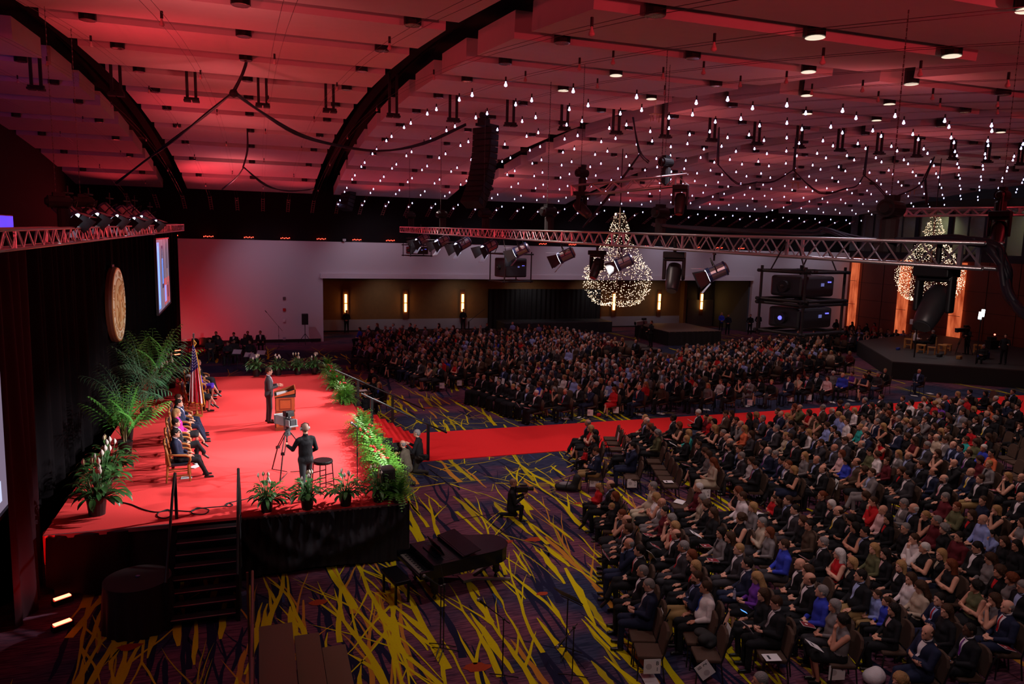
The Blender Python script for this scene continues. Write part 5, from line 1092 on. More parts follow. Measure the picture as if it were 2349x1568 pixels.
def hmat(c, yaw, pitch, roll=0, s=1):
    M = Matrix.Translation(c) @ Matrix.Rotation(yaw, 4, 'Z') @ Matrix.Rotation(pitch, 4, 'Y') @ Matrix.Rotation(roll, 4, 'X')
    return np.array(M)
SKIN, TOP, BOT, SHOE, EYE, LIP, SHIRT = range(7)
def add_head(B, T, fem=False):
    B.ell((-.010, 0, .028), (.098, .077, .090), SKIN, .02, T=T); B.ell((.022, 0, -.045), (.070, .056 if not fem else .052, .066), SKIN, .03, T=T)
    B.ell((.070, 0, -.088), (.022, .024, .020), SKIN, .02, T=T); B.cap((.084, 0, .018), (.104, 0, -.018), .007, .013, SKIN, .012, T=T)
    for s in (-1, 1):
        B.ell((.098, s * .033, .014), (.014, .017, .012), SKIN, .014, sub=True, T=T); B.ell((.080, s * .033, .013), (.0125, .013, .009), EYE, .002, T=T)
        B.cap((.086, s * .018, .036), (.076, s * .050, .036), .006, .005, EYE if not fem else SKIN, .004, T=T); B.ell((-.005, s * .079, -.002), (.018, .010, .030), SKIN, .006, T=T)
    B.cap((.0835, -.018, -.052), (.0835, .018, -.052), .0075, None, LIP, .003, T=T)
def add_hand(B, w, d, n, side, curl=.5, m=SKIN):
    w = np.array(w, float); d = np.array(d, float); d /= np.linalg.norm(d); n = np.array(n, float); n -= d * (n @ d); n /= np.linalg.norm(n); t = np.cross(d, n) * side
    B.cap(w, w + d * .075, .024, .030, m, .015, sc=(1, 1, 1)); kn = w + d * .085
    for i, L in enumerate((.070, .080, .075, .058)):
        o = kn + t * (.030 - i * .020); d1 = d * math.cos(curl * .6) + n * math.sin(curl * .6); d2 = d * math.cos(curl * 1.7) + n * math.sin(curl * 1.7); q = o + d1 * L * .5
        B.cap(o - d * .02, q, .0105, .0098, m, .004); B.cap(q, q + d2 * L * .5, .0098, .0085, m, .004)
    th = w + d * .03 + t * .028; t1 = th + d * .035 + t * .025 + n * .008; B.cap(th, t1, .014, .0115, m, .010); B.cap(t1, t1 + d * .032 + n * .008, .0115, .0095, m, .004)
def seated(fem=False, arms='lap', legs='flat', yaw=0., pitch=.05, bare=False, lean=0., wide=1.0, kid=False, robe=False, skirt=False, sleeve=1):
    B = Body(); sh = .165 if not fem else .138; fat = wide
    pb = (-.01 + 0, 0); ch = (-.06 + lean * .28, 0, .92); ne = (-.055 + lean * .42, 0, 1.06); hd = (-.02 + lean * .50, 0, 1.225)
    T = hmat(hd, yaw, pitch)
    B.cap((-.02, -.07, .545), (-.02, .07, .545), .125 * fat ** .5, None, BOT, .03); B.cap((-.02, 0, .60), (-.03 + lean * .1, 0, .74), .128 * fat, .122 * fat, TOP, .03, sc=(1, 1.28, 1)); B.cap((-.03 + lean * .1, 0, .74), ch, .122 * fat, (.136 if not fem else .122), TOP, .05, sc=(1, 1.32, 1))
    B.cap((ch[0], -sh * .75, 1.0), (ch[0], sh * .75, 1.0), .070, None, TOP, .06); B.cap((ch[0] + .005, 0, 1.0), (ne[0], 0, 1.085), .085, .060, TOP, .05)
    if fem:
        for s in (-1, 1): B.ell((ch[0] + .085, s * .065, .905), (.062, .062, .062), TOP, .05)
    else: B.ell((ch[0] + .05, 0, .93), (.085, .15, .10), TOP, .05); fat > 1.1 and B.ell((.06, 0, .70), (.11, .14, .12), TOP, .06)
    B.cap((ne[0] + .002, 0, 1.085), (ne[0] + .008, 0, 1.095), .0600, .056, TOP if not fem else SKIN, .006); B.cap((ne[0], 0, 1.06), (hd[0] - .02, 0, hd[2] - .06), .050 if not fem else .043, .050 if not fem else .042, SKIN, .02)
    if not fem: # jacket collar
        for s in (-1, 1): B.cap((ne[0] - .045, s * .02, 1.105), (ne[0] + .055, s * .062, 1.05), .016, .012, TOP, .01); B.cap((ne[0] + .055, s * .062, 1.05), (ch[0] + .135, s * .03, .84), .014, .008, TOP, .012)
    add_head(B, T, fem)
    ks = .105
    hip = [(.0, s * .085, .545) for s in (-1, 1)]; LM = BOT if not (bare or skirt) else SKIN
    if legs == 'flat': kn = [(.44, -.115, .525), (.44, .115, .525)]; an = [(.43, -.12, .12), (.45, .12, .12)]; ft = [(.20, -.02, 0), (.20, .02, 0)]
    elif legs == 'ext': kn = [(.44, -.12, .50), (.45, .10, .51)]; an = [(.64, -.13, .10), (.60, .12, .10)]; ft = [(.20, -.02, .0), (.20, .02, .0)]
    elif legs == 'tuck': kn = [(.44, -.075, .525), (.44, .075, .525)]; an = [(.36, -.08, .12), (.34, .05, .12)]; ft = [(.18, 0, 0), (.18, 0, 0)]
    else: kn = [(.43, .03, .615), (.44, .09, .525)]; an = [(.60, .13, .31), (.40, .10, .12)]; ft = [(.14, .03, -.13), (.20, .02, 0)]
    for i in (0, 1):
        tm = TOP if robe else (BOT if skirt or not bare else BOT)
        B.cap(hip[i], kn[i], .100 * fat ** .5, .072 if not (bare or skirt) else .070, tm, .03)
        B.cap(kn[i], an[i], .062 if LM == BOT else .052, .046 if LM == BOT else .034, LM if not robe else TOP, .015)
        a = np.array(an[i]); f = np.array(ft[i]); fd = f / np.linalg.norm(f); B.cap(a + (0, 0, -.02), a + (0, 0, -.055), .038 if LM == BOT else .032, .036, SHOE if LM == BOT else SKIN, .01); B.cap(a + (0, 0, -.075) - fd * .03, a + (0, 0, -.080) + fd * .15, .038, .030, SHOE, .012, sc=(1, 1, 1))
        if LM == BOT and not robe: B.cap(np.array(kn[i]) * .25 + a * .75, a + (0, 0, .0), .052, .055, BOT, .02)
    if skirt: B.cap((.05, 0, .55), (.40, 0, .545), .10, .085, BOT, .06, sc=(1, 1.45, 1))
    if robe:
        B.cap((.1, 0, .55), (.42, 0, .53), .11, .10, TOP, .08, sc=(1, 1.6, 1)); B.cap((.46, 0, .50), (.46, 0, .14), .09, .12, TOP, .08, sc=(1, 1.9, 1))
    for s in (-1, 1):
        S = np.array((ch[0] - .005, s * (sh + .035), .995)); rs = .066 if not fem else .053; rs *= fat ** .3
        if robe: rs *= 1.35
        AM = TOP if sleeve else SKIN
        if arms == 'lap': E = (.00 + lean * .2, s * .245, .735); Wp = (.20 + lean * .15, s * .085, .665); hdv = (.55, -s * .8, -.12); nn = (0, 0, -1); cu = .7
        elif arms == 'thigh': E = (-.02 + lean * .2, s * .255, .74); Wp = (.20, s * .15, .655); hdv = (1, -s * .12, -.12); nn = (0, 0, -1); cu = .35
        elif arms == 'cross': E = (.06, s * .235, .76); Wp = (.17 - .0 * s, -s * .02, .80 + s * .018); hdv = (-.15, -s * 1, .02); nn = (-1, 0, 0); cu = .25
        elif arms == 'chin' and s > 0: E = (.16, s * .15, .76); Wp = (.115 + lean * .4, s * .045, 1.05); hdv = (-.1, -.05, 1); nn = (-1, 0, 0); cu = 1.1
        elif arms == 'chin': E = (.03, s * .23, .75); Wp = (.17, s * .02, .78); hdv = (.1, -s, .05); nn = (-1, 0, 0); cu = .5
        elif arms == 'hold': E = (.0, s * .23, .75); Wp = (.22, s * .075, .735); hdv = (.95, -s * .25, .12); nn = (0, -s, .6); cu = .8
        E = np.array(E); Wp = np.array(Wp); B.cap(S, E, rs, rs * .82, AM if sleeve != .5 else TOP, .03); fa = E + (Wp - E) * .86
        B.cap(E, fa, rs * .82, rs * .62, AM, .015); B.cap(fa, fa + (Wp - E) * .06, .030, .029, SHIRT if (not fem and sleeve == 1) else SKIN, .003); B.cap(fa, Wp, .026, .024, SKIN, .004)
        add_hand(B, Wp, hdv, nn, s, cu)
    return B, T, dict(ch=ch, ne=ne)
def standing(fem=False, yaw=0, pitch=.0, arms=None, legs=None, lean=0, H=1.8, hipz=.93, root=None):
    B = Body(); hx = 0; sp = lean
    def up(z, off=0): return (hx + sp * (z - hipz) + off, 0, z)
    ch = up(1.30); ne = up(1.47, -.01); hd = up(1.66, .02); T = hmat(hd, yaw, pitch)
    B.cap((hx, -.06, hipz), (hx, .06, hipz), .120, None, BOT, .03); B.cap((hx, 0, .90), up(1.10), .135, .118, TOP, .03, sc=(1, 1.28, 1)); B.cap(up(1.10), up(1.30), .118, .128, TOP, .05, sc=(1, 1.36, 1)); B.cap((up(1.42)[0], -.13, 1.41), (up(1.42)[0], .13, 1.41), .070, None, TOP, .06)
    B.cap(up(1.42), up(1.50), .085, .060, TOP, .04); B.cap(up(1.505, -.008), up(1.515, 0), .0600, .056, TOP, .006); B.cap(ne, (hd[0] - .02, 0, hd[2] - .07), .05, .05, SKIN, .02); add_head(B, T, fem)
    for s in (-1, 1): B.cap((ne[0] - .04, s * .02, 1.525), (ne[0] + .06, s * .062, 1.46), .016, .012, TOP, .01); B.cap((ne[0] + .06, s * .062, 1.46), (ch[0] + .125, s * .02, 1.16), .014, .008, TOP, .012)
    legs = legs or [((0.01, -.11, .49), (-.03, -.12, .10)), ((0.01, .11, .49), (-.03, .12, .10))]
    for i, s in enumerate((-1, 1)):
        k, a = legs[i][:2]; B.cap((hx, s * .085, hipz - .02), k, .098, .066, BOT, .03); B.cap(k, a, .064, .050, BOT, .015)
        a = np.array(a, float); fd = np.array(legs[i][2] if len(legs[i]) > 2 else (1, s * .12, 0), float); fd /= np.linalg.norm(fd); B.cap(a + (0, 0, 0), a + (0, 0, -.045), .044, .04, SHOE, .01); B.cap(a + (0, 0, -.062) - fd * .04, a + (0, 0, -.066) + fd * .17, .038, .030, SHOE, .012)
    for s in (-1, 1):
        S = np.array((up(1.40)[0], s * .19, 1.395)); E, Wp, dv, nn, cu = (arms or {}).get(s, ((-.02, s * .27, 1.12), (.03, s * .27, .88), (.05, 0, -1), (0, -s, 0), .4)); E = np.array(E, float); Wp = np.array(Wp, float); fa = E + (Wp - E) * .88
        B.cap(S, E, .060, .050, TOP, .03); B.cap(E, fa, .050, .040, TOP, .015); B.cap(fa, fa + (Wp - E) * .06, .031, .030, SHIRT, .003); B.cap(fa, Wp, .026, .024, SKIN, .004); add_hand(B, Wp, dv, nn, s, cu)
    return B, T, dict(ch=ch, ne=ne, stand=True)
# ---- hair in head space
def hair_body(kind):
    B = Body()
    if kind == 'short': B.ell((-.020, 0, .042), (.102, .085, .092), 0, .01); B.cap((-.03, -.07, -.005), (-.03, .07, -.005), .022, None, 0, .02); B.cap((-.085, 0, .0), (-.075, 0, -.055), .045, .035, 0, .02, sc=(.7, 1.3, 1)); B.ell((.115, 0, -.035), (.075, .12, .092), 0, .01, sub=True); B.ell((.0, 0, -.14), (.14, .14, .10), 0, .01, sub=True)
    elif kind == 'crop': B.ell((-.016, 0, .036), (.099, .081, .088), 0, .01); B.ell((-.06, 0, -.01), (.06, .074, .07), 0, .02); B.ell((.125, 0, -.03), (.080, .12, .10), 0, .01, sub=True); B.ell((.02, 0, -.13), (.14, .14, .10), 0, .01, sub=True)
    elif kind == 'thin': B.ell((-.028, 0, .022), (.090, .086, .066), 0, .01); B.ell((-.06, 0, -.02), (.05, .07, .05), 0, .02); B.ell((.03, 0, .105), (.115, .062, .068), 0, .01, sub=True); B.ell((.10, 0, .0), (.10, .12, .10), 0, .01, sub=True)
    elif kind == 'bob': B.ell((-.02, 0, .040), (.110, .096, .096), 0, .02); B.cap((-.055, -.06, .0), (-.05, -.072, -.09), .052, .040, 0, .04); B.cap((-.055, .06, .0), (-.05, .072, -.09), .052, .040, 0, .04); B.cap((-.085, 0, 0), (-.08, 0, -.10), .055, .045, 0, .04); B.ell((.125, 0, -.045), (.095, .078, .100), 0, .015, sub=True)
    elif kind == 'curly':
        B.ell((-.02, 0, .045), (.118, .105, .104), 0, .02); R = random.Random(4)
        for i in range(26): a = R.uniform(0, 6.28); e = R.uniform(-.5, 1.2); B.ell((-.03 + .10 * math.cos(a) * math.cos(e), .09 * math.sin(a) * math.cos(e), .03 + .095 * math.sin(e)), (.03, .03, .03), 0, .01)
        B.ell((.130, 0, -.045), (.095, .076, .102), 0, .015, sub=True)
    elif kind == 'long':
        B.ell((-.02, 0, .040), (.109, .094, .095), 0, .02)
        for s in (-1, 1): B.cap((-.05, s * .06, .0), (-.07, s * .075, -.17), .050, .042, 0, .04); B.cap((-.07, s * .075, -.17), (-.085, s * .07, -.30), .042, .018, 0, .04)
        B.cap((-.085, 0, 0), (-.115, 0, -.20), .058, .050, 0, .04); B.cap((-.115, 0, -.20), (-.125, 0, -.33), .05, .02, 0, .04); B.ell((.125, 0, -.050), (.092, .074, .105), 0, .015, sub=True)
    elif kind == 'up': B.ell((-.02, 0, .040), (.104, .087, .093), 0, .02); B.ell((-.125, 0, .03), (.04, .042, .042), 0, .02); B.cap((-.08, 0, .0), (-.07, 0, -.06), .04, .03, 0, .02, sc=(.7, 1.3, 1)); B.ell((.118, 0, -.038), (.085, .10, .095), 0, .01, sub=True); B.ell((.03, 0, -.14), (.12, .14, .10), 0, .01, sub=True)
    elif kind == 'beard': B.ell((.035, 0, -.062), (.066, .058, .056), 0, .01); B.ell((.10, 0, -.022), (.05, .05, .030), 0, .008, sub=True); B.ell((-.06, 0, -.02), (.08, .1, .1), 0, .01, sub=True)
    return B
HAIR = {}; HAIRLO = {}
for k in ('short', 'crop', 'thin', 'bob', 'curly', 'long', 'up', 'beard'):
    HAIR[k] = hair_body(k).mesh(.009); HAIRLO[k] = hair_body(k).mesh(.028)
# ---- variants
VAR = {}
def variant(key, B, T, info, h=.0105, lo=True):
    V, F, m = B.mesh(h); me = make_mesh('person', V, F, [None] * 7, m, True); d = dict(me=me, T=T, info=info, hi=(V, F, m))
    if lo: d['lo'] = B.mesh(.030)
    if not info.get('nofront'):
        from mathutils.bvhtree import BVHTree
        st = info.get('stand'); bv = BVHTree.FromPolygons([tuple(v) for v in V], [tuple(map(int, f)) for f in F]); z1, z0 = (1.49, 1.12) if st else (1.068, .76); cx = info['ch'][0]
        def cloth(wt, wb, za, zb, off, n=9, nu=4):
            vs = []
            for j in range(n + 1):
                z = za + (zb - za) * j / n; w = wt + (wb - wt) * j / n
                for i in range(nu + 1):
                    y = (i / nu - .5) * 2 * w; hit = bv.ray_cast(Vector((cx + .6, y, z)), Vector((-1, 0, 0)))
                    x = hit[0].x if hit[0] else cx + .1
                    x = min(x, cx + .19 + .0); vs.append((x + off, y, z))
            fs = [(j * (nu + 1) + i, j * (nu + 1) + i + 1, (j + 1) * (nu + 1) + i + 1, (j + 1) * (nu + 1) + i) for j in range(n) for i in range(nu)]; return vs, fs
        d['shirt'] = cloth(.062, .012, z1, z0, .004); nx, nz = info['ne'][0] + .006, (1.118 if not st else 1.535); cv, cf = d['shirt']; b0 = len(cv)
        for k in range(17):
            t = -.30 + (2 * PI + .6) * k / 16 * .90 + .28; zz = nz - .026 * math.cos(t)
            for rr, dz in ((.057, -.020), (.064, -.020), (.061, .012), (.055, .012)): cv.append((nx + rr * math.cos(t), rr * math.sin(t) * .98, zz + dz))
        cf += [(b0 + k * 4 + q, b0 + k * 4 + (q + 1) % 4, b0 + k * 4 + 4 + (q + 1) % 4, b0 + k * 4 + 4 + q) for k in range(16) for q in range(4)]; d['tie'] = cloth(.014, .026, z1 - .005, z0 + .02, .010, 8, 2); d['scarf'] = cloth(.050, .020, z1 - .01, z0 + .12, .005)
        d['shirt_me'] = make_mesh('shirt_front', *d['shirt'], [None], None, True); d['tie_me'] = make_mesh('tie', *d['tie'], [None], None, True); d['scarf_me'] = make_mesh('blouse_front', *d['scarf'], [None], None, True)
    VAR[key] = d; return d
VK = []
for i, (arms, legs, yaw, lean, wide) in enumerate((('lap', 'flat', .05, 0, 1), ('thigh', 'flat', -.25, .03, 1.12), ('cross', 'crossed', .3, 0, 1), ('chin', 'flat', .0, .05, 1), ('hold', 'flat', -.1, .02, 1.15), ('lap', 'crossed', -.3, 0, 1))):
    variant('m%d' % i, *seated(False, arms, legs, yaw, -.06 if i != 4 else .25, lean=lean, wide=wide))
for i, (arms, legs, yaw, sk, pitch, sl) in enumerate((('lap', 'tuck', .1, False, -.05, 1), ('hold', 'crossed', -.2, True, .25, 1), ('thigh', 'crossed', .3, False, -.05, 1), ('chin', 'tuck', 0, True, 0, 0), ('cross', 'crossed', -.3, True, -.05, 0))):
    variant('f%d' % i, *seated(True, arms, legs, yaw, pitch, skirt=sk, sleeve=sl))
variant('r0', *seated(False, 'lap', 'flat', .1, 0, robe=True)); variant('r1', *seated(False, 'hold', 'flat', -.2, .15, robe=True, wide=1.1))
HAIR_ME = {}
def hair_mesh(k, var):
    key = (k, var)
    if key not in HAIR_ME:
        V, F, m = HAIR[k]; M = VAR[var]['T']; HAIR_ME[key] = make_mesh('hair' if k != 'beard' else 'beard', V @ M[:3, :3].T + M[:3, 3], F, [None], None, True)
    return HAIR_ME[key]
# ---- colours
CC = {'K': ('black', (.010, .010, .013)), 'N': ('navy', (.013, .017, .045)), 'C': ('charcoal', (.038, .034, .042)), 'G': ('grey', (.17, .15, .16)), 'W': ('white', (.68, .60, .63)), 'R': ('red', (.46, .012, .018)), 'M': ('maroon', (.10, .010, .018)), 'U': ('blue', (.030, .045, .42)), 'T': ('beige', (.42, .33, .26)), 'O': ('olive', (.10, .10, .05)), 'P': ('purple', (.13, .03, .30)), 'A': ('teal', (.03, .36, .34)), 'B': ('brown', (.07, .042, .030)), 'F': ('coral orange', (.62, .13, .06)), 'L': ('light blue', (.25, .30, .62)), 'I': ('pale pink', (.58, .36, .38))}
HC = {'b': ('brown', (.045, .020, .010)), 'k': ('dark', (.010, .007, .006)), 'g': ('grey', (.20, .18, .18)), 'w': ('white', (.55, .50, .50)), 'y': ('blonde', (.34, .19, .08)), 'r': ('auburn', (.13, .030, .010))}
TC = {'r': ('red', (.45, .01, .02)), 'y': ('yellow', (.62, .42, .03)), 'u': ('blue', (.03, .07, .40)), 'p': ('purple', (.16, .03, .22)), 'k': ('dark', (.02, .02, .03)), 'i': ('pink', (.65, .25, .30)), 's': ('striped grey', (.25, .20, .22))}
def cmat(kind, key):
    D = {'c': CC, 'h': HC, 't': TC}[kind]; nm, col = D[key]; return mat({'c': 'cloth_', 'h': 'hair_', 't': 'tie_'}[kind] + nm.replace(' ', '_'), col, .85 if kind == 'c' else .6, noise=.12 if kind == 'c' else .3, nscale=13 if kind == 'c' else 55, spec=.2, bump=.55 if kind == 'c' else .8)
SK = [mat('skin_%d' % i, c, .55, noise=.08, nscale=30, spec=.3) for i, c in enumerate(((.55, .27, .19), (.48, .215, .145), (.60, .31, .23), (.10, .042, .025)))]
M_eye = mat('eye_dark', (.03, .015, .012), .4); M_lip = mat('lips', (.33, .09, .08), .5); M_shoe = mat('black_shoe', (.01, .01, .01), .3); M_shirtw = mat('white_shirt', (.66, .60, .66), .8, spec=.2); M_shirtb = mat('pale_blue_shirt', (.30, .36, .62), .8, spec=.2)
NAMED_BOT = {'khaki': (.26, .16, .06), 'cream': (.50, .42, .32), 'denim': (.03, .04, .09)}
def bmat(b):
    if b in NAMED_BOT: return mat('trousers_' + b, NAMED_BOT[b], .85, noise=.1, nscale=12)
    return cmat('c', b)
def dress(o, var, skin, top, bot, shoe=None, shirt=None):
    ms = [skin, top, bot, shoe or M_shoe, M_eye, M_lip, shirt or top]
    for i, m in enumerate(ms): o.material_slots[i].link = 'OBJECT'; o.material_slots[i].material = m
def child(me, name, parent, m):
    o = bpy.data.objects.new(name, me); COL.objects.link(o); o.parent = parent; o.material_slots[0].link = 'OBJECT'; o.material_slots[0].material = m; return o
def put_person(var, loc, rz, skin, topm, botm, hair=None, hairm=None, shirt=None, tie=None, scarf=None, label=None, group=None, sc=1, beard=None, shoe=None, cat='person'):
    d = VAR[var]; o = bpy.data.objects.new('person', d['me']); COL.objects.link(o); o.location = loc; o.rotation_euler = (0, 0, rz); o.scale = (sc,) * 3
    dress(o, var, skin, topm, botm, shoe, shirt if shirt else topm)
    if hair: child(hair_mesh(hair, var), 'hair', o, hairm)
    if beard: child(hair_mesh('beard', var), 'beard', o, beard)
    if shirt: child(d['shirt_me'], 'shirt_front', o, shirt)
    if tie: child(d['tie_me'], 'tie', o, tie)
    if scarf: child(d['scarf_me'], 'blouse_front', o, scarf)
    tag(o, label, cat, group); return o
# ---- banquet chair (faces +X), origin on the floor under the seat centre
M_cush = mat('brown_cushion', (.075, .044, .033), .9, noise=.2, nscale=60, spec=.2); M_frame = mat('chair_frame', (.020, .018, .022), .35, .5)
def chair_parts():
    out = []; b = MB(); b.box((.0, 0, .445), (.45, .45, .065)); out.append((b, 'seat', M_cush, .022))
    b = MB(); pl = [(-.215, .50), (.215, .50), (.225, .80), (.17, .93), (.07, .965), (-.07, .965), (-.17, .93), (-.225, .80)]; R = Matrix.Rotation(-.16, 4, 'Y'); b.M = Matrix.Translation((-.225, 0, .45)) @ R @ Matrix.Translation((0, 0, -.45))
    vs = [(-.03, y, z) for y, z in pl] + [(.03, y, z) for y, z in pl]; n = len(pl); b.add(vs, [tuple(range(n)), tuple(range(2 * n - 1, n - 1, -1))] + [((i + 1) % n, i, n + i, n + (i + 1) % n) for i in range(n)]); out.append((b, 'backrest', M_cush, .015))
    for s in (-1, 1):
        b = MB(); b.tube([(.20, s * .215, .42), (.215, s * .22, 0)], .013, 6); out.append((b, 'leg', M_frame, 0)); b = MB(); b.tube([(-.37, s * .225, .93), (-.30, s * .235, .78), (-.20, s * .235, .42), (-.26, s * .235, 0)], .014, 6); out.append((b, 'leg', M_frame, 0))
    b = MB(); b.tube([(.2, -.2, .415), (.2, .2, .415)], .012, 5); b.tube([(-.2, -.22, .415), (-.2, .22, .415)], .012, 5)
    for s in (-1, 1): b.tube([(-.2, s * .22, .415), (.2, s * .2, .415)], .012, 5)
    out.append((b, 'seat_frame', M_frame, 0)); return out
CHP = [(b.mesh(n, m), n, bv) for b, n, m, bv in chair_parts()]
cb = MB()
for i, (b, n, m, bv) in enumerate(chair_parts()): off = len(cb.v); cb.v += b.v; cb.f += [tuple(k + off for k in f) for f in b.f]; cb.m += [0 if m is M_cush else 1] * len(b.f)
CH_ONE = cb.mesh('banquet_chair', [M_cush, M_frame])
def put_chair(x, y, rz, label, detailed, group):
    if detailed:
        e = empty('banquet_chair', (x, y, 0), rz, label, 'chair', group)
        for me, n, bv in CHP:
            o = bpy.data.objects.new(n, me); link(o, e)
            if bv: b = o.modifiers.new('bevel', 'BEVEL'); b.width = bv; b.segments = 2
        return e
    o = bpy.data.objects.new('banquet_chair', CH_ONE); COL.objects.link(o); o.location = (x, y, 0); o.rotation_euler = (0, 0, rz); return tag(o, label, 'chair', group)
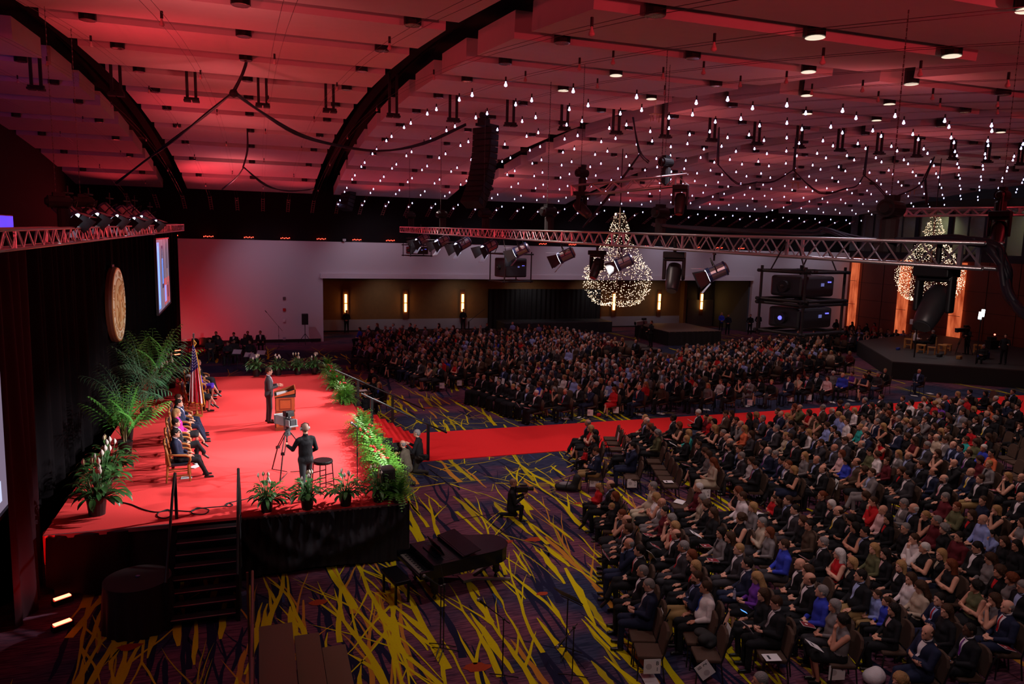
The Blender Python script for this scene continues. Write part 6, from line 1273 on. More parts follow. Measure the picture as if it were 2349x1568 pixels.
# ================================================================== the seated guests: photo point of the head | sex, hair colour, hair shape | top | tie / trousers / pose
NEAR = """1348,969 mgt K r x|1354,982 fyo R|1364,993 fko K|1364,1005 fkl K|1368,1034 mbs N - khaki p4|1343,1030 cbl R kid|1359,1044 cbs K kid|1366,1056 c0- G kid|1442,1015 mks L k kid2|1452,1023 mks N|1443,1040 cbs L kid|1443,1004 mks K
1479,957 fys B|1483,964 mwt K|1489,977 frl K|1498,986 fks K|1507,993 fgs O|1545,958 mks K . dark|1557,974 frs B|1602,946 mws K p4|1619,955 fks M|1628,962 fyo R|1637,967 fko K|1579,992 fyo A|1574,1006 fyo K|1602,1020 fbs K|1616,1034 fbo K|1624,1042 fbo G|1635,1058 frl T cream|1638,981 fyl K
1658,993 mgs K i|1668,1002 mgt K|1674,1013 mgt K|1672,1026 mks K beard|1665,948 mbs B|1677,947 fbl K|1689,964 mbs C|1700,972 mgt G|1707,982 fyl F|1722,995 fbl C|1696,1030 mbs N|1701,1045 mgs C|1722,1056 fbl W|1734,1066 mks K r
1718,953 fbl K|1734,951 fys C|1749,960 mgs C u|1767,974 mks N r|1780,982 mgs C|1762,1033 m0- N p|1779,1042 mgs N|1793,1056 mks N|1805,1063 mbs K|1750,1019 fks K|1783,943 fbs K|1791,949 m0- N p|1805,954 fys G|1802,999 fys T
1822,932 frl B|1836,934 mgt O|1855,945 fbs R|1813,961 fys G|1815,973 mks C|1867,955 fks B|1876,962 fbl O|1887,934 mgs B|1909,941 mwt K p|1927,924 fbs K|1943,931 mgs C|1959,941 fyl W|1922,951 fys L|1931,960 fys L|1942,967 fbs W|1896,976 fbs L|1912,983 mks K y|1841,983 mbs K|1854,991 fyl W|1873,1000 mbs K u|1884,1015 mbs C u|1921,996 mks C|1950,1002 m0- K|1939,1010 mbs C|1914,1026 m0- C|1825,1015 mbs K r|1812,1002 mbs K y|1845,1045 fyl G|1873,1054 mgt K|1930,1040 frl I|1941,1056 fks U|1966,1059 mbt B|1887,1075 mbt K|1982,1078 fbs K|1999,1084 mbs G|1995,1035 fks O|2012,1043 fbs W|2034,1057 fbs M|2020,1013 fkl R|1977,1018 m0- K|1988,997 mks N|1985,986 m0- C r|1973,979 fys A|1982,956 fks G|1996,960 fks G|2011,967 mgs N|2025,977 fyl K|2060,990 mbs N|2060,960 mgs K u|2051,955 fbs M|1982,918 mgs K|1999,929 fbl K|2020,910 mbs K|2015,931 fks G|2029,941 fbs C|2041,928 fkl K|2037,948 frl K|2062,932 mks C|1808,1066 mrs K|1820,1077 fyo K|2060,1040 fyl G|2064,1080 fbs K
2069,914 mbs K|2088,922 fks W|2117,915 fys I|2131,918 fbs K|2152,906 fbs T|2167,912 m0- N|2182,918 fbs K|2195,903 fyl K|2204,923 mgs C|2217,915 fks R|2224,898 mks K|2259,901 fks K|2283,914 mws K|2308,909 fbs K|2322,898 mbs K|2311,926 m0- N|2334,932 mks K|2143,926 fys R|2112,931 mbs C|2127,939 mgs K|2159,931 fbs P|2233,938 fyo K|2270,936 frs F|2290,943 fks K|2319,952 fbs K|2342,977 mbs K|2083,946 fkl K|2144,948 fbl K|2158,952 mbs K|2207,945 mbs G|2264,949 mgt K|2282,960 fgs K|2077,966 fys G|2089,974 mbs K|2123,962 mbs G|2176,960 fbl K|2239,963 mbs K|2264,969 mks K y|2213,974 fbs K|2228,985 fkl R|2103,985 mrs K|2143,977 fbl K|2158,989 fyl K|2172,984 mbs B|2135,1000 fbs M|2149,1003 m0- T|2080,1001 fbs K|2097,1009 fbl M|2169,1008 mbs G|2186,1020 m0- N|2215,1008 fbs A|2238,1014 fbs O|2267,1001 fbl K|2256,1027 fws U|2274,1039 fks F|2127,1021 mgs C|2150,1038 fbl B|2202,1027 mks N|2222,1040 mbs K|2247,1053 fbs M|2268,1064 fys G|2083,1045 m0- C|2190,1062 m0- K y|2228,1082 m0- N y|2113,1066 mbs K|2141,1081 mkt N|2166,1098 m0- K i beard|2248,1098 mbs K khaki|2311,1092 fyl K|2343,1095 mgt K r|2083,1089 mks C|2068,1079 fbs K
1373,1116 cyl R kid2|1400,1111 mbt K|1410,1137 fro K|1404,1161 cys K kid2|1425,1179 frs C|1439,1192 mbt C|1441,1213 mbs K|1445,1246 m0- N|1466,1262 mks K|1475,1309 mgc K|1489,1341 mgc N|1498,1115 mgs T cream|1504,1139 fyo W|1519,1152 m0- G|1524,1172 fks M|1539,1189 fgl K|1547,1206 fyo R|1550,1225 mbt K|1568,1253 mgs C r|1585,1273 frl K|1594,1298 fyl K|1597,1324 mbs N khaki beard|1620,1347 mbs W u
1602,1118 mws M|1609,1143 fgo T|1619,1158 fbs K|1635,1175 fbl K|1653,1221 fkl G|1673,1231 fbl K|1694,1259 mys C|1715,1292 mks N|1735,1324 fyl P|1749,1363 fbl K|1781,1382 mbs K s|1692,1125 frl K|1703,1138 mbs W|1726,1162 fyo G|1699,1188 fbs K|1747,1198 mgs T|1764,1220 fro G|1798,1249 mbs U|1775,1143 cbs R kid2|1785,1151 cbl K kid2|1807,1147 mbs K|1823,1168 mks C|1841,1194 fbl K|1834,1293 m0- K|1852,1308 fbs T|1856,1327 mbt K|1884,1356 mgs U|1913,1388 fgo G|1932,1423 fks G
1885,1136 fru K|1906,1156 fws K|1924,1171 mbt K y|1855,1204 fks B|1951,1190 fkl K|1961,1209 fkl K|1983,1220 mks K|1889,1243 mgs K|1924,1269 fwl R|1954,1290 fys K|1975,1320 mks K khaki|2004,1257 fyl O|2030,1269 fkl K|1985,1136 fbs K|2004,1150 mbs R|2025,1169 m0- I|2036,1189 fkl K|2073,1154 fgs G|2095,1165 mwt K u|2076,1211 fgs K|2098,1236 mbs W|2065,1297 fyl K|2012,1363 cbs L khaki kid2|2033,1379 cbs U kid2|2049,1397 fkl K|2088,1326 fbl W|2111,1345 fbl T
2169,1140 mgs M|2194,1162 mrs O|2122,1182 fys K|2149,1194 mgs M|2165,1212 fgs K|2228,1180 fbl K|2254,1148 fbs N|2285,1169 fyo K|2254,1191 m0- L|2276,1224 cks L kid2|2303,1241 fbl K|2331,1250 fkl K|2343,1139 m0- K|2345,1198 fbs G|2200,1231 mks M|2120,1256 fws K|2242,1255 mks K|2158,1270 fyl K|2180,1294 frl K|2271,1280 fbl G|2127,1450 mbt N|2063,1562 fys K|2154,1374 mks N r|2170,1400 fbl K|2223,1444 mkc K dark|2239,1345 fks O|2280,1374 fbs G|2310,1391 mgt N r|2319,1327 frs G|2346,1345 mgs K|1742,1561 mgs K|2292,1310 fbs K"""
FAR = """1095,861 mbt K robe|1109,865 mbt K robe|1127,870 fbl K robe|1143,876 mgs K robe|1163,881 fkl K robe|1176,887 fys K robe|1189,889 mbs K robe|1209,894 mgs K robe|1229,901 mws K robe
1156,846 mbs N u|1176,850 mbs C u|1193,852 mgs C r|1213,873 mgs C|1235,882 frs U|1260,864 mbs C|1253,892 fkl K|1270,893 fgs K|1296,898 mgt K r|1328,887 mbs K|1353,891 mbs N|1293,865 fyo W|1309,865 mbs K r|1339,859 mgs K|1362,861 mgs K r|1367,882 fws K|1216,832 mks K y|1233,836 fyl P|1251,835 mbs N|1187,813 mks K y|1202,790 mbs N|1134,823 mgs K u
1407,893 frl R dress|1465,888 m0- N|1517,885 fws B|1553,878 mbs K r|1596,880 mks K i|1623,884 fyl G|1652,875 frs W|1480,881 fyl R|1443,883 fkl K|1423,884 fyo K|1402,871 m0- K|1531,870 mks N|1542,862 mbs N|1574,868 mks K|1586,865 fks R|1606,863 mks C|1485,862 mgs G|1672,881 mks K r|1696,874 fks K|1718,872 mks G|1743,869 fbl K|1769,876 fys K|1809,869 mbs N|1831,865 frs T|1852,865 mbs K r|1874,860 m0- K|1897,867 fbs I|1911,856 fws G|1933,860 m0- U|1954,857 fbs P|1982,862 fbs N|2013,858 fgs C|1993,854 fbs K|2030,850 fys K|2108,851 m0- N
1009,839 mgs K|997,836 fgs O|983,838 frs G|963,830 mks C|947,827 fkl K|907,811 mbs N|888,804 mks K r|869,803 mks C|860,802 frs K|928,813 mbs K r|1025,827 fbl U|1043,834 fyl R|1054,834 m0- K r|842,781 frs K"""
people = []
RP = random.Random(11)
def parse(txt, block):
    for line in txt.replace('\n', '|').split('|'):
        t = line.split(); px, py = map(float, t[0].split(',')); ft = set(t[3:]); sex, hc, hs = t[1][0], t[1][1], t[1][2]
        sc = RP.uniform(1.0, 1.07) * (.96 if sex == 'f' else 1)
        if 'kid' in ft: sc = .55
        if 'kid2' in ft: sc = .76
        z = 1.225 * sc
        if 'kid' in ft: z = 1.0
        elif 'kid2' in ft: z = 1.04
        p = P(px, py, z); people.append(dict(x=p.x, y=p.y, sex=sex, hc=hc, hs=hs, top=t[2], ft=ft, sc=sc, block=block, px=px, py=py))
parse(NEAR, 'near'); parse(FAR, 'far')
for q in people:
    if q['block'] == 'near': q['rz'] = math.radians(161)
    else: q['rz'] = math.radians(203 if q['px'] < 1060 and q['py'] < 845 else 196.5)
# far seats laid out on their curved rows, mostly filled, thinning out at the back
occ = [(q['x'], q['y']) for q in people]
def near_occ(x, y, r=.42): return any(abs(x - a) < r and abs(y - b) < r and math.hypot(x - a, y - b) < r for a, b in occ)
EMPT = []
def lattice(O, u, v, na, nb, rzdeg, cond, side):
    for bi in range(nb):
        for ai in range(na):
            x = O[0] + u[0] * ai * .585 + v[0] * bi * 1.04 + RP.uniform(-.03, .03); y = O[1] + u[1] * ai * .585 + v[1] * bi * 1.04 + RP.uniform(-.03, .03)
            if not cond(x, y): continue
            px, py = proj((x, y, 1.2))
            if not (815 < px < 2360): continue
            if near_occ(x, y, .40): continue
            if px > 2130 and side == 'M': continue
            dens = .90
            if side == 'M' and py < 800 and 1215 < px < 1590: dens = .10
            elif side == 'M' and py < 815 and 1215 < px < 1560: dens = .45
            elif py < 772: dens = .45 if px < 1240 else .8
            elif px > 1900: dens = .55
            if RP.random() < dens:
                sex = RP.choice('mmmff'); hc = RP.choice('bbbkkggwyyr') if sex == 'f' else RP.choice('bbbkkggggw0'); hs = RP.choice('soollu') if sex == 'f' else RP.choice('sssct')
                top = RP.choice('KKKKKNCCGWRMBKUKT' if sex == 'f' else 'KKKKKNNNCCCGKBL'); ft = set()
                if sex == 'm' and top in 'KNCG' and RP.random() < .7: ft.add(RP.choice('rruykpi'))
                people.append(dict(x=x, y=y, sex=sex, hc=hc, hs=hs, top=top, ft=ft, sc=RP.uniform(.98, 1.05), block='far', px=px, py=py, rz=math.radians(rzdeg), lat=True))
            else: EMPT.append((x, y, math.radians(rzdeg), 'far'))
inblk = lambda x, y: not (22.4 < x < 25.6 and 42 < y < 47) and not (28.2 < x < 33.6 and y > 47) and y < 52.5 and y > 27.95 and not (x > 33.5 and y > 32.5 and x < 50 and y < 42 - (41.5 - x) * .1 and x > 34.5) and not (x > 30 and y < 31 and x > 36)
ray_ab = lambda x, y: .937 * (y - 34.0) - .35 * (x - 9.0)
lattice((10.95, 28.5), (-.285, .958), (.958, .285), 44, 38, 196.5, lambda x, y: inblk(x, y) and ray_ab(x, y) < -.3 and x > 11.6, 'M')
lattice((8.45, 35.4), (-.40, .917), (.917, .40), 30, 17, 203, lambda x, y: inblk(x, y) and ray_ab(x, y) > .5, 'L')
# empty seats seen in the near block: seat points
for px, py in ((1400, 1006), (1407, 1017), (1414, 1030), (1424, 1046), (1449, 1094), (1490, 1040), (1500, 1058), (1511, 1072), (1519, 1085), (1528, 1098), (1537, 1112), (1473, 1457), (1487, 1492), (1598, 1462), (1620, 1500), (1768, 1500), (1748, 1182), (1866, 1380), (1560, 1160)):
    p = P(px, py, .45); EMPT.append((p.x, p.y, math.radians(161), 'near'))
for px, py in ((2280, 1002), (2299, 1007), (2319, 1015), (2340, 1027), (2288, 1031), (2311, 1041), (2332, 1053), (2300, 1068), (2323, 1079), (2345, 1062), (2252, 905), (2256, 935)):
    p = P(px, py, .74); EMPT.append((p.x + .26, p.y - .1, math.radians(161), 'near'))
for q in people: q['d'] = depth((q['x'], q['y'], 1))
people.sort(key=lambda q: q['d'])
HW = {'s': 'short', 'c': 'cropped', 't': 'thinning', 'o': 'bobbed', 'l': 'long', 'u': 'updo'}
def describe(q):
    kid = q['sex'] == 'c' or 'kid2' in q['ft']; who = {'m': 'man', 'f': 'woman', 'c': 'child'}[q['sex']]
    if kid: who = 'child'
    h = 'bald' if q['hc'] == '0' else '%s %s haired' % (HW.get(q['hs'], 'short'), HC[q['hc']][0])
    col = CC[q['top']][0]; tie = [t for t in q['ft'] if t in TC]
    if 'robe' in q['ft']: g = 'black judge robe'
    elif 'dress' in q['ft']: g = 'red dress'
    elif q['sex'] == 'm' and q['top'] in 'KNCGB' and not kid: g = '%s suit' % col
    elif q['sex'] == 'm': g = '%s shirt' % col
    elif q['sex'] == 'f': g = '%s top' % col
    else: g = '%s clothes' % col
    s = '%s %s in %s' % (h, who, g)
    if tie and q['sex'] == 'm': s += ' and %s tie' % TC[tie[0]][0]
    if 'khaki' in q['ft']: s += ', khaki trousers'
    if 'beard' in q['ft']: s += ', bearded'
    if 'cream' in q['ft']: s += ', cream trousers'
    return s
def short_desc(q):
    h = 'bald' if q['hc'] == '0' else '%s %s haired' % (HW.get(q['hs'], 'short'), HC[q['hc']][0]); return '%s %s in %s' % (h, {'m': 'man', 'f': 'woman', 'c': 'child'}[q['sex']], CC[q['top']][0])
NIND = 284
ind = people[:NIND]; rest_p = people[NIND:]
used = {}
for q in ind: q['desc'] = describe(q)
from collections import Counter
cnt = Counter(q['desc'] for q in ind); cnts = Counter(short_desc(q) for q in ind)
for q in ind:
    if cnt[q['desc']] == 1: q['label'] = q['desc'] + (', seated near side of the aisle' if q['block'] == 'near' and len(q['desc'].split()) < 11 else ''); used[q['label']] = 1; continue
    f = Vector((math.cos(q['rz']), math.sin(q['rz']))); best = None
    nb = sorted(ind, key=lambda r: (cnts[short_desc(r)], (r['x'] - q['x']) ** 2 + (r['y'] - q['y']) ** 2))
    cand = sorted([r for r in ind if r is not q and math.hypot(r['x'] - q['x'], r['y'] - q['y']) < 2.0], key=lambda r: (min(3, cnts[short_desc(r)]), (r['x'] - q['x']) ** 2 + (r['y'] - q['y']) ** 2))
    for r in cand:
        dv = Vector((r['x'] - q['x'], r['y'] - q['y'])); a = dv.dot(f); s_ = abs(dv.x * f.y - dv.y * f.x)
        rel = 'beside' if abs(a) < .5 and s_ < 1.0 else 'behind' if a > .5 and s_ < .7 else 'in front of' if a < -.5 and s_ < .7 else 'near'
        L = '%s, %s %s' % (q['desc'], rel, short_desc(r))
        if len(L.split()) > 16: L = '%s, %s %s' % (short_desc(q), rel, short_desc(r))
        if len(L.split()) <= 16 and L not in used: best = L; break
    k = 0
    while best is None or best in used:
        k += 1; best = '%s, %s of this look from the stage' % (short_desc(q), nth[min(k + 1, 19)])
        if k > 18: best = short_desc(q) + ' seat %d' % k
    q['label'] = best; used[best] = 1
def choose(q, i):
    ft = q['ft']
    if 'robe' in ft: return 'r%d' % (i % 2)
    if q['sex'] == 'f': return 'f%d' % (1 if 'dress' in ft or 'cream' in ft else (0, 2, 0, 1, 3, 2, 4)[i % 7])
    if 'p4' in ft: return 'm4'
    if 'x' in ft: return 'm5'
    return 'm%d' % ((0, 1, 2, 0, 3, 5, 4, 1)[i % 8])
def look(q, i):
    R = random.Random(int(q['x'] * 100 + q['y'] * 7)); sk = SK[3] if 'dark' in q['ft'] else SK[R.choice((0, 0, 1, 2))]; kid = q['sex'] == 'c' or 'kid2' in q['ft']
    top = cmat('c', q['top']); suit = q['sex'] == 'm' and q['top'] in 'KNCGB' and not kid
    bot = 'K'
    if 'khaki' in q['ft']: bot = 'khaki'
    elif 'cream' in q['ft']: bot = 'cream'
    elif 'dress' in q['ft'] or 'robe' in q['ft']: bot = q['top']
    elif suit: bot = q['top']
    elif R.random() < .2: bot = R.choice(('N', 'C', 'denim', 'K'))
    tie = [t for t in q['ft'] if t in TC]; shirt = (M_shirtw if R.random() < .7 else M_shirtb) if suit else None; tm = cmat('t', tie[0]) if tie and q['sex'] == 'm' else (cmat('t', R.choice('krsp')) if suit and R.random() < .4 else None)
    scarf = cmat('c', R.choice('WKTRI')) if q['sex'] == 'f' and q['top'] in 'KNCG' and R.random() < .4 and 'robe' not in q['ft'] else None
    hair = None; hm = None
    if q['hc'] != '0': hair = {'s': 'short' if q['sex'] != 'f' else R.choice(('bob', 'short', 'curly')), 'c': 'crop', 't': 'thin', 'o': 'bob', 'l': 'long', 'u': 'up'}[q['hs']]; hm = cmat('h', q['hc'])
    elif R.random() < .4: hair = 'thin'; hm = cmat('h', 'g')
    return sk, top, bmat(bot), hair, hm, shirt, tm, scarf
nchair = 0; chairs = []
def chlab(q):
    L = 'brown chair under the ' + q['label']
    for a, b_ in ((' haired', ''), ('brown chair under the', 'chair under the'), (' man in ', ' man, '), (' woman in ', ' woman, '), ('chair under the', 'chair under')):
        if len(L.split()) <= 16: break
        L = L.replace(a, b_)
    L = L if len(L.split()) <= 16 else ' '.join(w for w in L.split() if w not in ('and', 'of', 'this'))
    return L if len(L.split()) <= 16 else ' '.join(w for w in L.split() if w not in ('short', 'suit', 'suit,', 'tie,'))
for i, q in enumerate(ind):
    var = choose(q, i); sk, top, bot, hair, hm, shirt, tm, scarf = look(q, i); kid1 = 'kid' in q['ft']; kid = q['sex'] == 'c' or 'kid2' in q['ft']
    f = Vector((math.cos(q['rz']), math.sin(q['rz']))); z = 0
    if 'kid' in q['ft']: z = 1.0 - 1.225 * .55; 
    elif kid: z = 1.04 - 1.225 * .76; 
    rzj = q['rz'] + random.Random(i).uniform(-.10, .10)
    o = put_person(var, (q['x'] + f.x * .02, q['y'] + f.y * .02, z), rzj, sk, top, bot, hair, hm, shirt, tm, scarf, q['label'], 'guests seated %s the red aisle' % ('on the near side of' if q['block'] == 'near' else 'beyond'), q['sc'], cmat('h', 'b' if q['hc'] == '0' else q['hc']) if 'beard' in q['ft'] else None, SK[1] if q['sex'] == 'f' and False else None)
    if not kid1: chairs.append((q['x'], q['y'], q['rz'], chlab(q), q['block']))
# the rest of the crowd: one mass
CV, CF, CM = [], [], []; cmats = []; cidx = {}; voff = 0
def ci_(m):
    if m.name not in cidx: cidx[m.name] = len(cmats); cmats.append(m)
    return cidx[m.name]
def mass_add(V, F, mi, x, y, rz, s=1, z=0):
    global voff
    c, s_ = math.cos(rz), math.sin(rz); Q = V * s; W_ = np.empty_like(Q); W_[:, 0] = Q[:, 0] * c - Q[:, 1] * s_ + x; W_[:, 1] = Q[:, 0] * s_ + Q[:, 1] * c + y; W_[:, 2] = Q[:, 2] + z
    CV.append(W_); CF.append(F + voff); CM.append(mi); voff += len(V)
def flatF(F): return np.array([list(f) for f in F])
for i, q in enumerate(rest_p):
    var = choose(q, i); d = VAR[var]; sk, top, bot, hair, hm, shirt, tm, scarf = look(q, i); ids = np.array([ci_(m) for m in (sk, top, bot, M_shoe, M_eye, M_lip, shirt or top)])
    V, F, m = d['lo']; mass_add(V, F, ids[m], q['x'], q['y'], q['rz'], q['sc']); M = d['T']
    if hair: V, F, m = HAIRLO[hair]; mass_add(V @ M[:3, :3].T + M[:3, 3], F, np.full(len(F), ci_(hm)), q['x'], q['y'], q['rz'], q['sc'])
    for key, mt in (('shirt', shirt), ('tie', tm), ('scarf', scarf)):
        if mt: vs, fs = d[key]; mass_add(np.array(vs, float) + np.array([.004, 0, 0]), flatF(fs), np.full(len(fs), ci_(mt)), q['x'], q['y'], q['rz'], q['sc'])
    EMPT.append((q['x'], q['y'], q['rz'], 'farocc'))
o = bpy.data.objects.new('seated_crowd', make_mesh('seated_crowd', np.concatenate(CV), np.concatenate(CF), cmats, np.concatenate(CM), True)); COL.objects.link(o)
tag(o, 'dense crowd of seated guests filling the back rows beyond the red aisle', 'crowd', kind='stuff')
# chairs: nearest individually, the rest as one mass
near_e = [e_ for e_ in EMPT if e_[3] == 'near']
oth = sorted([e_ for e_ in EMPT if e_[3] != 'near'], key=lambda e_: depth((e_[0], e_[1], .5)))
lab_e = ['empty brown chair of the first near row, first from the aisle', 'empty brown chair of the second near row, second from the aisle', 'empty brown chair of the second near row, third from the aisle', 'empty brown chair of the second near row beside the boy in light blue', 'empty brown chair carrying the C 2 sign']
cl = []
for c_ in chairs:
    if len(c_[3].split()) > 16: print('LONG', c_[3])
for i, e_ in enumerate(near_e):
    if i < 5: lab = lab_e[i]
    elif i < 11: lab = 'empty brown chair in the bare row behind the C 2 sign, %s from aisle' % nth[i - 5]
    elif i < 19: lab = ['empty brown chair just beside the man in navy uniform', 'empty brown chair carrying the B 1 sign', 'brown chair with a dark coat piled on its seat', 'empty brown chair carrying the tilted B 2 sign', 'empty brown chair with white sheets lying on the seat', 'empty brown chair with a white sheet beside the bobbed blonde woman', 'empty brown chair behind the man in blue shirt', 'brown chair with a white sheet on it behind the C 2 sign'][i - 11]
    else: lab = 'empty brown chair in the bare seats at the right edge, %s counted from the aisle' % nth[i - 19]
    cl.append((e_[0], e_[1], e_[2], lab, 'near'))
allc = cl + chairs; allc.sort(key=lambda c: depth((c[0], c[1], .5)) - (100 if c[3].startswith('empty') or 'coat' in c[3] or 'white' in c[3] else 0))
ms = []
for i, c in enumerate(allc):
    if i < 284:
        det = depth((c[0], c[1], .5)) < 19 or i < 30; lab = c[3]; f = Vector((math.cos(c[2]), math.sin(c[2]))); put_chair(c[0] , c[1], c[2], lab, det, 'chairs on the near side of the aisle' if c[4] == 'near' else 'chairs beyond the aisle')
    else: ms.append(c[:3])
ms += [e_[:3] for e_ in oth]
V0 = np.array(cb.v); F4 = []; m4_ = []
for f, m in zip(cb.f, cb.m):
    if len(f) == 4: F4.append(f); m4_.append(m)
    else:
        for k in range(1, len(f) - 1, 2): F4.append((f[0], f[k], f[k + 1], f[min(k + 2, len(f) - 1)])); m4_.append(m)
F4 = [f for f in F4]; F4 = [tuple(f) if len(set(f)) == 4 else None for f in F4]; m4_ = [m for f, m in zip(F4, m4_) if f]; F4 = np.array([f for f in F4 if f]); m4_ = np.array(m4_)
CV, CF, CM = [], [], []; voff = 0
for x, y, rz in ms: mass_add(V0, F4, m4_, x, y, rz)
if CV:
    o = bpy.data.objects.new('banquet_chairs', make_mesh('banquet_chairs', np.concatenate(CV), np.concatenate(CF), [M_cush, M_frame], np.concatenate(CM))); COL.objects.link(o); tag(o, 'many rows of brown banquet chairs in the back seating beyond the aisle', 'chair', kind='stuff')
# ---- row signs on chairs
def sign(px, py, z, txt, lab, rz, tilt=0, sz=(.30, .27)):
    p = P(px, py, z); e = empty('seat_sign', p, rz, lab, 'sign', 'white seating signs'); b = MB(); b.box((0, 0, 0), (sz[0], .004, sz[1])); b.build('sheet', M_white, e)
    b = MB(); b.cyl((-.06, -.003, 0), (-.06, -.004, 0), .055, n=20); b.build('crest', mat('crest_grey', (.45, .42, .46), .8), e)
    if txt:
        for k, ch in enumerate(txt.split()): t = text_mesh(ch, .10, M_ink, 'lettering', .001, e); t.rotation_euler = (PI / 2, 0, 0); t.location = (.09, -.0035, .055 - .11 * k)
    e.rotation_euler = (0, tilt, rz); return e
a_ = math.radians(-19 + 0)
sign(1363, 1106, .33, 'C 1', 'white seat sign C 1 under the chair of the father in navy jacket', a_ + .1)
sign(1450, 1108, .33, 'C 2', 'white seat sign C 2 on the side of an empty chair', a_ + .1)
sign(1618, 1132, .33, 'C 4', 'white seat sign C 4 under the woman in a cream suit', a_ + .1)
sign(1496, 1528, .33, 'B 1', 'white seat sign B 1 on the nearest empty chair', a_ + .1)
sign(1617, 1536, .30, 'B 2', 'white seat sign B 2 hanging tilted under a chair', a_ + .1, -2.2)
sign(1920, 1542, .33, '4', 'white seat sign 4 under the woman holding a phone', a_ + .1)
def backsign(px, py, lab, z=.75, rz=None, tl=.25, g=''):
    p = P(px, py, z); e = empty('reserved_sheet', p, rz if rz is not None else math.radians(161), lab, 'sign', 'white sheets on chair backs'); b = MB(); b.box((0, 0, 0), (.006, .22, .28)); b.build('sheet', M_white, e); b = MB()
    for k in range(3): b.box((.0035, 0, .02 - k * .035), (.001, .13, .010))
    b.build('print', mat('print_grey', (.2, .18, .2), .8), e); e.rotation_euler = (0, -.16, e.rotation_euler[2])
backsign(1515, 1414, 'white sheet taped to the chair back beside the man in navy uniform'); backsign(1669, 1450, 'white sheet taped to the chair back behind the man in white shirt'); backsign(1379 + 39, 1000, 'white sheet taped to the first empty chair back by the aisle'); backsign(1918, 1110, 'white sheet taped to a chair back beside the man in tweed jacket')
for i, (px, py) in enumerate(((1138, 870), (1154, 874), (1171, 879), (1187, 884), (1202, 854), (1217, 857), (1233, 862), (1245, 865), (1244, 882), (1281, 875), (1282, 892), (1305, 814), (1209, 767), (1223, 761), (1383, 792), (1385, 801), (1272, 819), (1390, 901), (1418, 908), (1136, 778), (1043, 790))):
    backsign(px, py, 'white reserved sheet on a far chair back, %s' % ('%s from the robed row' % nth[i] if i < 11 else '%s one among the back rows' % nth[i - 11]), rz=math.radians(196))
for px, py, lab in ((1014, 884, 'white seat sign at the aisle end of the far left wedge'), (1054, 878, 'white seat sign under the red dressed blonde beyond the aisle'), (1354, 946, 'white seat sign under the man in navy suit at the aisle'), (1413, 940, 'white seat sign beside the woman in the red dress'), (1720, 923, 'white seat sign beyond the aisle, first to the right'), (1812, 914, 'white seat sign beyond the aisle, second to the right'), (1856, 911, 'white seat sign beyond the aisle, third to the right'), (1982, 901, 'white seat sign beyond the aisle, last to the right')):
    sign(px, py, .33, '', lab, -.35 if px > 1060 else -.2, 0, (.24, .27))
# ---- programmes held
M_prog = mat('programme_maroon', (.20, .012, .022), .5); M_edge = mat('programme_white', (.62, .55, .58), .7)
for i, (px, py, z, rz, tl, lab) in enumerate(((1494, 1272, .78, .5, .9, 'maroon programme with a white seal tilted up beside the seated man in dark suit'), (1390, 1272, .72, 0, .9, 'maroon programme on the knee of the bald man in the front row'), (1504, 1252, .76, .2, .5, 'maroon programme with a round seal held by the woman in red'), (1488, 1226, .72, .4, .2, 'maroon programme on the lap of the woman with patterned sleeves'), (1714, 1438, .78, .4, .9, 'maroon programme standing on the knee of the man by the white sheets'), (1636, 1284, .74, .1, .1, 'maroon programme under the hands of the woman with long dark hair'), (1620, 1251, .72, .3, .1, 'maroon programme held by the woman in grey cardigan'), (1858, 1120, .75, .0, .9, 'maroon programme held upright by the balding man near the aisle gap'), (1847, 1280, .74, .3, .5, 'maroon programme in the hands of the grey haired man looking down'), (2052, 1274, .74, .4, .7, 'maroon programme between the long haired women and the boy'), (2281, 1124, .72, .2, .1, 'maroon programme lying beside the blonde woman at the right'), (2310, 1485, .72, .2, .3, 'maroon programme in the hand at the lower right edge'), (1532, 1007, .72, .3, .1, 'maroon programme on the lap of the short haired woman'), (1574, 1066, .7, .3, .3, 'maroon programme held low beside the cream suited woman'), (1853, 1432, .72, 0, .2, 'dark programme in front of the woman with grey bob'), (1189, 928, .72, 0, .9, 'maroon programme held by the seventh robed judge'), (1208, 935, .70, .3, .2, 'maroon programme on the knee of the white haired judge'))):
    p = P(px, py, z); e = empty('programme', p, rz + 2.7, lab, 'booklet', 'maroon programmes'); e.rotation_euler = (0, -tl, rz + 2.8); b = MB(); b.box((0, 0, 0), (.24, .18, .006)); b.build('pages', M_edge, e); b = MB(); b.box((0, 0, .004), (.225, .165, .002)); b.cyl((.03, 0, .005), (.03, 0, .006), .028, n=16, m=1); b.build('cover', [M_prog, M_edge], e)
for px, py, z, lab in ((1585, 965, .95, 'white leaflet with a dark heading held up by the white haired man'), (1596, 1224, .8, 'white leaflet with a dark heading held by the woman in black'), (1868, 1480, .75, 'white sheet on the lap of the woman reading her phone'), (1544, 1018, .8, 'white leaflet on the lap beside the woman in teal'), (1770, 1507, .52, 'white printed sheets lying on the empty chair seat'), (1533, 1104, .52, 'white sheet lying on the last chair of the bare row'), (1909, 1080, .75, 'white sheet held beside the woman in royal blue')):
    p = P(px, py, z); b = MB(); b.box((0, 0, 0), (.28, .22, .004)); b.box((.05, 0, .003), (.04, .12, .001), 1); o = b.build('leaflet', [M_white, M_ink], loc=p); o.rotation_euler = (0, -.5 if z > .6 else 0, 2.9); tag(o, lab, 'paper', 'white leaflets')
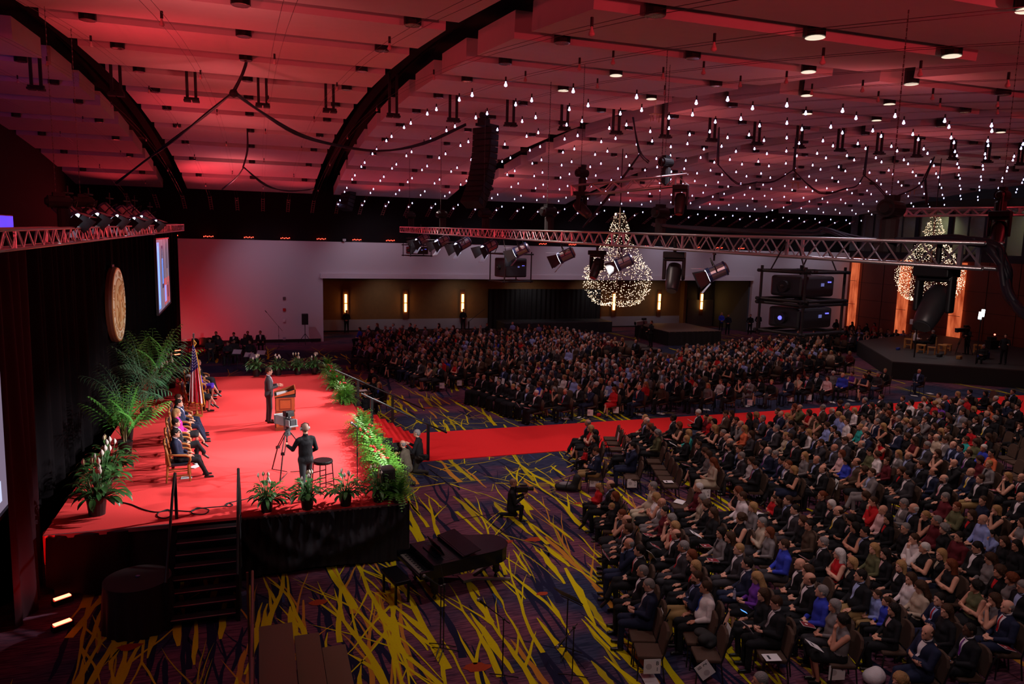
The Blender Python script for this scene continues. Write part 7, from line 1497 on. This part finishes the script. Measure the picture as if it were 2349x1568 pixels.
for px, py, lab in ((1706, 1402, 'phone with a bright blue screen held by the woman with long brown hair'), (2170, 1509, 'phone with a bright blue screen held by the man looking down at the lower right')):
    p = P(px, py, .78); b = MB(); b.box((0, 0, 0), (.15, .075, .009)); b.box((0, 0, .006), (.135, .066, .002), 1); o = b.build('phone', [M_black, mat('phone_glow', (.1, .3, .8), .4, emis=(.10, .35, .95), es=1.3)], loc=p); o.rotation_euler = (0, -.5, 2.9); tag(o, lab, 'phone')
p = P(1500, 1040, .6); b = MB(); b.lathe([(.03, 0), (.032, .14), (.012, .18), (.014, .21)], 10); o = b.build('water_bottle', mat('bottle_clear', (.4, .4, .6), .1, alpha=.5), loc=P(1497, 1042, .48)); tag(o, 'clear water bottle on the empty chair beside the olive top woman', 'bottle')
b = MB(); b.lathe([(.03, 0), (.032, .14), (.012, .18), (.014, .21)], 10); o = b.build('water_bottle', MATS['bottle_clear'], loc=P(1684, 1372, .72)); tag(o, 'clear water bottle held by the blonde woman in purple', 'bottle')
# infant carrier and bag
p = P(1300, 1110, .2); e = empty('infant_carrier', (p.x, p.y, 0), 2.6, 'black and grey infant carrier on the carpet beside the front row', 'baby carrier')
B = Body(); B.cap((-.2, 0, .14), (.25, 0, .12), .15, .12, 0, .05, sc=(1, 1.3, .8)); B.cap((-.22, 0, .2), (-.32, 0, .45), .14, .12, 0, .05, sc=(1, 1.2, 1)); B.ell((.05, 0, .33), (.28, .13, .17), 0, .03, sub=True)
V, F, m = B.mesh(.02); o = bpy.data.objects.new('shell', make_mesh('shell', V, F, [M_dark], None, True)); link(o, e)
b = MB(); b.sphere((.02, 0, .19), .17, 12, sc=(1.4, .7, .5)); b.build('padding', mat('grey_padding', (.22, .20, .22), .9), e, smooth=True); b = MB(); b.tube([(0, -.22, .15), (-.05, -.22, .33), (-.08, 0, .42), (-.05, .22, .33), (0, .22, .15)], .016, 6); b.build('handle', M_black, e)
p = P(1610, 1470, .5); B = Body(); RB = random.Random(5)
for i in range(9): B.ell((RB.uniform(-.12, .12), RB.uniform(-.16, .16), RB.uniform(.0, .12)), (RB.uniform(.08, .14), RB.uniform(.08, .14), .07), 0, .04)
V, F, m = B.mesh(.02); o = bpy.data.objects.new('folded_coat', make_mesh('folded_coat', V, F, [M_dark], None, True)); link(o); o.location = p + Vector((0, 0, .03)); tag(o, 'dark coat heaped on a chair seat behind the B 2 sign', 'coat')
p = P(1338, 888, 0)
for px, py, lab, s in ((1373, 950, 'small red bag on the floor left of the red dressed woman', .12), (2005, 1553, 'white crumpled bag on the floor at the lower edge', .2)):
    p = P(px, py, .1); B = Body(); B.ell((0, 0, .6 * s), (1.1 * s, .8 * s, .7 * s), 0, .02); B.ell((.5 * s, .2 * s, .8 * s), (.5 * s, .5 * s, .5 * s), 0, .05); V, F, m = B.mesh(.02); o = bpy.data.objects.new('handbag', make_mesh('handbag', V, F, [cmat('c', 'R' if s < .15 else 'W')], None, True)); link(o); o.location = (p.x, p.y, 0); tag(o, lab, 'bag')
# ================================================================== people on and around the stage
def hero(key, B, T, info, loc, rz, skin, top, bot, hair, hm, label, shirt=None, tie=None, scarf=None, sc=1, beard=None, shoe=None, group=None, h=.0085):
    variant(key, B, T, info, h, lo=False); return put_person(key, loc, rz, skin, top, bot, hair, hm, shirt, tie, scarf, label, group, sc, beard, shoe)
def glasses(o, key, m=None):
    M = Matrix(VAR[key]['T'].tolist()); b = MB(); b.M = M
    for s in (-1, 1):
        pts = [(.098, s * .033 + .019 * math.cos(t), .012 + .015 * math.sin(t)) for t in np.linspace(0, 2 * PI, 13)]; b.tube(pts, .0018, 4); b.tube([(.095, s * .052, .016), (.0, s * .082, .016)], .0018, 4)
    b.tube([(.1, -.014, .014), (.1, .014, .014)], .0018, 4); b.build('glasses', m or M_black, o)
# speaker at the lectern
arms = {-1: ((.02, -.25, 1.14), (.27, -.13, 1.20), (.95, .1, .1), (0, 0, -1), .25), 1: ((.02, .25, 1.14), (.27, .12, 1.20), (.95, -.1, .1), (0, 0, -1), .25)}
B, T, I = standing(False, .05, .18, arms, [((.03, -.10, .49), (.0, -.11, .10)), ((-.02, .10, .49), (-.06, .11, .10))])
ps = P(622, 968, STZ)
o = hero('speaker', B, T, I, (ps.x - .05, ps.y, STZ), .0, SK[2], mat('suit_dark_grey', (.045, .038, .048), .8, noise=.1, nscale=30), MATS['suit_dark_grey'], 'short', cmat('h', 'b'), 'man with glasses in a dark grey suit standing at the lectern, hands on his pages', M_shirtw, cmat('t', 'u'), sc=1.03)
glasses(o, 'speaker')
# camera operator on the stage
arms = {-1: ((-.02, -.26, 1.14), (.16, -.20, 1.02), (.9, .1, .1), (0, 0, -1), .6), 1: ((.08, .28, 1.18), (.33, .30, 1.22), (1, 0, .1), (0, -1, 0), .9)}
B, T, I = standing(False, -.1, .1, arms, [((.06, -.10, .49), (.10, -.13, .10)), ((-.10, .12, .50), (-.30, .20, .10))])
pc_ = P(706, 1146, STZ); I['nofront'] = 1
o = hero('operator', B, T, I, (pc_.x - .02, pc_.y + .25, STZ), math.radians(112), SK[0], cmat('c', 'K'), mat('trousers_dark', (.014, .016, .022), .8), 'crop', mat('hair_shaved', (.22, .12, .09), .6), 'bald camera operator in black wearing headphones, seen from behind on the stage', None)
b = MB(); b.M = Matrix(T.tolist())
for s in (-1, 1): b.cyl((-.005, s * .078, -.002), (-.005, s * .112, -.002), .040, n=14, m=0)
b.tube([(-.005, -.098, .02), (-.01, -.085, .10), (-.01, 0, .135), (-.01, .085, .10), (-.005, .098, .02)], .010, 6, 1); o2 = b.build('headphones', [mat('headset_white', (.5, .48, .52), .5), M_black], loc=o.location, rz=o.rotation_euler[2]); tag(o2, 'white and black headphones worn by the stage camera operator', 'headphones')
# tripod and broadcast camera
def tripod_camera(loc, rz, H, lab, body, sc=1, grip=True, view=True):
    e = empty('camera_tripod', loc, rz, 'black tripod under the ' + lab, 'tripod', None, sc); b = MB()
    for k in range(3):
        a = k * 2.094 + .3; d = Vector((math.cos(a), math.sin(a), 0)); s_ = Vector((-d.y, d.x, 0)) * .035
        L = MB()
        for q in (-1, 1): L.cyl(Vector((0, 0, H - .05)) + d * .07 + s_ * q, Vector((0, 0, .62)) + d * .40 + s_ * q, .015, n=6)
        L.cyl(Vector((0, 0, .70)) + d * .37, Vector((0, 0, .02)) + d * .62, .018, n=6); L.cyl(Vector((0, 0, .02)) + d * .64, Vector((0, 0, .06)) + d * .05, .012, n=5); L.box(Vector((0, 0, .66)) + d * .38, (.06, .09, .07), rz=a); L.build('leg', M_black, e)
    b.cyl((0, 0, H - .12), (0, 0, H + .02), .09, .06, 12); b.box((0, 0, H + .08), (.16, .14, .12)); b.build('head', mat('tripod_grey', (.10, .10, .11), .35, .6), e)
    if grip: b = MB(); b.cyl((-.05, .08, H + .05), (-.45, .22, H - .12), .014, n=6); b.cyl((-.40, .20, H - .10), (-.50, .24, H - .14), .022, n=8); b.build('pan_bar', M_black, e)
    c = empty('video_camera', (loc[0], loc[1], loc[2] + (H + .14) * sc), rz, lab, 'video camera', None, sc); c.rotation_euler = (0, .08, rz)
    b = MB(); b.box((.24, 0, .12), (.52, .24, .24), taper=.93); b.box((.515, 0, .12), (.03, .27, .27), 0); b.build('lens_housing', body, c, bevel=.02); b = MB(); b.cyl((.53, 0, .12), (.55, 0, .12), .10, n=18); b.build('lens', mat('glass_black', (.01, .01, .02), .05), c)
    b = MB(); b.box((-.18, 0, .10), (.34, .15, .20)); b.box((-.08, 0, .005), (.5, .14, .03)); b.box((-.28, -.09, .03), (.12, .04, .06)); b.build('camera_body', mat('camera_dark', (.03, .03, .035), .4), c, bevel=.015)
    b = MB(); b.box((-.24, .10, .10), (.22, .03, .17)); b.box((-.24, -.10, .10), (.22, .03, .17)); b.box((-.37, 0, .02), (.04, .24, .04)); b.build('side_panel', body, c, bevel=.01)
    if view: b = MB(); b.box((-.14, .02, .33), (.20, .22, .14)); b.box((-.26, .02, .32), (.08, .17, .11)); b.cyl((-.12, 0, .2), (-.12, 0, .28), .02); b.build('viewfinder', M_black, c, bevel=.02)
    return c
M_cgrey = mat('broadcast_grey', (.20, .205, .215), .5)
pt = P(660, 1090, STZ); tripod_camera((pt.x + .02, pt.y + .1, STZ), math.radians(112), 1.16, 'grey broadcast camera on the stage aimed at the speaker', M_cgrey, 1.0)
# seated dignitaries on the stage, facing the hall
def dig(i, px, py, rzd, fem, arms, legs_, hair, hc, top, bot, lab, tie=None, skirt=False, dx=0, lean=0, yaw=0, robe=False, sleeve=1, shirt=True, scarf=None, wide=1, glas=False, skin=2):
    lean = -.10 if not robe else -.05; legs = {'flat': 'ext'}.get(legs_, legs_)
    B, T, I = seated(fem, arms, legs, yaw, .0, skirt=skirt, lean=lean, robe=robe, sleeve=sleeve, wide=wide); key = 'dig%d' % i; p = P(px, py, STZ + 1.18); p.x += .07; sh = 0
    o = hero(key, B, T, I, (p.x + .02, p.y, STZ), math.radians(rzd), SK[skin], cmat('c', top) if isinstance(top, str) and len(top) == 1 else MATS[top], bmat(bot) if not bot.startswith('suit') else MATS[bot], hair, cmat('h', hc) if hc in HC else None, lab, M_shirtw if shirt and not fem and not robe else None, cmat('t', tie) if tie else None, cmat('c', scarf) if scarf else None, group='dignitaries seated on the stage', sc=.96, h=.0095 if i < 5 else .012)
    if glas: glasses(o, key)
    put_oak(p.x + .02 - .02, p.y, math.radians(rzd), 'oak armchair holding the ' + lab.split(',')[0])
CC['H'] = ('bright magenta', (.55, .02, .25)); CC['J'] = ('royal violet', (.08, .03, .50))
dig(0, 401, 993, 4, False, 'thigh', 'flat', 'short', 'k', 'N', 'K', 'nearest seated man with glasses in a navy suit', 'r', glas=True, lean=.02)
dig(1, 402, 969, 2, False, 'lap', 'crossed', 'short', 'k', 'K', 'K', 'seated man in a black suit with one leg crossed, second from near', 's', lean=.02)
dig(2, 404, 946, 0, True, 'lap', 'crossed', 'bob', 'y', 'H', 'K', 'blonde woman in a bright magenta jacket seated on the stage', skirt=True)
dig(3, 409, 924, -2, False, 'thigh', 'flat', 'short', 'k', 'N', 'N', 'seated man in a navy suit beside the magenta jacket', 'u')
dig(4, 408, 912, -3, False, 'lap', 'flat', 'short', 'b', 'N', 'N', 'seated man with brown hair in navy, fifth from near', 'k', lean=.03)
dig(5, 431, 866, -5, False, 'lap', 'crossed', 'short', 'g', 'N', 'N', 'grey haired man in a dark blue suit seated behind the flag', 'r')
dig(6, 442, 869, -6, True, 'lap', 'crossed', 'long', 'b', 'K', 'K', 'woman with bare legs and black heels seated right behind the flag', skirt=True)
dig(7, 452, 846, -8, True, 'lap', 'crossed', 'long', 'y', 'J', 'J', 'blonde woman in a violet blue dress seated beyond the flag', skirt=True, sleeve=0)
dig(8, 440, 838, -8, False, 'lap', 'flat', 'short', 'g', 'K', 'K', 'grey haired man in black robe seated at the far end', robe=True, shirt=False)
dig(9, 452, 831, -10, True, 'lap', 'flat', 'bob', 'y', 'K', 'K', 'blonde person in a black robe, farthest on the stage', robe=True)
for i, (px, py) in enumerate(((428, 1095), (447, 1070), (455, 1062), (492, 906))):
    p = P(px, py, STZ + .01); b = MB(); b.box((0, 0, .004), (.26, .20, .006), rz=i); o = b.build('paper_sheet', M_white, loc=p); tag(o, 'white sheet under the stage armchairs, %s from near' % nth[i], 'paper', 'sheets under the stage chairs')
# kneeling photographers
def kneel(key, loc, rz, top, bot, hair, hm, lab, arms, lean=.15, sc=1, yaw=0, pitch=0, low=0):
    B = Body(); hz = .52; dz = hz - .93
    B2, T, I = standing(False, yaw, pitch, arms, [((.30, -.12, .90 + low * .6), (.28, -.12, .51 + low)), ((.12, .10, .53 + low), (-.28, .12, .53 + low), (-.6, 0, -.5))], lean=lean); I['nofront'] = 1; hero(key, B2, T, I, (loc[0], loc[1], loc[2] - (.43 + low) * sc), rz, SK[0], top, bot, hair, hm, lab, None, None, None, sc)
aH = {-1: ((.12, -.24, 1.14), (.36, -.10, 1.30), (.9, .4, .3), (0, 1, 0), .8), 1: ((.12, .24, 1.14), (.36, .10, 1.30), (.9, -.4, .3), (0, -1, 0), .8)}
p1 = P(936, 1108, 0); kneel('photo1', (p1.x, p1.y, 0), math.radians(140), mat('vest_tan_grey', (.085, .07, .05), .9, noise=.3, nscale=30), mat('trousers_dark2', (.03, .03, .03), .8), 'thin', cmat('h', 'g'), 'kneeling photographer in a tan vest beside the stage steps', aH, .25)
p1 = P(962, 1085, 0); kneel('photo2', (p1.x, p1.y, 0), math.radians(150), cmat('c', 'K'), mat('trousers_olive', (.03, .028, .022), .8), 'crop', cmat('h', 'g'), 'kneeling photographer in black with a grey cap at the aisle start', aH, .1, 1.08)
p1 = P(1172, 1190, 0); kneel('photo3', (p1.x, p1.y, 0), math.radians(-20), cmat('c', 'K'), cmat('c', 'K'), 'crop', mat('hair_shaved', (.2, .1, .08), .6), 'kneeling camera man in black headphones on the open carpet', aH, .05, .95, low=.14)
def handcam(loc, rz, lab, s=1):
    e = empty('handheld_camera', loc, rz, lab, 'camera', None, s); b = MB(); b.box((0, 0, 0), (.14, .15, .11)); b.build('body', M_black, e, bevel=.01); b = MB(); b.cyl((.07, 0, 0), (.24, 0, 0), .045, .05, 14); b.build('lens', M_black, e)
handcam((P(976, 1048, .7).x, P(976, 1048, .7).y, .72), 2.2, 'black camera with a long lens at the hip of the photographer in black')
c3 = P(1172, 1190, 0); e = empty('shoulder_camera', (c3.x + .30, c3.y - .10, .84), math.radians(-10), 'black shoulder video camera held by the kneeling camera man', 'video camera'); b = MB(); b.box((-.05, 0, .02), (.34, .13, .17)); b.box((.0, -.02, .14), (.20, .05, .05)); b.build('body', M_black, e, bevel=.02); b = MB(); b.cyl((.12, 0, .03), (.28, 0, .03), .05, .06, 14); b.build('lens', M_dark, e); b = MB(); b.box((.05, .11, .08), (.14, .06, .07)); b.build('viewfinder', M_black, e)
cable([(1180, 1195), (1150, 1220), (1120, 1235)], 'thin cable behind the kneeling camera man', .008, z=.02)
cable([(985, 1075), (1030, 1110), (1085, 1165), (1150, 1215), (1165, 1225)], 'long thin black cable crossing the carpet from the aisle to the camera man', .010, z=.02)
cable([(1018, 1205), (1060, 1190), (1150, 1175)], 'thin black cable from the piano to the camera man', .008, z=.02)
# staff by the far stage front
SP = {}
for px, py, top, hair, hc, fem, lab in ((853, 851, 'K', 'short', 'b', False, 'man in black seated in the dark beyond the far handrail'), (857, 873, 'K', 'short', 'r', True, 'red haired woman in black seated beyond the far handrail'), (869, 884, 'K', 'long', 'y', True, 'blonde woman in black with a blue lanyard seated beyond the far handrail'), (838, 905, 'K', 'short', 'b', True, 'person in dark clothes bending low behind the near ferns')):
    p = P(px, py, 1.2); put_person('f0' if fem else 'm0', (p.x, p.y, 0), math.radians(215 if px < 860 else 235), SK[0], cmat('c', top), cmat('c', 'K'), hair, cmat('h', hc), None, None, cmat('c', 'U') if px == 869 else None, lab, 'staff seated beside the stage'); put_chair(p.x, p.y, math.radians(225), 'chair under the ' + lab, False, 'staff chairs beside the stage')
p = P(828, 897, .8); b = MB(); b.box((0, 0, 0), (.8, .5, .03)); b.cyl((-.3, 0, -.75), (-.3, 0, 0), .02); b.cyl((.3, 0, -.75), (.3, 0, 0), .02); b.box((0, 0, .03), (.5, .34, .02), 1); o = b.build('side_table', [M_dark, M_white], loc=(p.x, p.y, .8)); tag(o, 'small black table with white papers behind the ferns', 'table')
# band beyond the stage
dark_u = mat('band_uniform', (.012, .012, .018), .8)
for i, (px, py, var, lab) in enumerate(((495, 763, 'm0', 'band member in dark uniform, back row nearest the curtain'), (536, 765, 'm4', 'band member in dark uniform, back row second'), (568, 762, 'm0', 'band member in dark uniform, back row third'), (597, 761, 'm1', 'band member in dark uniform, back row nearest the loudspeaker'), (481, 779, 'm4', 'band member in dark uniform, front row nearest the curtain'), (500, 772, 'm4', 'band member holding an instrument behind the front row'), (522, 786, 'm4', 'band member seen from behind with short dark hair'), (562, 769, 'm0', 'band member in the middle before the taller bald one'), (537, 781, 'm4', 'band member low behind the sheet music'), (573, 783, 'm1', 'band member with pale hands beside the wide music stand'))):
    p = P(px, py + 2, 1.2); put_person(var, (p.x, p.y, 0), math.radians(250 + i * 7 % 30), SK[1], dark_u, dark_u, 'crop', cmat('h', 'k' if i % 3 else 'b'), M_shirtw if i in (1, 3) else None, None, None, lab, 'band members beyond the stage'); put_chair(p.x, p.y, math.radians(250), 'dark chair under the ' + lab, False, 'band chairs')
for i, (px, py) in enumerate(((443, 790), (462, 788), (476, 788))):
    p = P(px, py, .6); put_chair(p.x, p.y, math.radians(250), 'empty dark chair by the curtain end of the band, %s' % nth[i], False, 'band chairs')
M_brass = mat('brass_instrument', (.55, .32, .08), .25, .9)
for i, (px, py, lab) in enumerate(((487, 797, 'shiny brass horn held by the front band member'), (505, 818, 'small brass instrument standing on the floor by the band'), (617, 838, 'brass instrument bells behind the stage lilies'))):
    p = P(px, py, .7 if i == 0 else .4); e = empty('brass_horn', p, i, lab, 'instrument', 'band instruments'); b = MB(); b.lathe([(.012, -.3), (.02, -.05), (.05, .08), (.11, .16)], 16); b.build('bell', M_brass, e, smooth=True); b = MB(); b.tube([(0, 0, -.3), (.1, 0, -.34), (.18, 0, -.2), (.14, 0, 0), (.05, 0, -.02)], .012, 6); b.build('tubing', M_brass, e)
micstand(640, 800, 1.5, 'tall boom microphone stand by the white wall near the band', (-.7, 0, .9), True)
# standing guards and camera crews far away
variant('stand_g', *(lambda r: (r[0], r[1], dict(r[2], nofront=1)))(standing(False, 0, 0, {s: ((.05, s * .26, 1.14), (.16, s * .05, 1.0), (.3, -s, 0), (-1, 0, 0), .5) for s in (-1, 1)})), h=.014, lo=False)
variant('stand_c', *(lambda r: (r[0], r[1], dict(r[2], nofront=1)))(standing(False, .1, .1, arms)), h=.014, lo=False)
for px, py, z, var, rz, lab, top, hc in ((795, 763, 0, 'stand_g', 260, 'standing guard in black before the leftmost sconce', 'K', 'k'), (1062, 757, 0, 'stand_g', 262, 'standing guard in black before the third sconce', 'K', 'k'), (1492, 795, .6, 'stand_c', 185, 'standing camera operator in black on the low platform', 'K', 'b'), (1584, 746, 0, 'stand_g', 255, 'standing guard in dark suit before the sconces right of the chandelier', 'N', 'b'), (2216, 812, 1.04, 'stand_c', 170, 'standing camera operator in black on the interview platform', 'K', 'b'), (2300, 835, 1.04, 'stand_c', 200, 'standing technician in black at the control desk on the interview platform', 'K', 'b'), (1653, 760, 0, 'stand_g', 250, 'standing woman in a blue top by the grey doors', 'U', 'y'), (1668, 768, 0, 'stand_g', 240, 'standing man in a navy suit facing the seats by the doors', 'N', 'k'), (1693, 748, 0, 'stand_g', 240, 'standing man in a black tuxedo in the doorway', 'K', 'b'), (1719, 768, 0, 'stand_g', 220, 'standing youth in a black jacket left of the white pier', 'K', 'k'), (1738, 765, 0, 'stand_g', 210, 'standing youth with brown hair in a black jacket at the pier', 'K', 'b'), (1915, 778, 0, 'stand_g', 200, 'standing woman in black against the white wall end', 'K', 'k'), (1951, 785, 0, 'stand_g', 190, 'standing woman in black at the first copper light column', 'K', 'b'), (1984, 790, 0, 'stand_g', 190, 'standing woman in black with long hair before the panelled wall', 'K', 'k'), (2002, 788, 0, 'stand_g', 185, 'standing woman in a red top before the panelled wall', 'R', 'k')):
    p = P(px, py, z); fem = 'woman' in lab; put_person(var, (p.x, p.y, z), math.radians(rz), SK[0], cmat('c', top), cmat('c', 'K'), 'long' if fem else 'crop', cmat('h', hc), None, None, None, lab, 'standing people around the hall', .94 if fem else 1)
p = P(1468, 790, .6); tripod_camera((P(1470, 797, .6).x, P(1470, 797, .6).y, .6), math.radians(190), 1.35, 'grey broadcast camera on the low platform among the seats', M_cgrey, 1.05)
p = P(2205, 812, 1.04); tripod_camera((p.x, p.y, 1.04), math.radians(170), 1.3, 'dark video camera on the interview platform', M_black, 1)
for px, py, rz, top, hair, hc, lab in ((2103, 760, 300, 'W', 'thin', 'g', 'man in a white shirt and tie seated in a pine chair on the interview platform'), (2140, 762, 100, 'K', 'short', 'g', 'grey haired interviewer in a dark jacket seen from behind on the platform'), (2256, 795, 200, 'K', 'crop', 'g', 'bald person sitting low behind the light stand')):
    p = P(px, py, 1.04 + 1.2 if px < 2200 else 2.0); put_person('m4', (p.x, p.y, 1.04 - (0 if px < 2200 else .25)), math.radians(rz), SK[0], cmat('c', top), cmat('c', 'K'), hair, cmat('h', hc), None, cmat('t', 'r') if top == 'W' else None, None, lab, 'people on the interview platform')
b = MB(); p = P(2275, 800, 1.04); b.box((0, 0, .55), (.9, .5, .06)); b.box((0, 0, .3), (.8, .4, .5)); b.box((-.1, 0, .72), (.5, .3, .2)); o = b.build('control_desk', M_dark, loc=(p.x, p.y, 1.04)); tag(o, 'dark control desk with a small red lamp on the interview platform', 'desk')
b = MB(); b.sphere((0, 0, 0), .06, 8); o = b.build('tally_light', mat('tally_red', (1, .1, .1), .4, emis=(1, .12, .08), es=6, nomis=True), loc=P(2282, 767, 1.98)); tag(o, 'small glowing red lamp above the control desk', 'lamp')
